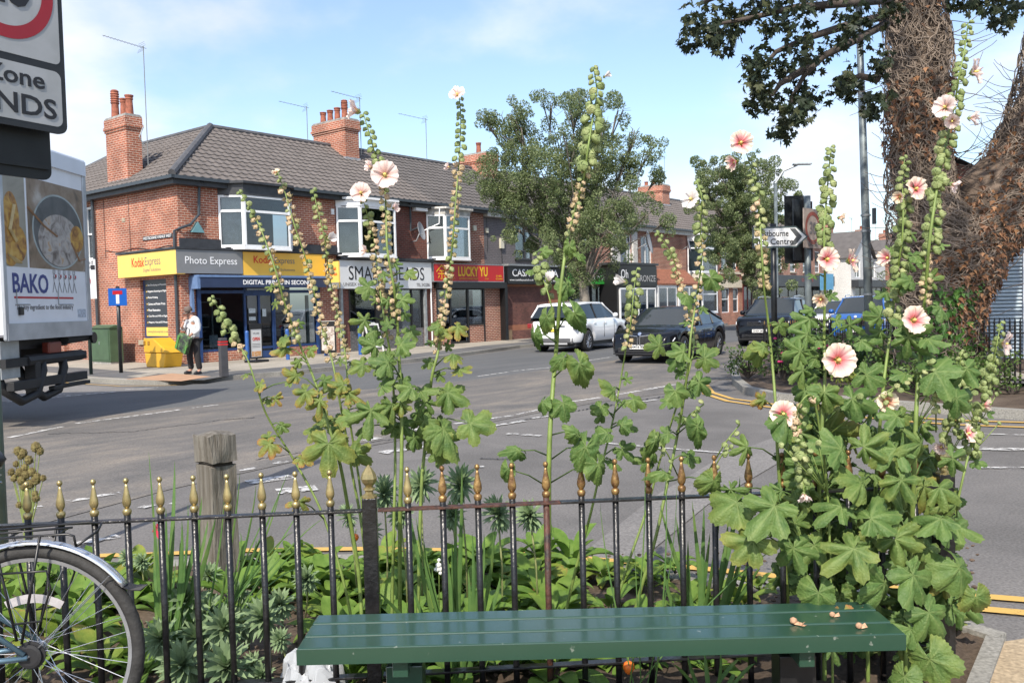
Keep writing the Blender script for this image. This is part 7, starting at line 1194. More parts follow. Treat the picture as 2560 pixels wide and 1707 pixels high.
for idx,(lab,pts,Y,rad,bud,pod,lf,fl) in enumerate(HY):
    rs=random.Random(100+idx); w3=[at(x,y,Y+.05*sin(i*1.3+idx)) for i,(x,y) in enumerate(pts)]; base=w3[-1].copy(); base.z=.17
    r=thing('hollyhock',lab,'hollyhock',base,0,'hollyhocks behind the iron fence'); loc=[p-base for p in w3]; 
    if loc[-1].z>.02 and idx!=8: loc.append(V((loc[-1].x*1.0,0,-.02)))
    # smooth the stem path
    S=[]; n=len(loc)
    for i in range(n-1):
        p0,p1_,p2_,p3=loc[max(i-1,0)],loc[i],loc[i+1],loc[min(i+2,n-1)]
        for k in range(5):
            t=k/5; S.append(.5*((2*p1_)+(-p0+p2_)*t+(2*p0-5*p1_+4*p2_-p3)*t*t+(-p0+3*p1_-3*p2_+p3)*t**3))
    S.append(loc[-1]); m=len(S); b=MB(); b.tube(S,[rad*(.26+.74*min(1,(i/m)**1.2*1.3)) for i in range(m)],8); sb=b
    def on(y,pts=pts,Y=Y,base=base):
        for (xa,ya),(xb,yb) in zip(pts,pts[1:]):
            if (ya-y)*(yb-y)<=0 and ya!=yb: f=(y-ya)/(yb-ya); return xa+(xb-xa)*f,V(((xb-xa),0,-(yb-ya)))
        return pts[-1][0],V((0,0,-1))
    bb=MB(); pb=MB(); step=12.5
    for (rng_,isp) in ((bud,False),(pod,True)):
        if rng_[1]<=rng_[0]: continue
        y=rng_[0]; y1=rng_[1]; k=0
        while y<y1:
            x,d=on(y); f=(y-bud[0])/max(60,(max(bud[1],pod[1])-bud[0])); BS=1.65 if idx==7 else 1.28; sz=(.007+.0065*min(1,f*3))*BS; 
            if isp: sz=.0125*rs.uniform(.75,1.15)
            else: sz*=rs.uniform(.9,1.15)
            side=(1,-1)[k%2]; offx=side*rs.uniform(.5,1.25)*sz*1.05; c=at(x,y,Y)-base; dep=rs.uniform(-1,.5)*sz*1.6; c2=c+V((offx,dep,0)); ax=V((side*rs.uniform(.2,1.0),rs.uniform(-1.2,0),rs.uniform(.1,.9)))
            big=rs.random()<(.2 if not isp else .75)
            if isp and not big: add_bud(bb,c2,ax,sz*1.0,False,rs,rs.uniform(.35,.9))
            else: add_bud(pb if big and isp else bb,c2,ax,sz,isp and big,rs,rs.uniform(.1,.75))
            sb.tube([c,c2-ax.normalized()*sz*.5],.0018,4); y+=step*(.36+.5*rs.random())*(.7+.45*min(1,sz/.014)); k+=1
    fb=MB()
    if lf[2]:
        for k in range(lf[2]):
            y=lf[0]+(lf[1]-lf[0])*(k+rs.random()*.7)/lf[2]; x,d=on(y); side=(1,-1)[k%2] if rs.random()<.85 else (1,-1)[(k+1)%2]; f=(y-lf[0])/(lf[1]-lf[0]); sz=(.030+.040*f)*rs.uniform(.8,1.25); c=at(x,y,Y)-base; pl=sz*rs.uniform(.5,1.1); q=c+V((side*pl,rs.uniform(-.6,.4)*pl,rs.uniform(-.1,.35)*pl)); a=radians(rs.uniform(-65,25)); dv=V((side*cos(a),rs.uniform(-.4,.1),sin(a))); nr=V((rs.uniform(-.3,.3),-rs.uniform(.45,1.0),rs.uniform(.2,.95)))
            add_leaf(fb,q,dv,nr,sz,depth=.85-.2*f,curl=rs.uniform(.0,.45),yel_=min(.8,lf[3]*rs.uniform(.05,.9)),rs=rs,petiole=c)
    plants.append(dict(r=r,base=base,on=on,fb=fb,sb=sb,bb=bb,pb=pb,Y=Y,rs=rs,fl=fl,pts=pts))
def near(px,py,only=None):
    best=None
    for i,p in enumerate(plants):
        if only and i not in only: continue
        if not(p['pts'][0][1]-30<py): continue
        x,_=p['on'](min(py,p['pts'][-1][1]-1)); dd=abs(x-px)
        if best is None or dd<best[0]: best=(dd,i,x)
    return best
# leaves read off the photograph: x, y of the leaf's centre, tip direction in degrees, size in px, lobe depth, yellow, curl, plant, distance
LV=[(668,1115,215,62,.7,1.6,.3,0,3.7),(648,962,200,38,.6,.9,.3,0,3.7),(725,952,10,34,.3,.3,.2,0,3.7),(690,1000,-60,42,.5,1.3,.5,0,3.7),(745,1260,250,58,.5,1.3,.3,0,3.5),
 (820,1125,-95,112,.5,.55,.15,1,3.55),(790,1005,200,62,.6,.9,.2,1,3.6),(760,985,230,56,.6,.9,.3,1,3.6),(880,985,-20,70,.85,1.1,.1,3,3.7),(850,960,170,60,.8,1.0,.1,2,3.7),(735,935,150,48,.7,1.1,.2,1,3.7),(705,870,190,55,.75,1.1,.1,1,3.7),(1110,870-40,-30,40,.6,.9,.2,6,3.65),
 (925,1040,-100,92,.35,.15,.5,4,3.45),(905,1075,240,64,.5,.1,.6,5,3.5),(985,1020,-70,78,.6,.25,.4,4,3.5),(870,1040,190,60,.6,.2,.3,5,3.5),(960,960,40,56,.7,.15,.2,4,3.5),(1010,1010,-30,50,.6,.3,.2,4,3.5),
 (1120,1085,-50,110,.55,.15,.2,6,3.5),(1190,1060,-10,92,.6,.25,.2,6,3.55),(1085,1105,-100,80,.6,.1,.5,6,3.5),(1130,985,-25,72,.6,.1,.4,6,3.6),(1065,1060,-60,60,.6,.2,.3,6,3.6),(1155,925,-5,56,.85,.8,.1,6,3.6),(1060,1010,-120,48,.5,.0,.5,6,3.6),(1020,965,160,66,.7,.15,.3,4,3.5),(960,905,170,64,.75,.1,.2,4,3.5),(930,860,150,55,.75,.1,.2,5,3.5),(1010,860,10,60,.75,.05,.2,4,3.5),(900,915,200,56,.75,.2,.2,5,3.5),(905,800,180,50,.7,.1,.2,5,3.5),(1020,680,30,36,.6,.1,.3,4,3.5),(1010,750,0,44,.7,.1,.2,4,3.5),(915,720,190,52,.7,.1,.2,5,3.5),(1090,820,190,36,.7,.3,.2,6,3.6),(1150,820,-30,48,.8,.9,.2,6,3.6),(1140,890,-30,48,.5,.6,.5,6,3.6),
 (1423,620,-95,46,.15,.05,.4,7,3.5),(1420,720,-75,64,.12,.02,.5,7,3.5),(1365,800,-100,74,.12,.02,.6,7,3.5),(1335,840,-95,52,.12,.02,.8,7,3.5),(1440,790,-60,78,.12,.02,.7,7,3.45),(1402,900,-140,62,.12,.02,.8,7,3.45),(1455,920,-65,92,.12,.03,.7,7,3.4),(1410,1015,-70,64,.3,.02,.9,7,3.5),(1355,1010,-110,50,.3,.02,.9,7,3.5),(1290,1125,170,62,.15,.05,.6,7,3.4),(1270,1180,-95,58,.15,.05,.6,7,3.35),(1460,1130,-110,108,.18,.04,.7,7,3.3),(1500,1170,-70,84,.3,.03,.7,7,3.3),(1440,1080,130,56,.2,.02,.7,7,3.3),(1452,640,-40,40,.2,.02,.5,7,3.5),(1360,628,10,36,.4,.02,.3,8,3.6),(1326,676,180,24,.3,.02,.3,8,3.6),
 (1530,970,120,62,.6,.03,.6,9,3.6),(1560,1060,20,50,.6,.02,.5,9,3.6),(1590,1000,-20,52,.5,.02,.5,9,3.6),(1510,1080,170,56,.5,.02,.5,9,3.6),(1500,1020,-120,44,.4,.02,.5,9,3.6),(1635,1110,-110,70,.2,.04,.7,11,3.4),(1655,1180,170,60,.15,.05,.6,11,3.3),(1690,985,-80,62,.3,.03,.6,11,3.5),(1745,1075,-80,78,.2,.03,.7,10,3.45),(1780,1210,-110,74,.3,.06,.6,10,3.25),(1700,880,180,66,.75,.02,.2,10,3.6),(1770,900,-25,70,.75,.02,.2,10,3.6),(1640,865,190,62,.75,.02,.2,11,3.7),(1755,960,-40,66,.7,.02,.3,10,3.6),(1690,905,-130,50,.6,.02,.3,11,3.6),(1720,745,-60,50,.3,.02,.3,10,3.6),(1780,700,-60,48,.3,.02,.4,10,3.6),(1860,1120,200,62,.3,.2,.5,12,3.3),(1830,1230,-60,58,.4,.1,.5,12,3.2),(1900,880,-90,44,.2,.1,.6,12,3.45),(1905,1000,200,40,.3,1.6,.5,12,3.4),
 (2015,800,195,66,.85,.0,.1,13,3.4),(2010,840,205,60,.85,.0,.1,13,3.35),(2130,815,-30,52,.6,.0,.2,13,3.35),(1990,880,190,74,.8,.0,.1,13,3.3),(2000,930,215,66,.7,.0,.2,13,3.3),(2160,850,10,56,.8,.0,.2,14,3.35),(2175,940,-20,72,.8,.0,.2,14,3.35),(2140,1000,-20,78,.7,.0,.3,14,3.3),(2060,990,-95,70,.4,.0,.5,13,3.3),(2010,985,-110,64,.3,.0,.5,13,3.3),(2280,850,-40,90,.7,.0,.2,15,3.25),(2330,850,-15,80,.8,.0,.1,15,3.25),(2190,790,170,64,.8,.0,.1,14,3.3),(2350,930,-5,96,.6,.0,.3,15,3.2),(2420,930,-70,64,.5,.0,.4,15,3.2),(2400,1000,-30,72,.4,.0,.4,15,3.2),(2330,700,10,48,.7,.0,.1,15,3.3),(2290,640,-5,44,.6,.0,.1,15,3.3),(2270,700,160,44,.6,.0,.2,14,3.3),
 (1925,1275,-140,118,.65,.08,.2,12,3.02),(1830,1260,200,96,.2,.06,.6,12,3.15),(1870,1360,215,110,.5,.25,.2,12,3.05),(1985,1380,-80,84,.5,.05,.4,13,3.1),(2120,1380,-150,128,.45,.3,.2,13,2.98),(2190,1290,20,104,.45,.05,.3,14,3.05),(2140,1200,150,104,.6,.02,.3,14,3.1),(2250,1350,-20,96,.45,.03,.3,15,3.05),(2290,1450,-60,110,.5,.02,.2,15,3.0),(2210,1470,-100,104,.3,.02,.4,14,3.0),(2330,1540,-50,96,.4,.02,.3,15,3.0),(2280,1580,-60,72,.2,.02,.5,15,3.0),(2400,1320,-30,84,.4,.03,.4,16,3.1),(2400,1430,-80,90,.15,.1,.8,16,3.05),(2440,1500,-85,64,.15,.25,.8,16,3.05),(2360,1220,-10,82,.55,.02,.3,16,3.1),(2390,1150,-30,72,.45,.02,.4,17,3.15),(2340,1300,200,88,.6,.02,.3,15,3.05),(2330,1660,-70,100,.2,.1,.3,16,2.95),(2260,1700,-100,70,.2,.1,.3,16,2.95),(2150,1560,-90,64,.2,1.4,.6,14,2.95),(2110,1545,-80,48,.2,1.8,.7,14,2.95),(2045,1490,-95,74,.15,.1,.7,13,3.0),(1990,1300,60,60,.5,.05,.2,12,3.1),(2090,1270,200,92,.5,.02,.3,13,3.1),(2230,1130,-140,92,.55,.02,.3,14,3.1),(2300,1120,-100,96,.5,.02,.3,15,3.1),(2090,1120,170,96,.55,.02,.3,13,3.1),(2000,1170,210,84,.5,.02,.3,12,3.15),(2170,1110,30,90,.6,.02,.3,14,3.1),(2260,1210,-60,88,.5,.02,.3,14,3.05),(2040,1370,-60,74,.4,.02,.4,13,3.1),(2250,1270,120,80,.5,.02,.3,15,3.15),(2160,1440,60,84,.4,.02,.4,14,3.05)]
for (x,y,a,s,dep,ye,cu,pi_,Yl) in LV:
    p=plants[pi_]; rs=p['rs']; y0=max(p['pts'][0][1]+5,min(y+rs.uniform(-10,40),p['pts'][-1][1]-5)); sx,_=p['on'](y0); c=at(sx,y0,p['Y'])-p['base']; sz=s/2200*Yl*.70*(1.12 if pi_ in (1,4,5,6) else 1); ar=radians(a); dv=V((cos(ar),-.25,sin(ar))); pos=at(x,y,Yl)-p['base']-V((cos(ar),0,sin(ar)))*sz*.2
    nr=V((rs.uniform(-.6,.6),-rs.uniform(.45,1),rs.uniform(.1,1.0))); add_leaf(p['fb'],pos,dv,nr,sz*(1.2 if pi_>=12 else 1),depth=max(dep,.62+.3*rs.random()) if ((pi_>=12 or pi_<=6) and dep>.25) else dep,curl=cu*.8+.1,yel_=min(1,ye*.5+rs.choice((0,0,.04,.1))),rs=rs,petiole=c,fold=.3+.5*rs.random(),nar=(.5+.15*rs.random()) if (pi_ in (7,9,10,11) and dep<.25) else 1.0)
# fill of the big bush on the right
rs=random.Random(77)
for k in range(290):
    x=rs.uniform(1950,2400); y=rs.uniform(1010,1640)
    if x<2080 and y>1470: continue
    if y<1120 and rs.random()<.4: continue
    if x>2320+(y-1100)*.12 and y<1250: continue
    _,i,sx=near(x,y,(13,14,15,16,17)); p=plants[i]; Yl=rs.uniform(3.3,3.9); sz=rs.uniform(30,82)/2200*Yl; a=radians(rs.uniform(-170,-10) if rs.random()<.8 else rs.uniform(0,360)); dv=V((cos(a),-.3,sin(a))); c=at(sx,min(y+50,1590),p['Y'])-p['base']
    add_leaf(p['fb'],at(x,y,Yl)-p['base'],dv,V((rs.uniform(-.8,.8),-rs.uniform(.4,1),rs.uniform(0,1.1))),sz,depth=rs.uniform(.55,1.0),curl=rs.uniform(.1,.5),yel_=rs.choice((0,0,0,.04,.08,.15,.4)),rs=rs,petiole=c)
# loose bud stalks in the bush
for (x0,y0,x1,y1,pi_) in ((2060,1060,2150,990,13),(2080,1080,2300,930,13),(2150,1070,2260,950,13),(2300,1010,2360,960,15),(2290,960,2330,900,15),(2350,1120,2420,1000,17),(2340,1080,2340,980,17),(2380,1020,2450,960,16),(1950,1180,2000,1060,13),(1990,1130,1960,1090,12),(1700,1200,1640,1090,10),(1760,1230,1820,1110,10),(1770,1180,1850,1060,12),(1690,1080,1760,1010,10)):
    p=plants[pi_]; rs=p['rs']; A=at(x0,y0,p['Y'])-p['base']; E_=at(x1,y1,p['Y']-.1)-p['base']; p['sb'].tube([A,A.lerp(E_,.5)+V((0,0,.015)),E_],.003,5)
    for k in range(5): t=.45+.55*k/4; q=A.lerp(E_,t)+V((rs.uniform(-.014,.014),rs.uniform(-.02,.0),rs.uniform(-.01,.014))); add_bud(p['bb'],q,V((rs.uniform(-1,1),-.5,rs.uniform(.2,1))),rs.uniform(.0095,.0135),False,rs,rs.uniform(.2,.9))
rs=random.Random(9)
for (cx,cy,pi_,n) in ((2370,960,17,9),(2420,1010,16,8),(2330,1010,15,5),(2450,1080,16,4),(2400,1110,17,4),(2010,1130,18,6),(2300,930,15,5)):
    p=plants[pi_]
    for _ in range(n):
        c=at(cx+rs.gauss(0,26),cy+rs.gauss(0,26),p['Y']-.05)-p['base']; add_bud(p['bb'],c,V((rs.uniform(-1,1),-.6,rs.uniform(.2,1))),rs.uniform(.009,.013),False,rs,rs.uniform(.2,.9)); sx,_=p['on'](max(p['pts'][0][1]+5,min(1500,cy+40))); 
        A=at(sx,max(p['pts'][0][1]+5,min(1500,cy+60)),p['Y'])-p['base']; p['sb'].tube([A,c],.0018,4)
for p in plants:
    p['sb'].c=[]; p['sb'].build('stem',stemm,p['r'],smooth=True)
    if p['fb'].v: p['fb'].build('foliage',hleaf,p['r'],smooth=True)
    if p['bb'].v: p['bb'].build('flower_buds',budm,p['r'],smooth=True)
    if p['pb'].v: p['pb'].build('seed_pods',podm,p['r'],smooth=False)
    for (x,y,dpx,face,kind) in p['fl']:
        rs=p['rs']; Yf=p['Y']-.06; c=at(x,y,Yf)-p['base']; closed=kind=='white' and dpx<50; add_flower(p['r'],c,face,dpx/2200*Yf*1.14,kind,rs,openv=.35 if closed else (.62 if abs(face.y)<.6 else .80))
# ================= BED PLANTS =================
def strap(b,P,d,L_,w_,droop,n=6,col=(.5,.3,0),prof=lambda t:(1-t**2.2),fold=.15,side=None):
    d=d.normalized(); pts=[P]; 
    for k in range(n): d=(d+V((0,0,-droop/n))).normalized(); pts.append(pts[-1]+d*(L_/n))
    sd=side or d.cross(V((0,0,1))); sd=sd.normalized() if sd.length>1e-3 else V((1,0,0)); o=len(b.v)
    for k,p in enumerate(pts):
        t=k/n; w2=w_*prof(t)*.5; up=V((0,0,1))*w2*fold*2; b.v+=[tuple(p-sd*w2+up),tuple(p),tuple(p+sd*w2+up)]; b.c+=[(t,0,col[2])]+[(t*.6,col[1],col[2])]+[(t,0,col[2])]
    fs=[(o+3*k+j,o+3*k+j+1,o+3*k+4+j,o+3*k+3+j) for k in range(n) for j in (0,1)]; b.f+=fs; b.mi+=[0]*len(fs)
ovate=lambda t:max(.02,sin(pi*min(1,t*.93+.07))**.7*(1-.25*t))
def soilz(Y): return .19-.10*max(0,min(1,(Y-3.9)/2.0))
def leafy(px,py,Y,n,L_,lab,yel_=0.0,rs=None,m=None,group='leafy ground plants in the bed',wr_=.55):
    P=at(px,py,Y); P.z=soilz(Y); r=thing('leafy_plant',lab,'plant',P,rs.uniform(0,6),group); b=MB()
    for k in range(n):
        a=2*pi*k/n+rs.uniform(-.3,.3); el=rs.uniform(.25,1.2); L2=L_*rs.uniform(.7,1.2); d=V((cos(a)*cos(el),sin(a)*cos(el),sin(el))); s0=d*L2*.35; b.tube([(0,0,0),s0],.003,4,col=(.3,.5,yel_)); strap(b,s0,d,L2,L2*wr_,rs.uniform(.6,1.5),7,(.5,.5,yel_*rs.uniform(0,2)),ovate,.22)
    b.build('leaves',m or gleaf,r,smooth=True); return r
rs=random.Random(31); side=['left','middle','right']
GP=[]
for k in range(104):
    for _ in range(50):
        Y=rs.uniform(3.45,5.3); px=rs.uniform(800,1440) if k<62 else (rs.uniform(-20,430) if k<92 else rs.uniform(560,820))
        if k>=92: Y=rs.uniform(4.5,5.4)
        X=(px-1280)/2200*Y
        if all((X-a)**2+(Y-c)**2> .12**2 for a,c in GP): break
    GP.append((X,Y)); zone='right of the acorn-topped fence post' if k<62 else ('behind the bicycle wheel' if k<92 else 'by the wooden post')
    leafy(px,1500,Y,rs.randint(10,14),rs.uniform(.13,.20),'bright green broad-leaved plant in the low mass '+zone,rs.choice((0,0,.1,.5)),rs,group='broad-leaved plants '+zone)
for k in range(20):
    Y=rs.uniform(3.5,5.1); leafy(rs.uniform(1450,1860),1500,Y,rs.randint(8,12),rs.uniform(.10,.16),'small leafy weed among the sword leaves left of the big hollyhock bush',rs.choice((0,0,.3)),rs,group='small leafy weeds left of the hollyhock bush')
for k,(px,Y,l) in enumerate(((1530,3.6,'broad green leaf clump behind the bench at the foot of the leaning stems'),(1620,3.9,'curled broad-leaved plant with a brown hole in its leaf'),(1440,5.2,'leaf clump by the kerb beside a pale stone'),(1780,4.3,'low leaf clump by the kerb under the large hollyhock bush'),(1900,4.6,'flat-leaved seedling patch beside the kerb'),(1230,3.0,'pale leaf clump showing under the bench middle'),(1460,3.05,'small leaf clump under the bench beside the orange fruit'),(700,4.9,'yellow-edged leaf clump beside the bare soil'))): leafy(px,1500,Y,9,.12,l,.3,rs)
euph=leaf_shader('spurge_leaf',(.16,.24,.12),(.26,.35,.19),(.5,.45,.12),.15,(.20,.28,.14),.05)
EU=[(520,1530,4.0,.09,'spurge head hidden behind the two middle bars left of the bag'),(610,1560,3.9,.085,'spurge rosette between the pair of bars nearest the bag'),(500,1600,3.6,.09,'lower spurge rosette behind the fourth bar right of the tyre'),(430,1560,3.9,.08,'spurge rosette at the foot of the tall sword leaves'),(471,1509,3.65,.098,'spurge head behind the bar left of the blade clump base'),(558,1574,3.55,.095,'blue-green spurge rosette between the fourth and fifth bars left of the white bag'),(659,1547,3.6,.09,'spurge rosette just left of the bench end'),(700,1513,3.75,.075,'smaller spurge rosette above the white bag'),(458,1668,3.35,.105,'wide yellow-green spurge rosette nearest the bicycle tyre'),(567,1672,3.35,.11,'wide pale spurge rosette at the bottom edge of the picture'),(634,1661,3.5,.055,'small spurge rosette beside the white bag'),(654,1692,3.4,.06,'lowest small spurge rosette beside the white bag'),(402,1599,3.5,.085,'drooping grey-green spurge head behind the bar right of the tyre'),(767,1449,4.2,.07,'dark spurge head on a tall stem near the bench corner'),(960,1234,4.3,.085,'blue spurge head directly right of the gold acorn finial'),(1052,1214,4.3,.09,'spurge head between the first two finials right of the acorn post'),(1150,1212,4.25,.095,'spurge head between the second and third finials right of the acorn post'),(1000,1290,4.2,.07,'low spurge head under the rail right of the acorn post'),(1130,1290,4.2,.07,'spurge head with pale stem under the rail'),(1245,1285,4.1,.085,'pale spurge head under the peeling red rail'),(1325,1290,4.2,.08,'spurge head left of the rusty red bar'),(520,1440,4.6,.07,'dark spurge head at the foot of the wooden post'),(355,1405,4.7,.05,'tiny spurge shoot beside the mud flap'),(318,1395,4.8,.05,'tiny spurge shoot above the silver mudguard'),(600,1480,4.2,.06,'half-hidden spurge head behind the spurge group'),(930,1330,4.4,.06,'spurge shoot beside the square fence post'),(870,1290,4.5,.06,'spurge shoot left of the square fence post'),(700,1600,3.45,.05,'spurge sprig in front of the white bag')]
for k,(px,py,Y,R_,l) in enumerate(EU):
    rs=random.Random(500+k); c=at(px,py,Y); base=V((c.x+rs.uniform(-.03,.03),c.y+.03,soilz(Y))); r=thing('spurge',l,'spurge',base,0,'spurge plants in the bed'); q=c-base; R_*=1.15; b=MB(); b.tube([(0,0,-.02),q*.5+V((.01,0,0)),q],.0045,6,col=(.9,.6,.3)); 
    ax=(q.normalized()+V((rs.uniform(-.35,.35),-rs.uniform(.2,.9),0))).normalized(); u1=ax.orthogonal().normalized(); v1=ax.cross(u1); n=72
    for i in range(n):
        f=i/n; th=i*2.39996; el=radians(78-120*f); d=ax*sin(el)+(u1*cos(th)+v1*sin(th))*cos(el); P_=q-ax*(f*R_*.75)+ax*R_*.15; strap(b,P_,d,R_*(.55+.5*sin(pi*min(1,f+.25))),R_*.20,.35 if f<.5 else 1.0,4,(.5,.4,rs.choice((0,0,0,.5 if f>.8 else .05))),lambda t:max(.05,sin(pi*(t*.8+.2))**.6),.3,side=d.cross(ax) if abs(d.dot(ax))<.98 else u1)
    b.build('rosette',euph,r,smooth=True)
blade=leaf_shader('blade_leaf',(.06,.14,.035),(.11,.20,.05),(.45,.45,.10),.2,(.16,.28,.10),0.05)
def blades(lab,cx,cy,Y,specs,w_=.016,name='sword_leaf_clump'):
    base=at(cx,cy,Y); base.z=soilz(Y); r=thing(name,lab,'sword-leaf plant',base,0); b=MB()
    for k,(x1,y1,bend,dy) in enumerate(specs):
        rs=random.Random(k*3+int(cx)); E_=at(x1,y1,Y+dy)-base; s=V((rs.uniform(-.05,.05),rs.uniform(-.05,.05),0)); o=len(b.v); n=10; mid=s.lerp(E_,.55)+V((bend*.5,0,abs(bend)*.9)); sd=V((1,rs.uniform(-.8,.8),0)).normalized()
        for i in range(n+1):
            t=i/n; p=s*(1-t)**2+mid*2*t*(1-t)+E_*t*t; w2=w_*.5*min(1,1.6*(1-t)**.7+.02); b.v+=[tuple(p-sd*w2),tuple(p+V((0,-.002,0))),tuple(p+sd*w2)]; yy=rs.choice((0,0,0,.3)); b.c+=[(t*.5,0,yy),(t*.3,.6,yy),(t*.5,0,yy)]
        fs=[(o+3*i+j,o+3*i+j+1,o+3*i+4+j,o+3*i+3+j) for i in range(n) for j in (0,1)]; b.f+=fs; b.mi+=[0]*len(fs)
    b.build('blades',blade,r,smooth=True)
blades('clump of tall green sword leaves rising past the rail left of the wooden post',425,1650,3.6,[(372,1130,0,.1),(437,1152,.05,.1),(395,1290,0,0),(415,1270,0,0),(470,1260,.1,0),(505,1240,.15,0),(455,1300,.05,0),(490,1330,.1,0),(520,1300,.15,.1),(540,1290,.1,0),(400,1400,-.03,0),(440,1400,.02,0),(380,1450,-.05,0),(468,1420,.05,0),(420,1450,0,0),(480,1390,.08,0),(385,1350,-.02,.1),(450,1350,.05,.1)],.024)
rsb=random.Random(8)
blades('arching clump of long grassy blades sprawling right of the wooden post',520,1560,3.9,[(640,1210,.15,0),(700,1230,.2,0),(770,1245,.2,.1),(600,1180,.1,0),(660,1290,.25,0),(740,1330,.3,0),(690,1400,.3,0),(780,1430,.3,.2),(600,1330,.2,0),(560,1240,.1,0),(640,1350,.2,0),(820,1290,.25,.1),(720,1180,.15,.1),(500,1250,-.02,0),(680,1500,.2,0),(760,1380,.3,0)],.011)
blades('clump of sword leaves right of the gold acorn post',1150,1600,3.45,[(1010,1200,-.1,0),(1105,1170,0,0),(1100,1260,-.02,0),(1140,1250,.0,0),(1040,1290,-.1,0),(1180,1330,.05,0),(1210,1330,.1,0),(1235,1310,.12,0),(1155,1158,.03,0),(1060,1350,-.1,0),(1080,1420,-.08,0),(1200,1400,.1,0),(1130,1350,0,0),(1250,1440,.15,0),(1170,1420,.04,0),(940,1480,-.2,-.2),(1120,1450,0,0),(1030,1460,-.1,0)],.02)
blades('clump of sword leaves with bent tips left of the big right-hand bush',1760,1600,3.6,[(1690,1290,-.05,0),(1730,1250,0,0),(1760,1260,.02,0),(1800,1240,.1,0),(1850,1190,.15,0),(1880,1170,.15,0),(1650,1260,-.1,0),(1720,1350,-.02,0),(1775,1330,.03,0),(1820,1300,.1,0),(1700,1400,-.05,0),(1660,1420,-.1,0),(1790,1400,.06,0),(1840,1380,.12,0),(1870,1300,.15,.1),(1920,1230,.2,.1),(1620,1520,-.1,0),(1745,1450,0,0),(1810,1470,.08,0),(1900,1420,.2,0)],.022)
blades('thin grassy blades looping over the rail by the rusty stretch of fence',1600,1600,3.3,[(1610,1120,.1,0),(1690,1200,.15,0),(1585,1340,0,0),(1660,1150,.1,0),(2000,1400,.5,-.1),(1500,1250,-.1,.1)],.006)
blades('yellowing strap leaves drooping under the bench right half',1770,1700,3.25,[(1720,1640,-.05,0),(1680,1660,-.08,0),(1800,1630,.05,0),(1850,1650,.1,0),(1760,1620,0,0),(1830,1690,.1,0),(1890,1660,.1,0)],.018)
# sea-holly seed heads, poppy-red flower, white and orange details
base=at(75,1500,4.6); base.z=.12; r=thing('sea_holly','dried sea holly with bristly brown-green seed heads beside the sign pole','sea holly',base); b=MB(); h=MB(); rs=random.Random(3)
for (x,y,s) in ((45,1128,11),(58,1133,11),(52,1140,9),(90,1118,13),(100,1128,10),(72,1150,11),(28,1180,9),(48,1180,10),(65,1185,12),(80,1180,11),(92,1193,11),(108,1195,8),(35,1195,9),(55,1200,12),(75,1210,11),(90,1200,12),(62,1170,10),(88,1235,8),(90,1245,10),(48,1262,8),(60,1215,10),(40,1160,8)):
    c=at(x,y,4.6)-base; g_=s/2200*4.6; h.lathe([(.1*g_,-1.0*g_),(.75*g_,-.7*g_),(.95*g_,0),(.7*g_,.8*g_),(.1*g_,1.15*g_)],9,M=Matrix.Translation(c)@Matrix.Rotation(rs.uniform(-.3,.3),4,'Y')); j=at(70+(x-70)*.3,1300,4.6)-base; b.tube([(0,0,0),j,j.lerp(c,.6)+V((.0,0,0)),c],[.005,.004,.003,.002],5)
    for k in range(22): t=rs.uniform(0,6.28); e=rs.uniform(-.8,1.3); d=V((cos(t)*cos(e),sin(t)*cos(e),sin(e))); h.tube([c+d*g_*.8,c+d*g_*1.25],.0012,3,cap=False)
b.build('stalks',mat('dry_green_stalk',(.20,.24,.07),.7,.2,12),r); h.build('seed_heads',mat('seed_head',(.20,.17,.06),.9,.55,60,.8,120,col2=(.10,.07,.025)),r)
base=at(398,1500,3.9); base.z=.15; r=thing('red_flower','single crimson flower showing between two bars left of the wooden post','flower',base); c=at(395,1322,3.9)-base; b=MB(); b.tube([(0,0,0),c],.003,5); b.build('stem',stemm,r); b=MB()
for k in range(7): t=2*pi*k/7; b.add([c,c+V((cos(t)*.018,-.01,sin(t)*.025-.004)),c+V((cos(t+.5)*.022,-.012,sin(t+.5)*.036-.008)),c+V((cos(t+.9)*.018,-.006,sin(t+.9)*.025))],[(0,1,2,3)])
b.build('petals',mat('crimson',(.50,.01,.05),.6,.2),r)
base=at(1095,1500,3.9); base.z=.15; r=thing('white_flower','small white snapdragon-like flower low behind the fence right of the acorn post','flower',base); b=MB(); c=at(1097,1410,3.9)-base; b.tube([(0,0,0),c],.003,5); b.build('stem',stemm,r); b=MB()
for dx_,dz_,s in ((0,0,.014),(-.008,-.02,.013),(.012,-.018,.013),(.002,.022,.009),(.008,-.036,.01)): b.lathe([(.001,-s),(s,-.3*s),(s*.9,.4*s),(.001,s)],8,M=Matrix.Translation(c+V((dx_,-.01,dz_))))
b.build('petals',mat('petal_white',(.8,.79,.76),.6,.05),r,smooth=True)
def lantern(px,py,Y,s,lab):
    c=at(px,py,Y); r=thing('orange_fruit',lab,'fruit',c); b=MB(); b.lathe([(.001,-1.2*s),(.6*s,-.8*s),(s,0),(.75*s,.8*s),(.1*s,1.15*s)],9); b.build('husk',mat('orange_husk',(.75,.17,.02),.5,.15,20),r,smooth=True); b=MB(); b.tube([(0,0,s),(0,.02,s*2.2)],.002,4); b.build('stalk',stemm,r)
lantern(889,1343,4.0,.0155,'orange lantern fruit hanging left of the acorn-topped post'); lantern(1572,1668,3.35,.024,'orange lantern fruit lying on the soil under the bench')
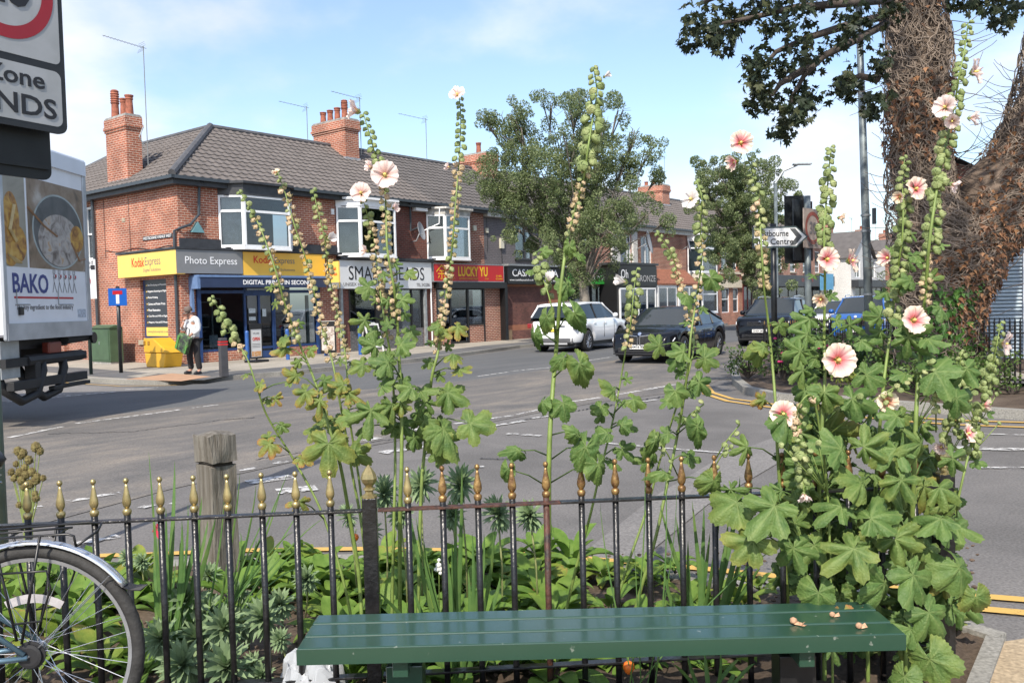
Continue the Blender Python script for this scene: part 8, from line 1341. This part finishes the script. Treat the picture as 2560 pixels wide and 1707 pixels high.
# white plastic bag caught behind the bars
base=at(770,1640,3.35); base.z=.19; r=thing('plastic_bag','crumpled white plastic bag lying behind the fence under the left bench end','plastic bag',base); b=MB(); n=30; vs=[]
for j in range(n+1):
    for i in range(n+1):
        u_=i/n*2-1; v_=j/n*2-1; rr=max(abs(u_),abs(v_)); z=.17*(1-rr**3)+NZ.noise(V((u_*3,v_*3,1)))*.07+abs(NZ.noise(V((u_*8,v_*8,4))))*.04*(1-rr*.6); vs.append(V((u_*.13+NZ.noise(V((u_*2,v_*2,7)))*.05,v_*.12,max(.0,z))))
b.add(vs,[(j*(n+1)+i,j*(n+1)+i+1,(j+1)*(n+1)+i+1,(j+1)*(n+1)+i) for j in range(n) for i in range(n)]); b.build('bag_film',mat('white_film',(.48,.50,.52),.3,.05,5,trans=.25),r,smooth=False)
b=MB(); rs=random.Random(6); 
def stone_(px,py,Y,s,lab,m=None): c=at(px,py,Y); c.z=soilz(Y)+s*.2; r=thing('stone',lab,'stone',c,rs.uniform(0,6)); b=MB(); b.lathe([(.001,-.5),(.7,-.35),(1,0),(.75,.4),(.001,.55)],9); b.v=[tuple(V((p[0]*s*1.4,p[1]*s,p[2]*s))+NZ.noise_vector(V(p)*1.7)*s*.25) for p in b.v]; b.build('rock',m or stone,r)
stone_(1470,1480,5.0,.07,'pale rough stone beside the kerb behind the tall bare hollyhock'); stone_(700,1420,5.2,.06,'grey stone at the back of the bare soil by the wooden post',capm); stone_(745,1512,4.2,.025,'small pale chip of stone on the bare soil')
cm=mat('soil_clod',(.10,.07,.05),1,.4,20,.5,50); litter=MB(); rs=random.Random(19)
for _ in range(700):
    Y=rs.uniform(3.0,5.5); px=rs.uniform(-50,2450); c=at(px,1500,Y); s=rs.uniform(.006,.02); litter.lathe([(.001,-.5*s),(.8*s,-.2*s),(s,.15*s),(.5*s,.5*s),(.001,.6*s)],5,M=Matrix.Translation((c.x,c.y,soilz(Y)+.01))@Matrix.Rotation(rs.uniform(0,6),4,'Z')@Matrix.Rotation(rs.uniform(-.5,.5),4,'X'))
tag(litter.build('soil_clods',cm),'loose crumbly soil clods and chips over the flower bed','soil clods',kind='stuff')
# ================= ISLAND PLANTING =================
isl=leafmat('shrub_leaves',(.05,.10,.02),(.10,.17,.04),(.18,.25,.07),.2); grs=leafmat('strap_leaves_dark',(.03,.07,.02),(.06,.11,.03),(.12,.18,.05),.15)
def shrub(lab,px,py,Y,w_,h_,n,size,m=None,flowers=0,fc=None,name='shrub'):
    base=at(px,py,Y); base.z=.18; rs=random.Random(int(px)); r=thing(name,lab,'shrub',base); b=MB(); pts=[]
    for _ in range(26):
        e=V((rs.uniform(-1,1)*w_,rs.uniform(-1,1)*w_*.7,rs.uniform(.15,1)*h_)); b.tube([(0,0,-.05),V((e.x*.4,e.y*.4,e.z*.6)),e],[.012,.008,.003],4); pts.append((e,w_*.22)); pts.append((e*.7,w_*.2))
    b.build('stems',darkbark,r); leafmesh(rs,pts,n,size,m or isl,'foliage',r,1)
    for k in range(flowers):
        c=pts[rs.randrange(len(pts))][0]+V((rs.uniform(-.05,.05),-.05,.06)); q=MB(); q.lathe([(.001,-.02),(.03,-.01),(.035,.015),(.001,.03)],7,M=Matrix.Translation(c)); q.build('blossom',fc,r,smooth=True)
    return r
pinkb=mat('magenta_bloom',(.50,.03,.14),.6,.1)
shrub('feathery green shrub at the left corner of the island bed',1870,905,17.3,.45,.62,900,.07); shrub('bushy island shrub dotted with small magenta blooms',1955,965,16.6,.55,.75,900,.06,None,14,pinkb); shrub('magenta-flowered shrub behind the big face-on bloom',2050,930,17.2,.5,.7,800,.06,None,6,pinkb)
shrub('dark shrub between the two island sign posts',2000,890,18.6,.6,.7,700,.08,grs); shrub('yellow-green low shrub on the island in front of the lamp post',2150,985,15.2,.45,.3,900,.06,leafmat('lime_leaves',(.16,.22,.04),(.26,.30,.06),(.38,.38,.10))); shrub('green shrub right of the lamp post',2230,930,16,.7,.7,900,.07); shrub('tangled rose bush at the foot of the ivy tree',2410,975,14.0,.75,.75,900,.06); shrub('rose bush spilling towards the forecourt railings',2480,985,14.0,.5,.55,700,.06); shrub('low weeds on the island soil near the right edge',2530,1000,13.4,.35,.12,500,.05)
shrub('dark green shrub filling the island behind the direction sign',2100,900,18.5,.9,.85,600,.09,grs); shrub('low leafy shrub in front of the ivy tree',2300,1000,14.2,.7,.45,700,.06)
for k,(px,Y,l) in enumerate(((2050,16.9,'dark arching strap-leaf clump on the island left of the lamp post'),(2130,17.6,'strap-leaf clump at the base of the lamp post'),(2210,17.4,'tall dark strap-leaf clump right of the lamp post'),(2160,18.4,'grassy clump behind the lamp post by the low fence'))):
    base=at(px,950,Y); base.z=.18; rs=random.Random(k+40); r=thing('strap_leaf_clump',l,'grass clump',base); b=MB()
    for i in range(90): a=rs.uniform(0,6.28); el=rs.uniform(.5,1.45); strap(b,V((rs.uniform(-.2,.2),rs.uniform(-.2,.2),0)),V((cos(a)*cos(el),sin(a)*cos(el),sin(el))),rs.uniform(.5,.95),.035,rs.uniform(.6,1.6),6,(rs.random(),.2,0))
    b.build('strap_leaves',grs,r,smooth=True)
base=at(2005,900,17.6); base.z=.18; r=thing('agapanthus','purple-blue agapanthus head beside the island fence','agapanthus',base); c=at(2008,828,17.6)-base; b=MB(); b.tube([(0,0,0),c],.01,5); b.build('stem',stemm,r); rs=random.Random(1); pts=[(c+V((rs.gauss(0,.05),rs.gauss(0,.05),rs.gauss(0,.05))),.08) for _ in range(6)]; leafmesh(rs,pts,2500,.04,leafmat('violet_florets',(.10,.07,.28),(.17,.13,.40),(.28,.22,.5)),'florets',r,1)
def rail_fence(lab,P,Q,h,n,z0=.15,name='railing_fence',gld=None):
    P=V((P.x,P.y,z0)); Q=V((Q.x,Q.y,z0)); r=thing(name,lab,'fence',P); d=Q-P; L2=d.length; d.normalize(); M=Matrix.Rotation(atan2(d.y,d.x),4,'Z')
    for zz in (.12,h-.13): b=MB(); b.box(0,L2,-.02,.02,zz-.012,zz+.012,M=M); b.build('rail',iron,r)
    for k in range(n+1):
        p=d*(L2*k/n); big=k in (0,n,n//2); b=MB(); w_=.03 if big else .011; b.box(p.x-w_,p.x+w_,p.y-w_,p.y+w_,-.1,h+(.08 if big else 0)); o=b.build('post' if big else 'baluster',iron,r); b=MB(); b.lathe([(.006,0),(.018,.02),(.02,.04),(.008,.09),(.012,.10),(.001,.12)],6,M=Matrix.Translation((p.x,p.y,h+(.08 if big else 0)))); b.build('finial',gld or goldr,o)
rail_fence('low island fence with tarnished gold finials beside the main road',gp(1912,884,.15),gp(2075,846,.15),.72,30); rail_fence('low island fence in front of the blue SUV',gp(2078,858,.15),gp(2235,862,.15),.72,26); rail_fence('black railings in front of the roller shutter at the right edge',at(2412,980,14.6),at(2760,1010,13.2),1.0,26,.17,gld=iron)

# a thing of a single mesh is that mesh: fold the base point into it
for o in [x for x in C.objects if x.type=='EMPTY' and x.get('category') and x.parent is None]:
    ch=list(o.children)
    if len(ch)==1 and ch[0].type=='MESH' and not ch[0].children:
        m_=ch[0]; nm=o.name; M_=Matrix.Translation(o.location)@o.rotation_euler.to_matrix().to_4x4()@Matrix.Translation(m_.location)
        for k_ in ('label','category','group','kind'):
            if o.get(k_): m_[k_]=o[k_]
        m_.parent=None; m_.matrix_world=M_; D.objects.remove(o); m_.name=nm
